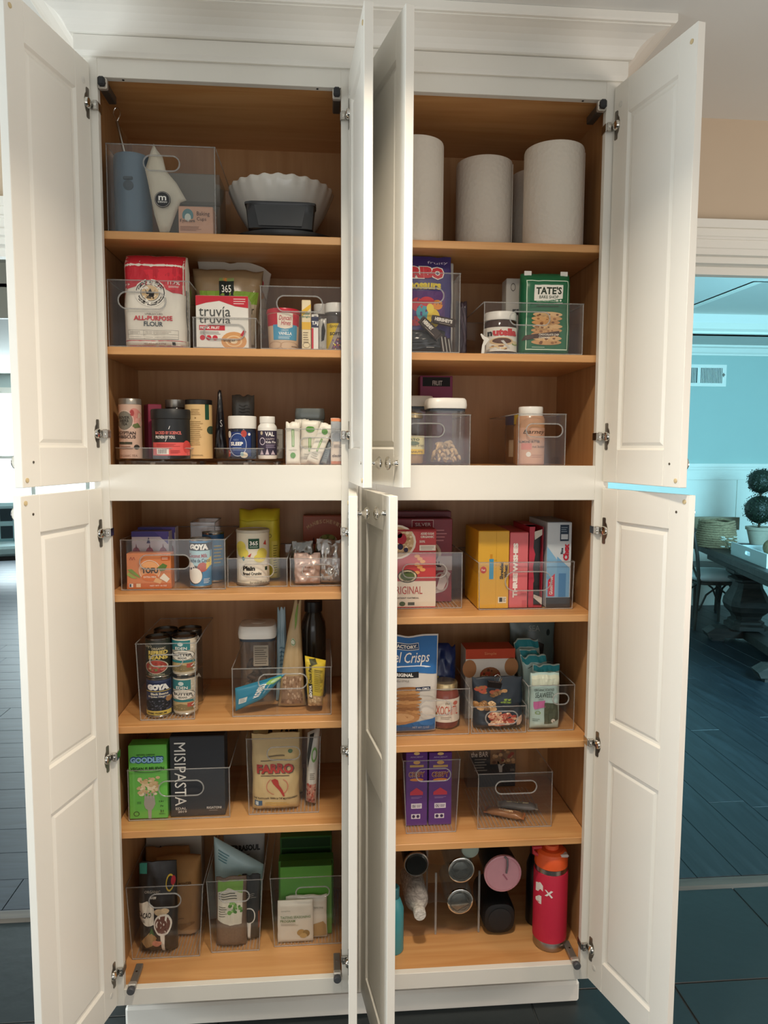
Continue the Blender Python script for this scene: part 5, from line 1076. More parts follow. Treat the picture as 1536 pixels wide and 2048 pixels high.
# ---------------- L6
B = bin_at('clear bin with green macaroni box and black pasta box', 'L6', 165, 768, 292, 588, dp=.30, handle=(.52, .62, .22, .15))
Y0, Zb = B[2]+.007, B[3]
x, wd, h = span('L6', 172, 398, 148, Y0, Zb)
root, pr = carton('green_macaroni_box', 'bright green macaroni box with pasta on a fork', 'box', x, Y0, Zb, wd, .045, h, '#6CBF4E')
pr.text('NATURAL CHEDDAR', .22, .86, .70, .88, '#2A4A22', bold=.02).text('GOODLES', .035, .75, .925, .85, '#25408C', bold=.13, l=2).text('GOODLES', .05, .762, .91, .838, '#9CCBEA', bold=.06, l=4).text('VEGAN IS BELIEVIN', .05, .66, .93, .705, '#2A4A22', bold=.04).ring(.5, .66, .4, .03, .2, '#3B6430', a0=3.5, a1=5.9)
pr.bits(.24, .33, .76, .56, 70, .055, ['#E6CFA6', '#D8B98A', '#F0DFBE', '#CBA878'], asp=.35, seed=13).poly([(.38, .20), (.40, .30), (.44, .31), (.62, .31), (.66, .30), (.68, .20), (.62, .14), (.58, .12), (.57, .0), (.49, .0), (.48, .12), (.42, .14)], '#A9A39A', 3)
for q in range(4): pr.rect(.40+q*.075, .28, .43+q*.075, .36, '#B4AEA4', 3.2)
pr.text('13g', .78, .215, .90, .245, '#22401C', bold=.03).text('7g', .80, .15, .89, .18, '#22401C', bold=.03).text('21', .80, .085, .89, .115, '#22401C', bold=.03).lines(.2, .2, .34, .24, 2, '#3B6430').ring(.18, .07, .08, .035, .3, '#3B6430').lines(.77, .05, .95, .075, 2, '#3B6430').done()
x, wd, h = span('L6', 416, 738, 95, Y0+.006, Zb)
root, pr = carton('black_pasta_box', 'large black pasta box with tall white vertical lettering', 'box', x, Y0+.006, Zb, wd, .065, h, '#2C2E33')
pr.text('MISIPASTA', .08, .135, .29, .925, '#ECE9E2', bold=.0, rot=-90).text('EDAL', .09, .085, .29, .115, '#D8D4CC', bold=.02).text('2019', .13, .045, .29, .075, '#D8D4CC', bold=.02).text('RIGATONI', .66, .085, .93, .115, '#D8D4CC', bold=.02).lines(.7, .055, .9, .075, 1, '#8C8A86').done()
B = bin_at('tall clear bin with the farro bag', 'L6', 865, 1305, 108, 555, dp=.30, handle=(.50, .80, .22, .085), taper=.05, ribs=True)
Y0, Zb = B[2]+.008, B[3]
x, wd, h = span('L6', 893, 1195, 80, Y0, Zb)
root, pr = bag('farro_bag', 'tan cloth look bag of farro with red lettering', 'bag', x-.004, Y0, Zb, wd*.93, .07, h*.96, '#CDB380', style='stand', amp=.08, seed=51, rough=.6, p=5, wtop=1.02)
pr.text('FARRO', .13, .50, .90, .625, '#5A4A3A', bold=.06, l=2).text('FARRO', .12, .51, .88, .63, '#B5382E', bold=.05, l=4).lines(.2, .66, .86, .685, 1, '#4A3A2A').lines(.2, .465, .8, .49, 1, '#4A3A2A').poly([(.42, .42), (.50, .44), (.56, .42), (.58, .36), (.66, .28), (.70, .22), (.66, .21), (.58, .29), (.52, .33), (.46, .37)], '#B5382E', 2).ring(.54, .34, .23, .115, .08, '#C97C62', a0=2.2, a1=4.4).ring(.54, .34, .23, .115, .08, '#C97C62', a0=-1.2, a1=1.0)
pr.text('THE TRADITIONAL GRAIN OF THE MEDITERRANEAN', .04, .175, .96, .20, '#3A2E20', bold=.02).rect(.06, .09, .22, .155, '#3B5A78', 1).rect(.08, .10, .14, .145, '#C9D2D2', 2).lines(.28, .09, .9, .14, 2, '#C9A040').text('NET WT 24 OZ (680g)', .2, .03, .86, .05, '#3A2E20').ell(.80, .78, .05, .025, '#5C7A5C').lines(.35, .7, .8, .75, 1, '#7A6A50').done()
x, wd, h = span('L6', 870, 1200, 40, Y0+.085, Zb); h = min(h, SHELF['L5']-.024-Zb)
root, pr = bag('cream_grain_bag', 'cream bag with brown scroll lettering behind the farro bag', 'bag', x+.006, Y0+.09, Zb, wd*.88, .06, h, '#D2BC84', style='flat', amp=.08, seed=53, rough=.5, p=5); pr.text('Red Mill', .3, .84, .92, .95, '#2E2018', bold=.05, shear=.2).done()
root, pr = slab_bag('bean_bag', 'white bag with green leaf and red bean print at the bin side', 'bag', 'L6', [(1215, 500), (1275, 515), (1300, 60), (1225, 95)], Y0+.012, .05, '#D2CEC4', seed=14)
pr.poly([(.1, .52), (.55, .98), (.2, .98), (.02, .7)], '#26241F', 1).ring(.62, .70, .24, .10, .35, '#6FA04A').rect(.05, .02, .9, .30, '#B98A78', .6).bits(.08, .02, .88, .30, 40, .07, ['#A84838', '#C46A54', '#8A3328', '#D8A08C'], asp=.25, seed=4).lines(.3, .36, .8, .46, 4, '#7C7468').done()
# ---------------- L7
B = bin_at('wide clear bin of cacao pouch and kraft bags', 'L7', 138, 592, 350, 758, dp=.30, handle=(.50, .80, .205, .095), taper=.12, ribs=True)
Y0, Zb = B[2]+.010, B[3]
x, wd, h = span('L7', 205, 435, 240, Y0, Zb)
root, pr = bag('cacao_pouch', 'black cacao pouch with picture of powder on a white spoon', 'pouch', x, Y0+.002, Zb, wd*.92, .065, h, '#2B241F', style='stand', amp=.08, seed=61, rough=.3, p=4, wtop=1.04)
pr.poly([(.02, .40), (.02, .56), (.26, .60), (.42, .54), (.42, .34), (.26, .33)], '#D9CFBE', 1).text('CACAO', .0, .42, .35, .48, '#3A2E28', bold=.03).text('POWDER', .03, .375, .2, .40, '#3A2E28').ell(.66, .34, .24, .12, '#E3DBCE', 1.5).ell(.66, .34, .20, .098, '#6E4436', 2.2).poly([(.60, .24), (.72, .24), (.69, .01), (.62, .01)], '#E3DBCE', 1.6).poly([(.05, .14), (.30, .26), (.50, .20), (.40, .12), (.2, .08)], '#A9875A', 1.2).ell(.50, .14, .13, .035, '#C9866E', 2.4).poly([(.30, .24), (.36, .32), (.44, .22)], '#4A6A3A', 2).ell(.62, .48, .20, .04, '#C9B08C', 1.2)
pr.ell(.84, .78, .11, .09, '#D9B53C', 1).ell(.84, .78, .085, .07, '#2B241F', 2).ell(.92, .80, .06, .05, '#B8303A', 3).rect(.04, .88, .24, .99, '#3F8C78', 1).text('ORGANIC', .18, .68, .6, .71, '#B9AE9C', bold=.02).text('RAW', .34, .62, .5, .65, '#D9D2C4', bold=.03).done()
x, wd, h = span('L7', 300, 588, 215, Y0+.075, Zb)
KR = P('#A67A48', rough=.8, var=.1, scale=30, bump=.15, bscale=30)
root, pr = bag('kraft_bag', 'brown kraft paper bag standing beside and behind the cacao pouch', 'bag', x-.004, Y0+.078, Zb, wd*.82, .08, h, '#A67A48', mat=KR, style='brick', amp=.05, seed=63, p=8, wtop=1.1, body='paper_bag'); pr.text('POWDER', .55, .70, .84, .74, '#5A3E22', bold=.02).lines(.5, .24, .7, .26, 1, '#6B4A2A').poly([(.2, .16), (.9, .20), (.9, .17), (.6, .10)], '#8A6236', 1).done()
x, wd, h = span('L7', 212, 500, 150, Y0+.165, Zb)
root, pr = bag('kraft_bag', 'second kraft paper bag with curled top behind the cacao pouch', 'bag', x+.012, Y0+.170, Zb, wd*.86, .05, h, '#A67A48', mat=KR, style='flat', amp=.10, seed=67, p=6, body='paper_bag'); pr.done()
x, wd, h = span('L7', 258, 575, 80, .33, SHELF['L7']+.0005); h = min(h, SHELF['L6']-.024-SHELF['L7'])
root, pr = carton('white_box', 'pale white box with small bird mark at the back of the bottom shelf', 'box', x, .352, SHELF['L7']+.0005, wd, .05, h, '#B9B2A4'); pr.poly([(.2, .80), (.26, .87), (.28, .84), (.24, .80)], '#4A4A44').done()
B = bin_at('narrow clear bin with chia bag and scoop pouch', 'L7', 608, 928, 318, 722, dp=.30, handle=(.50, .78, .26, .075), taper=.14, ribs=True)
Y0, Zb = B[2]+.010, B[3]
x, wd, h = span('L7', 640, 830, 320, Y0, Zb)
root, pr = bag('chia_bag', 'brown seed bag with white and green label in the narrow bin', 'pouch', x+.004, Y0+.002, Zb, wd*.92, .05, h, '#6E5A48', style='stand', amp=.06, seed=71, rough=.3, p=4, mat=P('#6E5A4A', rough=.45, var=.35, scale=220))
pr.poly([(.08, .42), (.08, .96), (.90, .96), (.86, .36), (.48, .34)], '#CFC9B8', 1).poly([(.08, .80), (.08, .96), (.90, .96), (.88, .78), (.4, .86)], '#7BA84A', 2).lines(.12, .70, .72, .80, 3, '#4A4A40').lines(.12, .46, .4, .62, 5, '#6A6456').bits(.44, .52, .86, .66, 22, .06, ['#6C9A4C', '#8CB46C', '#4E7A38'], asp=.4, seed=8).done()
x, wd, h = span('L7', 800, 915, 330, Y0+.004, Zb)
root, pr = bag('scoop_pouch', 'black pouch printed with a white scoop in the narrow bin', 'pouch', x-.002, Y0+.030, Zb, wd*.92, .045, h, '#2A2824', style='stand', amp=.06, seed=73, rough=.3, p=4)
pr.ring(.40, .40, .34, .125, .14, '#DDD8CE', 1).poly([(.30, .28), (.50, .28), (.46, .02), (.34, .02)], '#DDD8CE', 1).lines(.2, .66, .8, .74, 3, '#8C867A').rect(.88, .2, .97, .46, '#9C5A3C', 1).done()
root, pr = slab_bag('pale_teal_pouch', 'pale teal pouch with torn slanted top and lime emblem', 'pouch', 'L7', [(655, 560), (915, 540), (928, 250), (640, 90)], Y0+.085, .05, '#A9C4C6', seed=16)
pr.ell(.58, .66, .10, .07, '#A9B83C', 1).lines(.36, .54, .74, .60, 2, '#3C4C50').text('BETTER BODY', .36, .56, .72, .60, '#3C4C50', bold=.03).lines(.1, .78, .34, .92, 4, '#5C8A92').done()
x, wd, h = span('L7', 690, 945, 62, Y0+.16, Zb); h = min(h, SHELF['L6']-.024-Zb)
root, pr = bag('grey_superfood_pouch', 'grey pouch with black capital lettering at the back of the narrow bin', 'pouch', x, Y0+.165, Zb, wd*.78, .05, h, '#8E8C88', style='stand', amp=.08, seed=77, rough=.3, p=4, wtop=1.2); pr.text('TERRASOUL', .12, .78, .90, .85, '#26241F', bold=.05).lines(.3, .72, .7, .75, 1, '#5A5854').done()
B = bin_at('clear bin of green boxes and white seasoning packets', 'L7', 968, 1400, 298, 685, dp=.30, handle=(.56, .78, .22, .075), taper=.10, ribs=True)
Y0, Zb = B[2]+.010, B[3]
for i, (l, r_, t, Yo, dd, c_, lab, hh) in enumerate(((1010, 1335, 235, .035, .035, '#5A9A3C', 'bright green carton right behind the white packets', 1), (1000, 1345, 200, .080, .04, '#4A8A34', 'green carton with dark window strip in the middle of the bin', 1), (1010, 1335, 65, .150, .05, '#2F5E26', 'tall dark green open carton at the back of the bin', 1))):
    x, wd, h = span('L7', l, r_, t, Y0+Yo, Zb); h = min(h, SHELF['L6']-.024-Zb)
    root, pr = carton('green_carton', lab, 'box', x, Y0+Yo, Zb, wd*.9, dd, h, c_, group='green cartons in the packet bin', flap='#3C7028')
    if i == 1: pr.rect(.22, .93, .98, .985, '#26332A', 1).rect(.45, .94, .7, .98, '#6A7C8C', 2)
    if i == 2: pr.rect(.03, .86, .97, .98, '#1C3A18', 1).rect(.03, .78, .97, .84, '#1C3A18', 1).poly([(.02, .70), (.98, .70), (.98, .75), (.90, .78), (.1, .78), (.02, .75)], '#5E9A44', 1)
    pr.done()
for i, (l, r_, t, Yo, lab) in enumerate(((995, 1212, 435, .0, 'white seasoning packet with brown vegetable picture in front'), (1040, 1292, 405, .016, 'second white packet behind the seasoning packet'))):
    x, wd, h = span('L7', l, r_, t, Y0+Yo, Zb)
    root, pr = bag('seasoning_packet', lab, 'packet', x+.004, Y0+Yo, Zb+.001, wd*.94, .014, h, '#D5CFC2', style='flat', amp=.05, seed=80+i, rough=.4, p=5, group='white seasoning packets')
    if i == 0: pr.text('simplee', .1, .76, .36, .80, '#8A8A7C').text('TASTING SEASONING', .08, .60, .92, .66, '#5C7A4C', bold=.02).text('PROGRAM', .08, .51, .5, .57, '#5C7A4C', bold=.02).lines(.1, .42, .6, .48, 2, '#A8A294').ell(.66, .25, .12, .08, '#A98A54').ell(.80, .23, .10, .08, '#8E7444').ell(.72, .18, .10, .06, '#B89A64', 2)
    else: pr.text('program hq', .48, .70, .9, .76, '#8C8C80').poly([(.66, .06), (.66, .34), (.9, .40), (.98, .3), (.98, .06)], '#A98A5C', 1)
    pr.done()
# ================================================================== things in the right cabinet
# ---------------- R1: paper towels
def towel_mat():
    mt = bpy.data.materials.new('quilted_paper'); mt.use_nodes = True; nt = mt.node_tree; b = nt.nodes['Principled BSDF']; b.inputs['Roughness'].default_value = .95; b.inputs['Base Color'].default_value = lin('#DCD2C4')
    tc = nt.nodes.new('ShaderNodeTexCoord'); vo = nt.nodes.new('ShaderNodeTexVoronoi'); vo.inputs['Scale'].default_value = 85; bp = nt.nodes.new('ShaderNodeBump'); bp.inputs['Strength'].default_value = .6; bp.inputs['Distance'].default_value = .002
    nt.links.new(tc.outputs['Object'], vo.inputs['Vector']); nt.links.new(vo.outputs['Distance'], bp.inputs['Height']); nt.links.new(bp.outputs['Normal'], b.inputs['Normal']); return mt
TOW = towel_mat()
Z = SHELF['R1']+.0005
rolls = [((930, 1275, 375), .045, 'full paper towel roll standing in front beside the cabinet wall'), ((520, 850, 487), .16, 'paper towel roll standing alone in the middle of the shelf'), ((110, 440, 385), .05, 'paper towel roll standing behind the open cabinet door'), ((846, 1175, 500), .235, 'paper towel roll hidden behind the front one by the wall')]
for (l, r_, t), Y, lab in rolls:
    x, wd, h = span('R1', l, r_, t, Y+.05, Z); R = wd/2; h = .279
    Yc = Y+R if lab[0] != 'p' or 'hidden' not in lab else Y+R
    Yc = min(Yc, .42-R)
    rt = thing('paper_towel_roll', lab, 'paper towels', (x, Yc, Z), (0, 0, x), group='paper towel rolls')
    MB().lathe([(R*.985, 0), (R, .003), (R, h-.006), (R*.98, h-.001), (R*.95, h), (R*.32, h), (R*.30, h-.002), (R*.30, .002)], seg=48).build('paper_wrap', TOW, rt, smooth=.7)
    MB().lathe([(R*.30, .0), (R*.30, h-.004), (R*.27, h-.004), (R*.27, .001)], seg=24).build('cardboard_core', CARD, rt, smooth=.7)
    MB().box(R*.1, -R-.0012, .004, R*.104, -R+.004, h-.008).build('loose_edge', TOW, rt)
# ---------------- R2
B = bin_at('clear bin of gummy dinosaurs and chocolate bars', 'R2', -240, 440, 200, Y=.034, handle=(.60, .72, .22, .09), dp=.33)
Y0, Zb = B[2]+.006, B[3]
x, wd, h = span('R2', -160, 385, 60, Y0+.030, Zb)
root, pr = bag('gummy_bag', 'purple gummy candy bag with red and white lettering', 'bag', x, Y0+.034, Zb, wd, .05, h, '#3A2E6C', style='stand', amp=.06, seed=90, rough=.3, p=5)
pr.text('HARIBO', .15, .76, .90, .90, '#E9E4DC', bold=.14, l=2).text('HARIBO', .17, .77, .885, .89, '#C0303A', bold=.07, l=4).text('Dinosaurs', .28, .655, .84, .75, '#D9C23A', bold=.05).text('fruity', .66, .915, .95, .95, '#CFC8DC').rect(.10, .28, .90, .64, '#5A3A70', .6).ell(.62, .42, .11, .09, '#4A9AA8', 1).ell(.74, .36, .09, .10, '#D9B93A', 2).ell(.66, .53, .10, .05, '#C0404A', 1.5).ell(.52, .50, .08, .07, '#C0404A', 1).ell(.80, .50, .07, .05, '#D98A3A', 1).ell(.50, .33, .1, .05, '#A8303C', 1).ell(.70, .46, .05, .05, '#E2C84A', 2.5).done()
x, wd, h = span('R2', 300, 432, 130, Y0+.085, Zb)
root, pr = carton('white_candy_box', 'white box with round cookie picture behind the gummy bag', 'box', x-.017, Y0+.09, Zb, wd, .06, h, '#C9C4BC', rot=0); pr.ell(.42, .72, .34, .11, '#A85A48').ell(.4, .48, .2, .07, '#A88A98').done()
CH = '#35261F'
for i, (l, r_, t, Yo, rl, lab) in enumerate(((215, 420, 485, .012, .18, 'dark brown chocolate bar with white capital lettering slanting over the black bag'), (105, 300, 490, .0, .75, 'dark brown chocolate bar leaning steeply in the candy bin'))):
    cx_, cz_ = at_y(zx('R2', (l+r_)/2), zy('R2', 560 if i == 0 else 600), Y0+Yo).x, at_y(zx('R2', 300), zy('R2', 550 if i == 0 else 600), Y0+Yo).z
    rt = thing('chocolate_bar', lab, 'chocolate', (cx_, Y0+Yo+.008, cz_-.012), (0, rl if i == 0 else rl, 0), 'chocolate bars in the candy bin')
    L, Hh = (.058, .022) if i == 0 else (.062, .024)
    MB().box(-L/2, -.004, 0, L/2, .004, Hh, bev=.002).build('wrapper', P(CH, rough=.3, var=.05), rt)
    for sg in (-1, 1): MB().prism([(sg*L/2, 0), (sg*(L/2+.006), .001), (sg*(L/2+.004), Hh*.3), (sg*(L/2+.006), Hh*.6), (sg*(L/2+.005), Hh-.001), (sg*L/2, Hh)], -.0008, .0008).build('crimped_end', P(CH, rough=.3), rt)
    pr = Print(rt, lambda u, v, l_, L=L, Hh=Hh: ((u-.5)*L, -.004-EPS*(l_+1), v*Hh)); pr.text("HERSHEY'S" if i == 0 else 'HERSHEY', .06, .35, .90 if i == 0 else .6, .80, '#D9D2C8', bold=.06).lines(.3, .1, .9, .25, 1, '#A89A8C').done()
for k in range(3):
    rt = thing('chocolate_bar', ['chocolate bar standing on end at the bin side', 'second chocolate bar standing on end beside the first', 'third chocolate bar on end next to the bin wall'][k], 'chocolate', (x_of(zx('R2', 320+k*28), Y0+.012+k*.004, Zb), Y0+.014+k*.011, Zb), (0, -.16, 0), 'chocolate bars in the candy bin')
    MB().box(-.005, -.004, .001, .005, .004, .052-.004*k, bev=.0015).build('wrapper', P(CH, rough=.3), rt); MB().box(-.001, -.0045, .004, .001, -.004, .048-.004*k).build('silver_seam', P('#B9B4AC', rough=.3), rt)
x, wd, h = span('R2', -40, 330, 610, Y0+.004, Zb)
root, pr = bag('black_candy_bag', 'crumpled black candy bag at the bottom of the candy bin', 'bag', x, Y0+.010, Zb, wd, .022, h, '#151413', style='pillow', amp=.2, seed=92, rough=.22, p=3); pr.lines(.62, .2, .8, .25, 1, '#C9C4BC').done()
B = bin_at('clear bin of chocolate spread and green cookie bag', 'R2', 612, 1340, 425, Y=.034, handle=(.46, .70, .20, .13), dp=.32)
Y0, Zb = B[2]+.006, B[3]
x, wd, h = span('R2', 640, 886, 478, Y0, Zb); R = wd/2
root = turned('chocolate_spread_jar', 'chocolate spread jar with white lid and red and black lettering', 'jar', x, Y0+.002, Zb, R, [('jar_glass', [(R*.92, 0), (R*.99, .005), (R*1.0, h*.30), (R*.97, h*.60), (R*.93, h*.74), (R*.86, h*.80)], P('#3E2418', rough=.12, var=.04)), ('lid', [(R*.92, h*.80), (R*.95, h*.81), (R*.95, h*.97), (R*.91, h), (R*.1, h)], WHITEP)])
pr = cyl_print(root, R*1.012, h*.58, .006)
pr.rect(.0, .0, 1, .98, '#E2DCD0', 0).text('n', .07, .62, .18, .81, '#1C1816', bold=.06).text('utella', .19, .62, .88, .92, '#C22F33', bold=.06).ell(.45, .40, .34, .17, '#D9B98C', 1).ell(.45, .42, .27, .12, '#5A3422', 2).poly([(.40, .42), (.62, .12), (.68, .14), (.48, .44)], '#C9C4BC', 3).bits(.1, .08, .55, .22, 10, .06, ['#C98A4A', '#8A5A34', '#E2C08C'], asp=.5, seed=3).ell(.84, .36, .08, .07, '#D9C9A0', 1.5).ell(.84, .3, .1, .05, '#8FA05C', 1.3).done()
x, wd, h = span('R2', 893, 1262, 190, Y0+.004, Zb)
root, pr = bag('green_cookie_bag', 'dark green cookie bag with stacked cookies picture', 'bag', x, Y0+.008, Zb, wd*.99, .06, h, '#1E6440', style='brick', amp=.03, seed=95, rough=.35, p=9, body='paper_bag')
for (a_, b2, c_, d_) in ((.08, .055, .095, .90), (.905, .055, .92, .90), (.08, .05, .92, .062), (.08, .888, .92, .90)): pr.rect(a_, b2, c_, d_, '#CFE0C8', 1)
pr.rect(.235, .62, .80, .84, '#E6E2D6', 1.4).text("TATE'S", .27, .725, .77, .815, '#22301F', bold=.03).text('BAKE SHOP', .34, .675, .71, .712, '#3C4A38', bold=.01).poly([(.14, .645), (.2, .628), (.14, .605), (.86, .63), (.80, .65), (.86, .68), (.5, .652)], '#1E6440', 2).text('SOUTHAMPTON, NY', .28, .632, .72, .652, '#CFE0C8', l=4).lines(.28, .565, .72, .60, 1, '#3C4A38')
for k in range(8): pr.ell(.49+.02*math.sin(k*2.1), .145+k*.048, .31-.012*(k % 3), .034, ['#C99A66', '#D8B07E', '#BE8C58'][k % 3], 2+k*.05).bits(.28, .13+k*.048, .72, .15+k*.048, 4, .03, ['#7A4E30', '#9C6A42'], l=3.2+k*.05, asp=.4, seed=k)
pr.poly([(.02, .175), (.06, .225), (.74, .285), (.76, .235), (.02, .165)], '#4A3328', 4).text('CHOCOLATE CHIP', .34, .225, .74, .25, '#E6DCCB', bold=.03, l=5.5).text('COOKIES', .34, .19, .56, .213, '#E6DCCB', bold=.03, l=5.5).lines(.2, .075, .46, .09, 1, '#CFE0C8').done()
for sg in (-1, 1): MB().box(sg*wd*.36-.010, -.012, h-.008, sg*wd*.36+.010, -.010, h+.004).build('tape_tab', P('#D9D6CE', rough=.5), root)
x, wd, h = span('R2', 760, 930, 245, Y0+.10, Zb)
root, pr = carton('white_nut_box', 'white box with black and red letters behind the green cookie bag', 'box', x+.01, Y0+.10, Zb, wd*1.15, .05, h, '#BDB8B0'); pr.text('nu', .24, .40, .98, .62, '#241E1C', bold=.06).rect(.62, .38, 1, .64, '#A8353C', 2).text('u', .66, .41, .96, .60, '#C9C2BA', bold=.06, l=4).ring(.25, .89, .09, .05, .2, '#5A5550').done()
x, wd, h = span('R2', 512, 602, 395, Y0+.05, SHELF['R2'])
root, pr = bag('dark_chocolate_pouch', 'dark purple pouch with diagonal stripes between the two bins', 'pouch', x-.036, Y0+.07, SHELF['R2']+.0005, wd*.9, .03, h, '#3A3038', style='flat', amp=.08, seed=97, rough=.3, p=4); pr.poly([(.1, .9), (.3, .95), (.9, .3), (.8, .2)], '#5A5058').poly([(.4, .95), (.55, .97), (.97, .5), (.93, .4)], '#5A5058').done()
tg = thing('hang_tag', 'white torn paper tag curling at the corner of the cookie bin', 'tag', (at_y(zx('R2', 625), zy('R2', 780), B[2]-.004).x, B[2]-.006, SHELF['R2']+.0006))
zt = z_of(zy('R2', 652), tg.location.x, B[2]); hh = zt-SHELF['R2']
MB().prism([(-.012, 0), (-.004, 0), (-.002, hh*.4), (.010, hh*.72), (.004, hh*.8), (-.004, hh*.86), (-.012, hh), (-.015, hh*.96), (-.010, hh*.75), (-.005, hh*.66), (-.010, hh*.4)], -.0005, .0005).build('tag_paper', P('#D8D3CA', rough=.6), tg)
# ---------------- R3
B = bin_at('clear bin of nut jars and cashew container', 'R3', -260, 515, 435, Y=.036, handle=(.58, .70, .17, .13), dp=.33)
Y0, Zb = B[2]+.006, B[3]
x, wd, h = span('R3', 208, 518, 308, Y0, Zb); R = wd/2
pc = pop_container('square clear container of cashews with white push lid', x-.004, Y0+.002, Zb, R*.96, h)
CSH = P('#D2B083', rough=.5, var=.12, scale=60)
cm = MB(); cpts = [(.0085*math.cos(a*math.pi/9), .0085*math.sin(a*math.pi/9), 0) for a in range(-1, 9)]; cm.tube(cpts, .0042, seg=7, taper=[.35, .75, .95, 1.05, 1.1, 1.1, 1.0, .85, .65, .3])
ce = None; rs = random.Random(21)
for lay in range(5):
    for k in range(9):
        px_ = x-.004+rs.uniform(-.97, .97)*(R*.80-.011)*(1-.05*lay); py_ = Y0+.0+R*.96*(.2+.16*lay*0)+rs.uniform(0, 1)*R*1.2
        if k < 5: py_ = Y0+.014+rs.uniform(0, .012)
        pz_ = Zb+.013+lay*.0105+.006*(px_-x)/R
        if ce is None: o = cm.build('cashew', CSH, None, smooth=1.2); ce = o.data
        else: o = bpy.data.objects.new('cashew', ce); COL.objects.link(o)
        o.location = (px_, py_, pz_); o.rotation_euler = (1.2+rs.uniform(-.5, .5), rs.uniform(-.6, .6), rs.uniform(0, 6))
        tag(o, 'pale roasted cashew in the square clear container', 'cashew', 'cashews in the container')
x, wd, h = span('R3', -40, 270, 290, Y0+.115, Zb)
pop_container('second square clear container with white push lid behind the cashews', x, Y0+.125, Zb, wd/2*.96, h)
x, wd, h = span('R3', -60, 195, 420, Y0, Zb); R = wd/2
GOLD = P('#C9B48A', rough=.25, metal=.8)
root = turned('nut_jar', 'glass nut jar with gold lid and yellow label', 'jar', x, Y0+.001, Zb, R, [('jar_glass', [(R*.94, 0), (R, .005), (R, h*.80), (R*.86, h*.90)], CLEARP), ('lid', [(R*.88, h*.90), (R*.90, h*.905), (R*.90, h*.99), (R*.86, h), (R*.1, h)], GOLD), ('nuts', [(R*.88, .004), (R*.93, .008), (R*.93, h*.20), (R*.2, h*.22)], P('#B08A5C', rough=.7, var=.4, scale=140))])
pr = cyl_print(root, R*1.002, h*.80); pr.rect(.05, .26, .985, .70, '#D9CF9A', 0).rect(.05, .26, .985, .38, '#E0B92E', 1).text('GATO', .4, .58, .80, .64, '#4A5A3A', bold=.02).ell(.6, .52, .2, .05, '#5A6A48', 1).text('nuts & dried fruit', .1, .44, .95, .50, '#5A4A2A').text('PEANUTS', .4, .29, .9, .34, '#6A4A1C', bold=.02).done()
x, wd, h = span('R3', 172, 430, 160, .30, SHELF['R3'])
root, pr = carton('magenta_fruit_box', 'magenta box with black fruit label at the back of the shelf', 'box', x-.016, Y0+.262, Zb, wd*.92, .05, h, '#8E2A58', side='#A87850'); pr.rect(.08, .88, .92, .985, '#1C1716', 1).text('FRUIT', .38, .89, .68, .945, '#CFC6C0', bold=.02).done()
B = bin_at('narrow clear bin with nut butter jars', 'R3', 862, 1212, 432, Y=.036, handle=(.55, .69, .38, .125), dp=.35)
Y0, Zb = B[2]+.006, B[3]
x, wd, h = span('R3', 865, 1078, 375, Y0+.005, Zb); R = wd/2*.96
root = turned('almond_butter_jar', 'tan almond butter jar with white lid', 'jar', x+.003, Y0+.003, Zb, R, [('jar_body', [(R*.95, 0), (R, .005), (R, h*.78), (R*.9, h*.84)], P('#B98A66', rough=.25, var=.06)), ('lid', [(R*.83, h*.84), (R*.85, h*.85), (R*.85, h*.985), (R*.82, h), (R*.1, h)], WHITEP)])
pr = cyl_print(root, R, h*.78); pr.rect(.0, .03, .97, .82, '#C79A80', 0).text('barney', .15, .66, .9, .78, '#3A2A22', shear=.3).text('ALMOND BUTTER', .02, .49, .70, .54, '#4A3228', bold=.02).rect(.1, .34, .42, .48, '#C97A6C', 1).ell(.32, .24, .08, .055, '#DCD6CC', 1).text('nut butter', .44, .38, .92, .44, '#4A3A34').lines(.42, .16, .8, .24, 2, '#A87A64').done()
for i, (l, r_, t, Yo, cap, bodyc, lab) in enumerate(((815, 1030, 432, .115, '#C9A92E', '#A87A4C', 'nut butter jar with yellow lid in the middle of the narrow bin'), (705, 820, 440, .225, '#1F3E78', '#7A5232', 'nut butter jar with dark blue lid at the back of the narrow bin'))):
    x, wd, h = span('R3', l, r_, t, Y0+Yo, Zb); R = .034; x = (B[0]+B[1])/2-.004+i*.002
    root = turned('nut_butter_jar', lab, 'jar', x, Y0+Yo, Zb, R, [('jar_body', [(R*.95, 0), (R, .005), (R, h*.74), (R*.9, h*.82)], P(bodyc, rough=.25, var=.06)), ('lid', [(R*.98, h*.80), (R*1.0, h*.81), (R*1.0, h*.99), (R*.96, h), (R*.1, h)], P(cap, rough=.4))]); cyl_print(root, R, h*.7).rect(.1, .2, .9, .7, '#B9A080').done()
# ---------------- R4
B = bin_at('clear bin of red oatmeal boxes', 'R4', -200, 505, 370, 762, dp=.30, handle=(.62, .68, .22, .12), ribs=True)
Y0, Zb = B[2]+.008, B[3]
x, wd, h = span('R4', -70, 320, 205, Y0, Zb)
root, pr = carton('oatmeal_box', 'red and cream oatmeal box with berry bowl picture', 'box', x, Y0, Zb, wd, .06, h, '#B93434')
pr.rect(0, .0, 1, .34, '#DDD3C2', 0).ell(.28, .84, .36, .22, '#E6DCCB', 1).ell(.28, .84, .32, .195, '#C9A980', 1.5).poly([(0, .975), (0, .6), (.0, .6), (.1, .62)], '#B93434', 3).bits(.1, .70, .56, .96, 60, .028, ['#DCC49C', '#B8966A', '#EBDCBE', '#A8845A'], l=2, asp=.6, seed=31).ell(.38, .88, .09, .07, '#A82838', 3).ell(.36, .78, .05, .04, '#2E2A44', 3).ell(.46, .74, .04, .03, '#2E2A44', 3).ell(.34, .93, .05, .04, '#8E2034', 3)
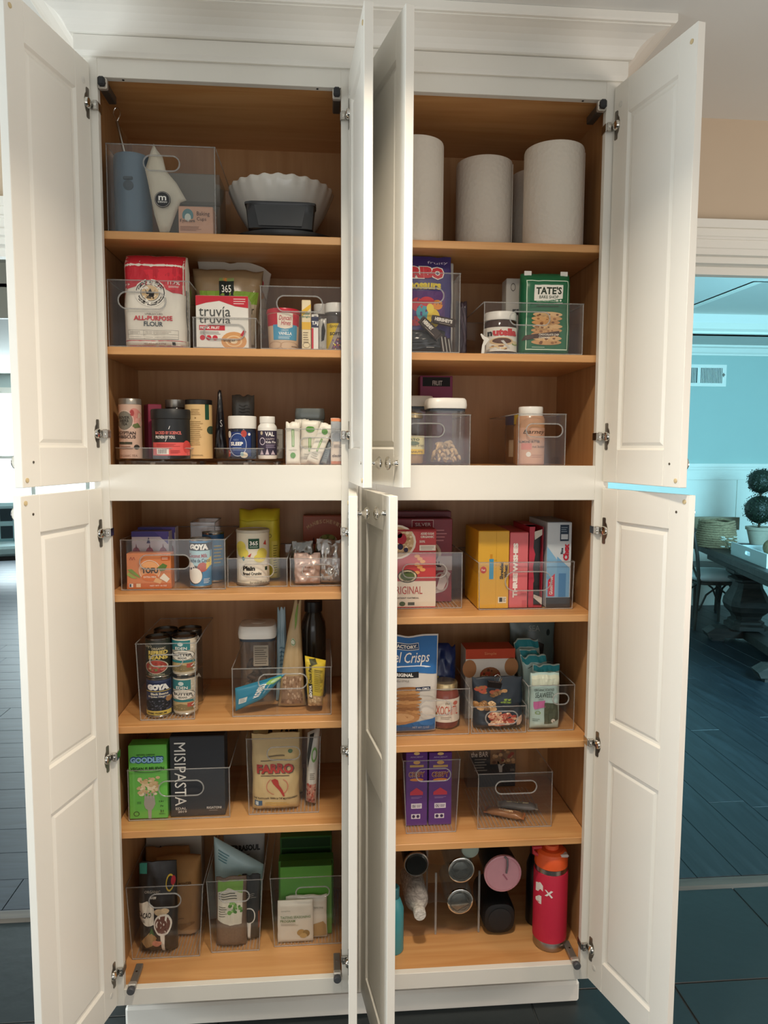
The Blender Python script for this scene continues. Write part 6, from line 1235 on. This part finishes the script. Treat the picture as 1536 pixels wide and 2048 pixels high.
pr.rect(0, .975, 1, 1, '#9C2C30', 3.5).text('ADDED SUGAR', .72, .93, .96, .96, '#EFE4D6', bold=.03, l=4).text('ORGANIC', .72, .89, .96, .92, '#EFE4D6', bold=.03, l=4).text('50%', .70, .83, .80, .86, '#EFE4D6', bold=.02, l=4).rect(.70, .73, .99, .80, '#EDE4D4', 4).lines(.72, .74, .97, .79, 3, '#8C7A6C', l=5)
pr.ell(.49, .405, .175, .085, '#22241E', 2).ell(.49, .405, .16, .076, '#CFC0A0', 2.5).ell(.49, .405, .13, .055, '#5A6A3C', 3).text("NATURE'S PATH", .37, .44, .61, .465, '#22241E', bold=.02, l=4).text('ORGANIC', .41, .335, .57, .36, '#22241E', bold=.02, l=4)
for k in range(7): pr.ell(.66+.05*(k % 3), .66-.035*k, .05, .022, '#D99A5C', 1.8)
pr.text('ORIGINAL', .18, .175, .76, .275, '#B03C34', bold=.0).text('INSTANT OATMEAL', .28, .115, .70, .135, '#4A3A30', bold=.02).ell(.40, .05, .055, .03, '#3F5A3C').rect(.50, .03, .62, .07, '#3B4A48', 1).rect(0, 0, 1, .012, '#C94A44', 1).done()
x, wd, h = span('R4', -40, 432, 130, Y0+.075, Zb)
root, pr = carton('maroon_cereal_box', 'dark red cereal box with silver frame lettering behind the oatmeal', 'box', x, Y0+.075, Zb, wd, .06, h, '#7E1626', flap='#641020')
pr.rect(.40, .885, .72, .985, '#C9B8B4', 1).rect(.408, .893, .712, .977, '#7E1626', 1.5).text('SILVER', .45, .91, .68, .95, '#D9CCC8').lines(.76, .72, .92, .88, 4, '#C98A8C').ell(.62, .58, .22, .16, '#B9A88C', 1).ell(.62, .58, .18, .13, '#8A6A48', 2).rect(.72, .38, 1, .55, '#B9B0AC', 2).text('AL', .73, .42, .84, .49, '#2A2020', bold=.04, l=4).poly([(.75, .10), (.86, .12), (.98, .34), (.9, .40), (.82, .3)], '#C9C0BC', 1).ring(.84, .24, .11, .12, .2, '#A89C98').done()
x, wd, h = span('R4', 52, 432, 78, Y0+.15, Zb)
root, pr = carton('maroon_cereal_box', 'second dark red cereal box at the back of the oatmeal bin', 'box', x-.004, Y0+.15, Zb, wd, .055, min(h, 1.52-Zb-.01), '#6E1222'); pr.lines(.1, .92, .4, .95, 2, '#A8686C').done()
B = bin_at('clear bin of cereal boxes turned spine out', 'R4', 615, 1285, 435, 765, dp=.33, handle=(.52, .60, .24, .20), taper=.02)
Y0, Zb = B[2]+.008, B[3]
zc = 1.526-.004
cer = [((612, 830), 215, .0, '#D9A426', 'yellow shredded wheat cereal box, spine out', 'shredded_wheat_box', '#C08A1A'),
       ((832, 962), 225, .004, '#D5656A', 'pink cereal box with white vertical lettering, spine out', 'pink_cereal_box', '#B94A52'),
       ((1090, 1262), 155, .006, '#C3CBD0', 'white and pale blue rice cereal box, spine out', 'rice_cereal_box', '#8FA0AC')]
def xs(a_, b2, Y): return x_of(zx('R4', a_), Y, Zb+.08), x_of(zx('R4', b2), Y, Zb+.08)
for (l, r_), t, Yo, c_, lab, nm, fl_ in cer:
    a_, b2 = xs(l, r_, Y0+Yo); h = min(z_of(zy('R4', t), (a_+b2)/2, Y0+Yo)-Zb, zc-Zb)
    root, pr = carton(nm, lab, 'box', (a_+b2)/2, Y0+Yo, Zb, (b2-a_)*.985, .19, h, c_, flap=fl_)
    if nm[0] == 's':
        pr.rect(.58, .0, .585, 1, '#A87A14', 1).rect(.36, .38, .50, .64, '#3F93B8', 1).rect(.38, .64, .46, .70, '#C98A1E', 1).text('Shredded', .70, .38, .82, .60, '#3A2A14', bold=.04, rot=90).text('Wheat', .84, .40, .96, .56, '#3A2A14', bold=.04, rot=90).ell(.17, .50, .10, .045, '#C0342E').text('Post', .11, .485, .23, .515, '#F2E6CE', bold=.02, rot=0).rect(.66, .07, .93, .15, '#E6DCC4', 1).rect(.70, .085, .80, .14, '#2A2620', 2).lines(.82, .085, .92, .14, 3, '#2A2620').rect(.52, .62, .60, .625, '#A87A14', 1)
    elif nm[0] == 'p': pr.text('THREE WISHES', .18, .14, .44, .86, '#EFE4DC', bold=.07, rot=90).text('Cinnamon', .62, .18, .95, .215, '#9C3A44').rect(0, .008, 1, .012, '#B94A52', 1).rect(.7, .02, .95, .1, '#C9585E', 1)
    else:
        pr.poly([(0, .12), (0, .72), (.42, .56), (.42, .12)], '#7FAFD0', 1).poly([(.42, .60), (.95, .46), (.95, .12), (.42, .12)], '#6FA4CC', 1).rect(.50, .12, .80, .40, '#3C7CB0', 2).poly([(.06, .13), (.06, .32), (.34, .40), (.34, .13)], '#C93448', 2).text('Gluten Free', .12, .15, .26, .36, '#F2E8E4', bold=.02, rot=90, l=4).text('Rice', .55, .63, .66, .70, '#1F2C3C', bold=.03, rot=90).text('Chex', .66, .55, .90, .75, '#B8283A', bold=.07, rot=90).rect(.52, .78, .88, .97, '#26384C', 1).rect(.56, .80, .84, .86, '#C9D2D6', 2).lines(.56, .88, .84, .95, 3, '#8FA0AC').rect(.0, .0, 1, .115, '#33363A', 1)
    pr.done()
# red box with a torn front standing slightly open
a_, b2 = xs(968, 1070, Y0+.004); h = min(z_of(zy('R4', 190), (a_+b2)/2, Y0)-Zb, zc-Zb)
root = thing('torn_red_box', 'red cereal box with torn open dark front between pink and white boxes', 'box', ((a_+b2)/2, Y0+.10, Zb))
wd = (b2-a_)*.94; RB_ = P('#B3223A', rough=.45)
MB().box(-wd/2, -.09, 0, wd/2, .09, .004).box(-wd/2, -.09, 0, -wd/2+.0012, .09, h).box(wd/2-.0012, -.09, 0, wd/2, .09, h).box(-wd/2, .0885, 0, wd/2, .09, h).box(-wd/2, -.02, h-.0012, wd/2, .09, h).build('carton_shell', RB_, root)
MB().prism([(-wd/2, 0), (-wd*.12, 0), (-wd*.16, h*.3), (-wd*.10, h*.33), (-wd*.2, h*.5), (-wd*.05, h*.66), (-wd*.2, h*.74), (-wd*.1, h), (-wd/2, h)], -.0905, -.0893).build('torn_front', RB_, root)
MB().prism([(-wd*.12, h*.12), (wd/2, h*.03), (wd/2, h*.12), (-wd*.1, h*.16)], -.0905, -.0893).build('torn_edge', P('#C9C0B4', rough=.8), root)
MB().prism([(-wd*.1, h*.84), (wd*.42, h*.9), (wd*.42, h*.97), (-wd*.14, h*.94)], -.0905, -.0893).build('torn_edge', P('#C9C0B4', rough=.8), root)
MB().box(-wd/2+.002, -.07, .004, wd/2-.002, .08, h*.9).build('inner_bag', P('#1B1917', rough=.4), root)
# ---------------- R5
B = bin_at('clear bin of pretzel crisps and salsa jar', 'R5', -230, 555, 560, 880, dp=.31, handle=(.68, .60, .15, .16))
Y0, Zb = B[2]+.009, B[3]
x, wd, h = span('R5', -130, 345, 185, Y0, Zb)
root, pr = bag('pretzel_crisps_bag', 'blue and white pretzel crisps bag with script lettering', 'bag', x, Y0+.002, Zb, wd*.93, .055, h, '#CFC9C0', style='stand', amp=.05, seed=101, rough=.3, p=5, wtop=1.07)
pr.poly([(.02, .62), (.02, .985), (.98, .985), (.98, .60), (.6, .63), (.3, .60)], '#2E6AA8', 0).rect(.06, .855, .70, .925, '#E6E0D4', 2).rect(.065, .861, .695, .919, '#20406A', 2.4).text('SNACK FACTORY.', .08, .872, .68, .908, '#EFE9DD', bold=.04, l=4).text('Pretzel Crisps', .02, .695, .86, .835, '#F2EFE8', bold=.01, shear=.25).ring(.6, .67, .3, .03, .3, '#DCE4EC', a0=.3, a1=2.8).rect(.20, .575, .70, .635, '#1C1B1C', 1).text('ORIGINAL', .30, .588, .62, .624, '#F2EFE8', bold=.04).text('DELI STYLE', .34, .535, .56, .555, '#6A6258')
for k in range(9): pr.ell(.54+.02*math.sin(k*1.7), .19+k*.034, .20, .022, ['#B07A44', '#C9955C', '#9C6838'][k % 3], 1.2+.05*k)
pr.ell(.42, .17, .30, .07, '#B88450', 2).ell(.42, .17, .22, .045, '#D2A470', 2.5).poly([(.02, .02), (.02, .13), (.4, .09), (.8, .14), (.98, .15), (.98, .02)], '#2E6AA8', 3).text('NET WT 7.2 OZ', .62, .05, .88, .075, '#D8E2EC', l=4.5).rect(.66, .44, .88, .48, '#26304A', 2).text('No GMO', .68, .447, .86, .473, '#E6E6E6', l=4, bold=.02).done()
x, wd, h = span('R5', 302, 512, 545, Y0, Zb); R = wd/2
root = turned('salsa_jar', 'round jar of red salsa with gold lid and white label', 'jar', x, Y0+.022, Zb, R, [('jar_body', [(R*.80, 0), (R*.92, .006), (R, h*.25), (R, h*.62), (R*.92, h*.78), (R*.80, h*.86)], P('#7E3A2C', rough=.15, var=.1)), ('lid', [(R*.83, h*.86), (R*.86, h*.87), (R*.86, h*.97), (R*.82, h), (R*.1, h)], GOLD)])
pr = cyl_print(root, R*1.012, h*.58, h*.14); pr.rect(.0, .05, 1, .95, '#DDD3C4', 0).text('XOCHiTL', .16, .34, .86, .68, '#C0503A', bold=.0).text('the', .44, .74, .58, .84, '#5A4A3C', shear=.2).ell(.78, .78, .08, .08, '#C96A58').lines(.3, .16, .7, .28, 2, '#8C7C6C').ell(.1, .34, .1, .09, '#6F8A5C').done()
x, wd, h = span('R5', 300, 480, 255, Y0+.10, Zb)
root, pr = bag('navy_chip_bag', 'navy and yellow chip bag behind the salsa jar', 'bag', x-.006, Y0+.115, Zb, wd*1.05, .06, h, '#1F2E5C', style='pillow', amp=.15, seed=104, rough=.25, p=4); pr.poly([(.02, .40), (.30, .60), (.42, .52), (.10, .30)], '#D9C23A').poly([(.1, .1), (.9, .3), (.8, .1)], '#C9B23A').done()
B = bin_at('short clear bin with dark cracker pouch clipped shut', 'R5', 567, 953, 675, 862, dp=.31, handle=(.55, .58, .29, .24), ribs=True)
Y0, Zb = B[2]+.009, B[3]
x, wd, h = span('R5', 575, 950, 480, Y0+.015, Zb)
root, pr = bag('dark_cracker_pouch', 'dark navy cracker pouch folded over with a binder clip', 'pouch', x, Y0+.012, Zb, wd*.90, .06, h, '#1D2732', style='stand', amp=.14, seed=106, rough=.4, p=4, wtop=1.05)
pr.bits(.04, .40, .40, .54, 26, .06, ['#C9A070', '#A87C4C', '#DDBE92', '#7A5634'], asp=.6, seed=2).bits(.05, .70, .22, .82, 14, .05, ['#B98E60', '#8A643E', '#A8503C'], asp=.6, seed=3).bits(.36, .66, .62, .76, 14, .05, ['#B98E60', '#C26A4C', '#8A643E'], asp=.6, seed=4).text('NET WT', .60, .56, .74, .60, '#A9C84A', bold=.03).text('4.5 OZ (128g)', .52, .51, .74, .55, '#A9C84A', bold=.03).bits(.34, .10, .82, .32, 40, .07, ['#C2705A', '#D9A888', '#A84C40', '#E2C4A4'], asp=.5, seed=5).poly([(.86, .08), (.99, .12), (.97, .26), (.84, .22)], '#C9A890', 2).done()
# binder clip on the fold
bcx, bcz = at_y(zx('R5', 740), zy('R5', 525), Y0).x, at_y(zx('R5', 740), zy('R5', 545), Y0).z
bc = thing('binder_clip', 'black binder clip with steel loops holding the cracker pouch', 'clip', (bcx, Y0+.0, bcz), (0, .15, 0))
MB().prism([(-.002, 0), (.002, 0), (.008, .018), (-.008, .018)], -.026, .014, plane='yz').build('clip_body', BLACK, bc)
for sg in (-1, 1): MB().tube([(-.006+sg*.001, sg*.004, .016), (-.009, sg*.008-.004, .034), (.0, sg*.009-.004, .040), (.009, sg*.008-.004, .034), (.006, sg*.004, .016)], .0009, seg=5).build('wire_loop', CHROME, bc)
x, wd, h = span('R5', 500, 862, 275, Y0+.10, Zb)
root, pr = carton('cookie_box', 'white and orange red cookie box behind the dark cracker pouch', 'box', x+.008, Y0+.105, Zb, wd*.95, .08, h, '#D6CEC4', flap='#B8401F')
pr.rect(0, .86, 1, 1, '#B8401F', 1).text("Simple", .38, .905, .62, .955, '#D98A5C').ell(.50, .62, .21, .12, '#8A5634', 1).ell(.50, .58, .22, .10, '#6E4228', .8).bits(.32, .54, .68, .70, 20, .03, ['#5A3420', '#B98A5C', '#A8442C'], asp=.7, seed=7).ell(.08, .72, .14, .13, '#A8744A', 1).ell(.93, .74, .14, .13, '#A8744A', 1).text("MARY'S", .56, .28, .92, .40, '#B03A34', bold=.03).bits(.1, .4, .9, .5, 8, .02, ['#5A3420'], seed=9).done()
B = bin_at('clear bin of seaweed snack packets', 'R5', 962, 1288, 528, 845, dp=.235, handle=(.70, .70, .17, .12))
Y0, Zb = B[2]+.008, B[3]
SW = '#B4CEC8'
sea = [(968, 1205, 445, .0, .0, 'seaweed snack packet facing out with torn pale top'), (985, 1200, 385, .038, .03, 'seaweed packet with teal top edge just behind the front one'), (915, 1125, 318, .075, -.03, 'third seaweed packet counted from the front of the seaweed bin'), (905, 1065, 280, .110, .05, 'fourth seaweed packet with folded pale top'), (820, 1015, 205, .150, -.04, 'tallest seaweed packet with teal band at the back')]
for i, (l, r_, t, Yo, rl, lab) in enumerate(sea):
    x, wd, h = span('R5', l, r_, t, Y0+Yo, Zb); x = max(B[0]+wd*.45+.006, min(x, B[1]-wd*.45-.006)); x = (x+(B[0]+B[1])/2)/2 if i else x
    root, pr = bag('seaweed_packet', lab, 'packet', x, Y0+Yo, Zb+.001, wd*.86, .028, h, SW, style='flat', amp=.10, seed=110+i, rough=.35, p=4, group='seaweed packets in their bin', lean=((0, 0) if i == 0 else ((-.02, 0) if i > 1 else (.0, 0))))
    if i == 0:
        pr.rect(.03, .80, .97, .97, '#CDD3BE', .5).text('ORGANIC ROASTED', .10, .69, .78, .735, '#33463C', bold=.01).text('SEAWEED', .13, .575, .75, .67, '#33463C', bold=.0).text('snack', .26, .535, .42, .56, '#4A5A50').poly([(.08, .42), (.08, .50), (.48, .52), (.46, .46), (.50, .40), (.12, .36)], '#C56AA0', 1).poly([(.44, .10), (.46, .48), (.92, .46), (.94, .16), (.7, .10)], '#4E5540', 2).ell(.76, .15, .07, .035, '#DCD8CC', 3).ring(.24, .30, .09, .03, .3, '#7FA04A').lines(.06, .14, .3, .2, 2, '#7A8A80')
    else: pr.rect(.02, .90, .98, .985, '#2E8A94', 1).lines(.2, .82, .7, .86, 1, '#5A6A64')
    pr.done()
x, wd, h = span('R5', 850, 1165, 95, .33, SHELF['R5'])
root, pr = bag('dark_grey_chip_bag', 'dark grey teal chip bag standing at the very back', 'bag', x, .345, SHELF['R5']+.0005, wd, .05, min(h, SHELF['R4']-.024-SHELF['R5']), '#5E706E', style='stand', amp=.12, seed=118, rough=.3, p=4); pr.text('SEA', .42, .88, .66, .95, '#A9B4AE').poly([(.4, .5), (.45, .8), (.75, .72), (.7, .5)], '#2A2622').ell(.85, .86, .04, .04, '#22302E').done()
# ---------------- R6
B = bin_at('tall clear bin with two purple snack boxes', 'R6', 88, 488, 178, 685, dp=.30, handle=(.53, .80, .30, .085), taper=.12, ribs=True)
Y0, Zb = B[2]+.030, B[3]
for i, (l, r_, lab) in enumerate(((108, 262, 'purple snack box standing upright in the tall clear bin'), (268, 432, 'purple snack box standing upright in the tall clear bin'))):
    x, wd, h = span('R6', l, r_, 122, Y0+.01, Zb)
    h = min(h, SHELF['R5']-.026-Zb); x += .0
    root, pr = carton('purple_snack_box', lab, 'box', x, Y0+.01, Zb, wd*.97, .10, h, '#5B2A80', group='purple snack boxes')
    pr.text('ANCIENT', .2, .93, .8, .95, '#C9B8D8').ell(.5, .985, .14, .02, '#D9B978').rect(.18, .80, .82, .83, '#C9A45C', 1).ell(.5, .865, .16, .025, '#D9A860', 1).text('CRISPY', .12, .665, .88, .74, '#E2C4A0', bold=.07, l=2).text('CRISPY', .14, .67, .86, .735, '#7A2430', bold=.02, l=4).ell(.5, .63, .32, .02, '#D98A3C', 1).poly([(.2, .46), (.5, .52), (.8, .46), (.8, .42), (.2, .42)], '#C9344A', 1).lines(.25, .37, .75, .40, 2, '#A88AC0').rect(.25, .235, .75, .305, '#E2DCE6', 1).text('OU', .30, .25, .46, .29, '#3A1F54', bold=.03).lines(.5, .25, .72, .29, 2, '#3A1F54').rect(.26, .095, .68, .16, '#E2DCE6', 1).ell(.37, .128, .07, .022, '#3A1F54', 2).ell(.57, .128, .07, .022, '#3A1F54', 2).done()
B = bin_at('wide low clear bin with two snack bars', 'R6', 612, 1132, 268, 650, dp=.255, handle=(.51, .745, .275, .115), ribs=True)
Y0, Zb = B[2]+.010, B[3]
def bar(lab, xc, yc, L, Wd, rz, cols, grp='snack bars in the wide bin', tz=0):
    rt = thing('snack_bar', lab, 'snack bar', (xc, yc, Zb+.002+tz), (0, 0, rz), grp)
    vs, fs = [], []; n = 12; seg = 10
    for i in range(n+1):
        u = -1+2*i/n; k = 1 if abs(u) < .78 else max(.12, 1-(abs(u)-.78)/.16)
        for j in range(seg):
            a = 2*math.pi*j/seg; vs.append((u*L/2, Wd/2*math.cos(a)*(1 if k > .5 else 1.05), .011+.011*k*math.sin(a)*(1+.1*noise.noise(Vector((i*.7, j, L*50))))))
    for i in range(n): fs += [(i*seg+j, i*seg+(j+1) % seg, (i+1)*seg+(j+1) % seg, (i+1)*seg+j) for j in range(seg)]
    fs += [tuple(range(seg)), tuple(n*seg+j for j in range(seg))]
    MB().add(vs, fs).build('wrapper', P(cols[0], rough=.3, var=.25, scale=70), rt, smooth=1.2)
    for sg in (-1, 1):
        MB().box(sg*L/2-.004, -Wd/2*1.05, .0095, sg*L/2+.004, Wd/2*1.05, .0125).build('crimped_end', P(cols[1], rough=.3), rt)
    pr = Print(rt, lambda u, v, l: ((u-.5)*L*.74, (v-.5)*Wd*.72, .0225-.010*(2*v-1)**2+EPS*(l+1)), seg=6); return rt, pr
p1_ = at_z(zx('R6', 800), zy('R6', 545), Zb+.012); p2_ = at_z(zx('R6', 850), zy('R6', 470), Zb+.012)
rt, pr = bar('brown and orange snack bar lying across the wide bin', p1_.x, p1_.y, .115, .034, -.45, ('#9C6A40', '#B0683A')); pr.bits(.1, .2, .9, .8, 24, .05, ['#C98A50', '#7A4A2C', '#D9B080'], asp=1.2, seed=3).text('ROASTED', .3, .1, .8, .4, '#E2CFAE', bold=.03).done()
rt, pr = bar('grey and cream snack bar lying behind the orange one', p2_.x+.012, p1_.y+.042, .115, .034, -.22, ('#8F8A84', '#B9B09C')); pr.rect(.1, .15, .9, .5, '#D9CDA0').text('NUT BAR', .3, .22, .7, .42, '#4A4238', bold=.03).done()
x, wd, h = span('R6', 560, 905, 108, .30, SHELF['R6']); h = min(h, SHELF['R5']-.026-SHELF['R6'])
root, pr = carton('black_bar_box', 'black box with white chalk lettering behind the wide bin', 'box', x, .352, SHELF['R6']+.0005, wd, .055, h, '#1E1A18')
vv = lambda y: (z_of(zy('R6', y), x, .352)-SHELF['R6'])/h
uu = lambda q: (x_of(zx('R6', q), .352, SHELF['R6']+h*.7)-x)/wd+.5
pr.text('the BAR', uu(565), vv(152), uu(685), vv(115), '#CFC6B8', bold=.01).lines(uu(590), vv(255), uu(685), vv(160), 5, '#8C8478').rect(uu(700), vv(205), uu(878), vv(95), '#7A5A3C', 1).bits(uu(712), vv(195), uu(868), vv(105), 26, .035, ['#A87C50', '#5A3A24', '#C29C6C', '#8A2A20'], asp=.9, seed=6).poly([(uu(765), vv(262)), (uu(785), vv(262)), (uu(785), vv(225)), (uu(808), vv(200)), (uu(800), vv(196)), (uu(775), vv(218)), (uu(757), vv(186)), (uu(750), vv(190))], '#B9B2A6', 1).lines(uu(840), vv(255), uu(872), vv(240), 2, '#A89C88').done()
# ---------------- R7: bottle rack, tumblers and the red flask
Zf = SHELF['R7']+.0005
RK = clear('rack_acrylic', (.93, .93, .92), frost=.03, rough=.06)
def rack(lab, xc, yf, cols, rows, pw, ph, dp):
    t = thing('bottle_rack', lab, 'rack', (xc, yf, Zf))
    Wt = cols*pw
    for j in range(rows+1):
        zz = j*ph
        for i in range(cols):
            pts = [(-Wt/2+i*pw+pw*k/12, zz+.010-.008*math.sin(math.pi*k/12)) for k in range(13)]
            if j < rows: MB().prism(pts+[(p[0], p[1]+.0025) for p in reversed(pts)], .0, dp).build('cradle', RK, t)
    for i in range(cols+1):
        for yy in (.004, dp-.008): MB().box(-Wt/2+i*pw-.003, yy, 0, -Wt/2+i*pw+.003, yy+.006, rows*ph-.002, bev=.001).build('post', ARIM, t)
    return t
xm = at_z(zx('R7', 180), zy('R7', 640), Zf); 
# positions measured from the round openings of the lying vessels
def at_front(px_, py_, Y): q = at_y(zx('R7', px_), zy('R7', py_), Y); return q.x, q.z
YR = .125
c1 = at_front(470, 450, YR+.01); c2 = at_front(478, 240, YR+.01); cm_ = at_front(205, 500, YR); c3 = at_front(755, 262, YR); pw = .098
ph = c2[1]-c1[1]
xr = c1[0]
rack('clear stacking bottle rack holding the glass jars on the bottom shelf', (cm_[0]+c1[0])/2-.01, YR+.03, 2, 2, max(.09, c1[0]-cm_[0]+.012), ph, .20)
def lying(name, lab, cat, cx_, cz_, Y, parts, group=None, tilt=0):
    rt = thing(name, lab, cat, (cx_, Y, cz_), (tilt, 0, 0), group)
    for nm, prof, mt in parts: MB().lathe([(r, -q) for r, q in prof], seg=32, axis='y').build(nm, mt, rt, smooth=.6)
    return rt
for i, (c_, lab) in enumerate(((c1, 'wide mouth glass jar lying in the lower rack row'), (c2, 'wide mouth glass jar lying in the upper rack row'))):
    lying('glass_jar', lab, 'jar', c_[0], max(c_[1], Zf+.052), YR+.01, [('jar_glass', [(.034, 0), (.037, .001), (.037, .012), (.040, .022), (.043, .04), (.043, .15), (.036, .16), (.001, .16), (.001, .157), (.034, .156), (.040, .148), (.040, .042), (.034, .02), (.034, 0)], clear('jar_glass', (.88, .90, .90), frost=.05, rough=.03)), ('steel_band', [(.0375, .002), (.0395, .003), (.0395, .010), (.0375, .011)], CHROME), ('inner_ring', [(.031, .0), (.034, .0), (.034, .004), (.031, .004)], STEEL)], 'glass jars in the rack')
MARB = wood_mat('marble_print', '#9C9890', '#ECE8E0', (14, 14, 40), .25, .9)
lying('marble_bottle', 'white marble patterned bottle lying neck forward in the rack', 'bottle', cm_[0]-.008, max(cm_[1]+.014, Zf+.05), YR-.045, [('cap', [(.001, 0), (.017, .001), (.0185, .004), (.0185, .026), (.016, .028)], MARB), ('bottle_body', [(.016, .027), (.0165, .036), (.024, .052), (.034, .075), (.037, .09), (.037, .22), (.03, .228), (.001, .23)], MARB)], tilt=-.06)
cdk = at_front(180, 215, YR+.01)
lying('dark_bottle', 'dark steel bottle lying in the upper rack row', 'bottle', cdk[0], cdk[1], YR+.02, [('bottle_body', [(.001, .001), (.030, .0), (.036, .004), (.038, .02), (.038, .19), (.03, .20), (.001, .20)], P('#2E2F2C', rough=.25, metal=.7)), ('rim', [(.036, .003), (.0385, .005), (.0385, .012), (.036, .013)], STEEL)])
R3_ = abs(at_front(880, 262, YR)[0]-at_front(633, 262, YR)[0])/2
tm_ = lying('tumbler', 'black tumbler lying with pink straw lid facing out', 'tumbler', c3[0], c3[1], YR, [('lid', [(.001, 0), (R3_*.86, .0), (R3_*.9, .002), (R3_*.93, .0), (R3_, .002), (R3_, .010), (R3_*.96, .012)], P('#E0A4AE', rough=.4)), ('cup', [(R3_*.95, .012), (R3_*.96, .02), (R3_*.8, .20), (R3_*.74, .205), (.001, .205)], BLACK)])
MB().box(-.002, -.0016, -.022, .0022, .0008, .0).build('straw_slot', P('#B56C7C', rough=.5), tm_, rot=(0, -.62, 0))
MB().tube([(.010, -.001, .004), (.012, -.006, .03), (.011, -.006, .05), (.004, .0, .056)], .0032, seg=8).build('straw', P('#7A7478', rough=.4), tm_, smooth=1)
# dark cup standing under the pink lid
cb = at_front(745, 480, YR-.02)
tk = thing('insulated_cup', 'black insulated cup lying under the pink lidded tumbler', 'cup', (c3[0]-.004, YR+.012, Zf+.055), (0, 0, 0))
MB().lathe([(r, -q) for r, q in [(.001, .0), (.030, 0), (.046, .004), (.050, .015), (.050, .16), (.044, .17), (.001, .17)]], seg=28, axis='y', sq=3).build('cup_body', P('#0F0F11', rough=.5), tk, smooth=.6)
MB().lathe([(r, -q) for r, q in [(.03, -.003), (.036, -.002), (.036, .002)]], seg=28, axis='y').build('cup_base', P('#19191B', rough=.6), tk, smooth=.6)
# pale green cap hanging at the top
cg = at_front(540, 110, YR+.02)
gl_ = lying('pale_green_bottle', 'bottle with pale grey green rounded cap on top of the rack', 'bottle', cg[0], cg[1]+.002, YR+.02, [('cap', [(.001, 0), (.018, .001), (.026, .006), (.028, .016), (.028, .03)], P('#9DAFA4', rough=.4)), ('bottle_body', [(.028, .03), (.029, .05), (.030, .07), (.030, .16), (.001, .165)], P('#7E9088', rough=.4))])
# teal bottle almost hidden behind the door
turned('teal_bottle', 'teal bottle standing beside the rack behind the open door', 'bottle', x_of(zx('R7', 20), .10, Zf), .075, Zf, .032, [('bottle_body', [(.030, 0), (.032, .004), (.032, .13), (.022, .16), (.016, .165)], P('#3E8C94', rough=.4)), ('cap', [(.018, .165), (.019, .167), (.019, .195), (.016, .198), (.002, .198)], P('#2E6C74', rough=.4))])
# the red flask
Yq = at_z(zx('R7', 1080), zy('R7', 790), Zf).y
x, wd, h = span('R7', 970, 1195, 75, Yq+.03, Zf); R = wd/2
h = min(h, SHELF['R6']-.024-Zf)
RD = P('#C41F3E', rough=.55, var=.04, bump=.12, bscale=300)
fk = turned('red_flask', 'tall red insulated flask with orange lid and steel bands', 'flask', x, Yq, Zf, R*.97, [('steel_base', [(R*.92, 0), (R*.95, .002), (R*.95, h*.085), (R*.93, h*.09)], P('#A8A19A', rough=.28, metal=1)), ('red_sleeve', [(R*.96, h*.085), (R*.985, h*.09), (R*.985, h*.745), (R*.96, h*.755)], RD), ('steel_neck', [(R*.93, h*.75), (R*.93, h*.80)], P('#A8A19A', rough=.28, metal=1)), ('orange_lid', [(R*.90, h*.80), (R*.95, h*.805), (R*.95, h*.885), (R*.86, h*.935), (R*.70, h*.955), (R*.1, h*.96)], P('#F0602C', rough=.4))])
MB().lathe([(R*.40, h*.955), (R*.42, h*.96), (R*.40, h*.995), (R*.3, h), (R*.05, h)], seg=24).build('spout_cap', P('#F2683A', rough=.4), fk, smooth=.6)
MB().box(R*.05, -R*.80, h*.915, R*.80, -R*.35, h*.945, bev=.004).build('white_latch', P('#D8CDC6', rough=.4), fk)
MB().tube([(-R*.8, -R*.2, h*.90), (-R*1.08, -R*.1, h*.92), (-R*1.1, .0, h*.955), (-R*.6, 0, h*.96)], .006, seg=8).build('carry_loop', P('#C4303A', rough=.45), fk, smooth=1)
pr = cyl_print(fk, R*.985, h*.66, h*.09, yaw=-.0)
pr.poly([(.02, .72), (.02, .84), (.10, .88), (.16, .84), (.16, .76), (.10, .78), (.06, .73)], '#EFE6E0').poly([(.02, .58), (.02, .62), (.08, .68), (.13, .68), (.13, .56), (.08, .56)], '#EFE6E0').poly([(.20, .80), (.24, .80), (.42, .70), (.37, .69)], '#EFE6E0', 2).poly([(.20, .71), (.26, .71), (.42, .79), (.36, .80)], '#EFE6E0', 2).done()
turned('black_flask', 'slim black flask standing behind the red flask', 'flask', x-.008, Yq+2*R+.012, Zf, .036, [('flask_body', [(.034, 0), (.036, .004), (.036, .19), (.026, .22), (.022, .225)], BLACK), ('lid', [(.024, .225), (.026, .228), (.026, .262), (.022, .266), (.002, .266)], BLACKR)])
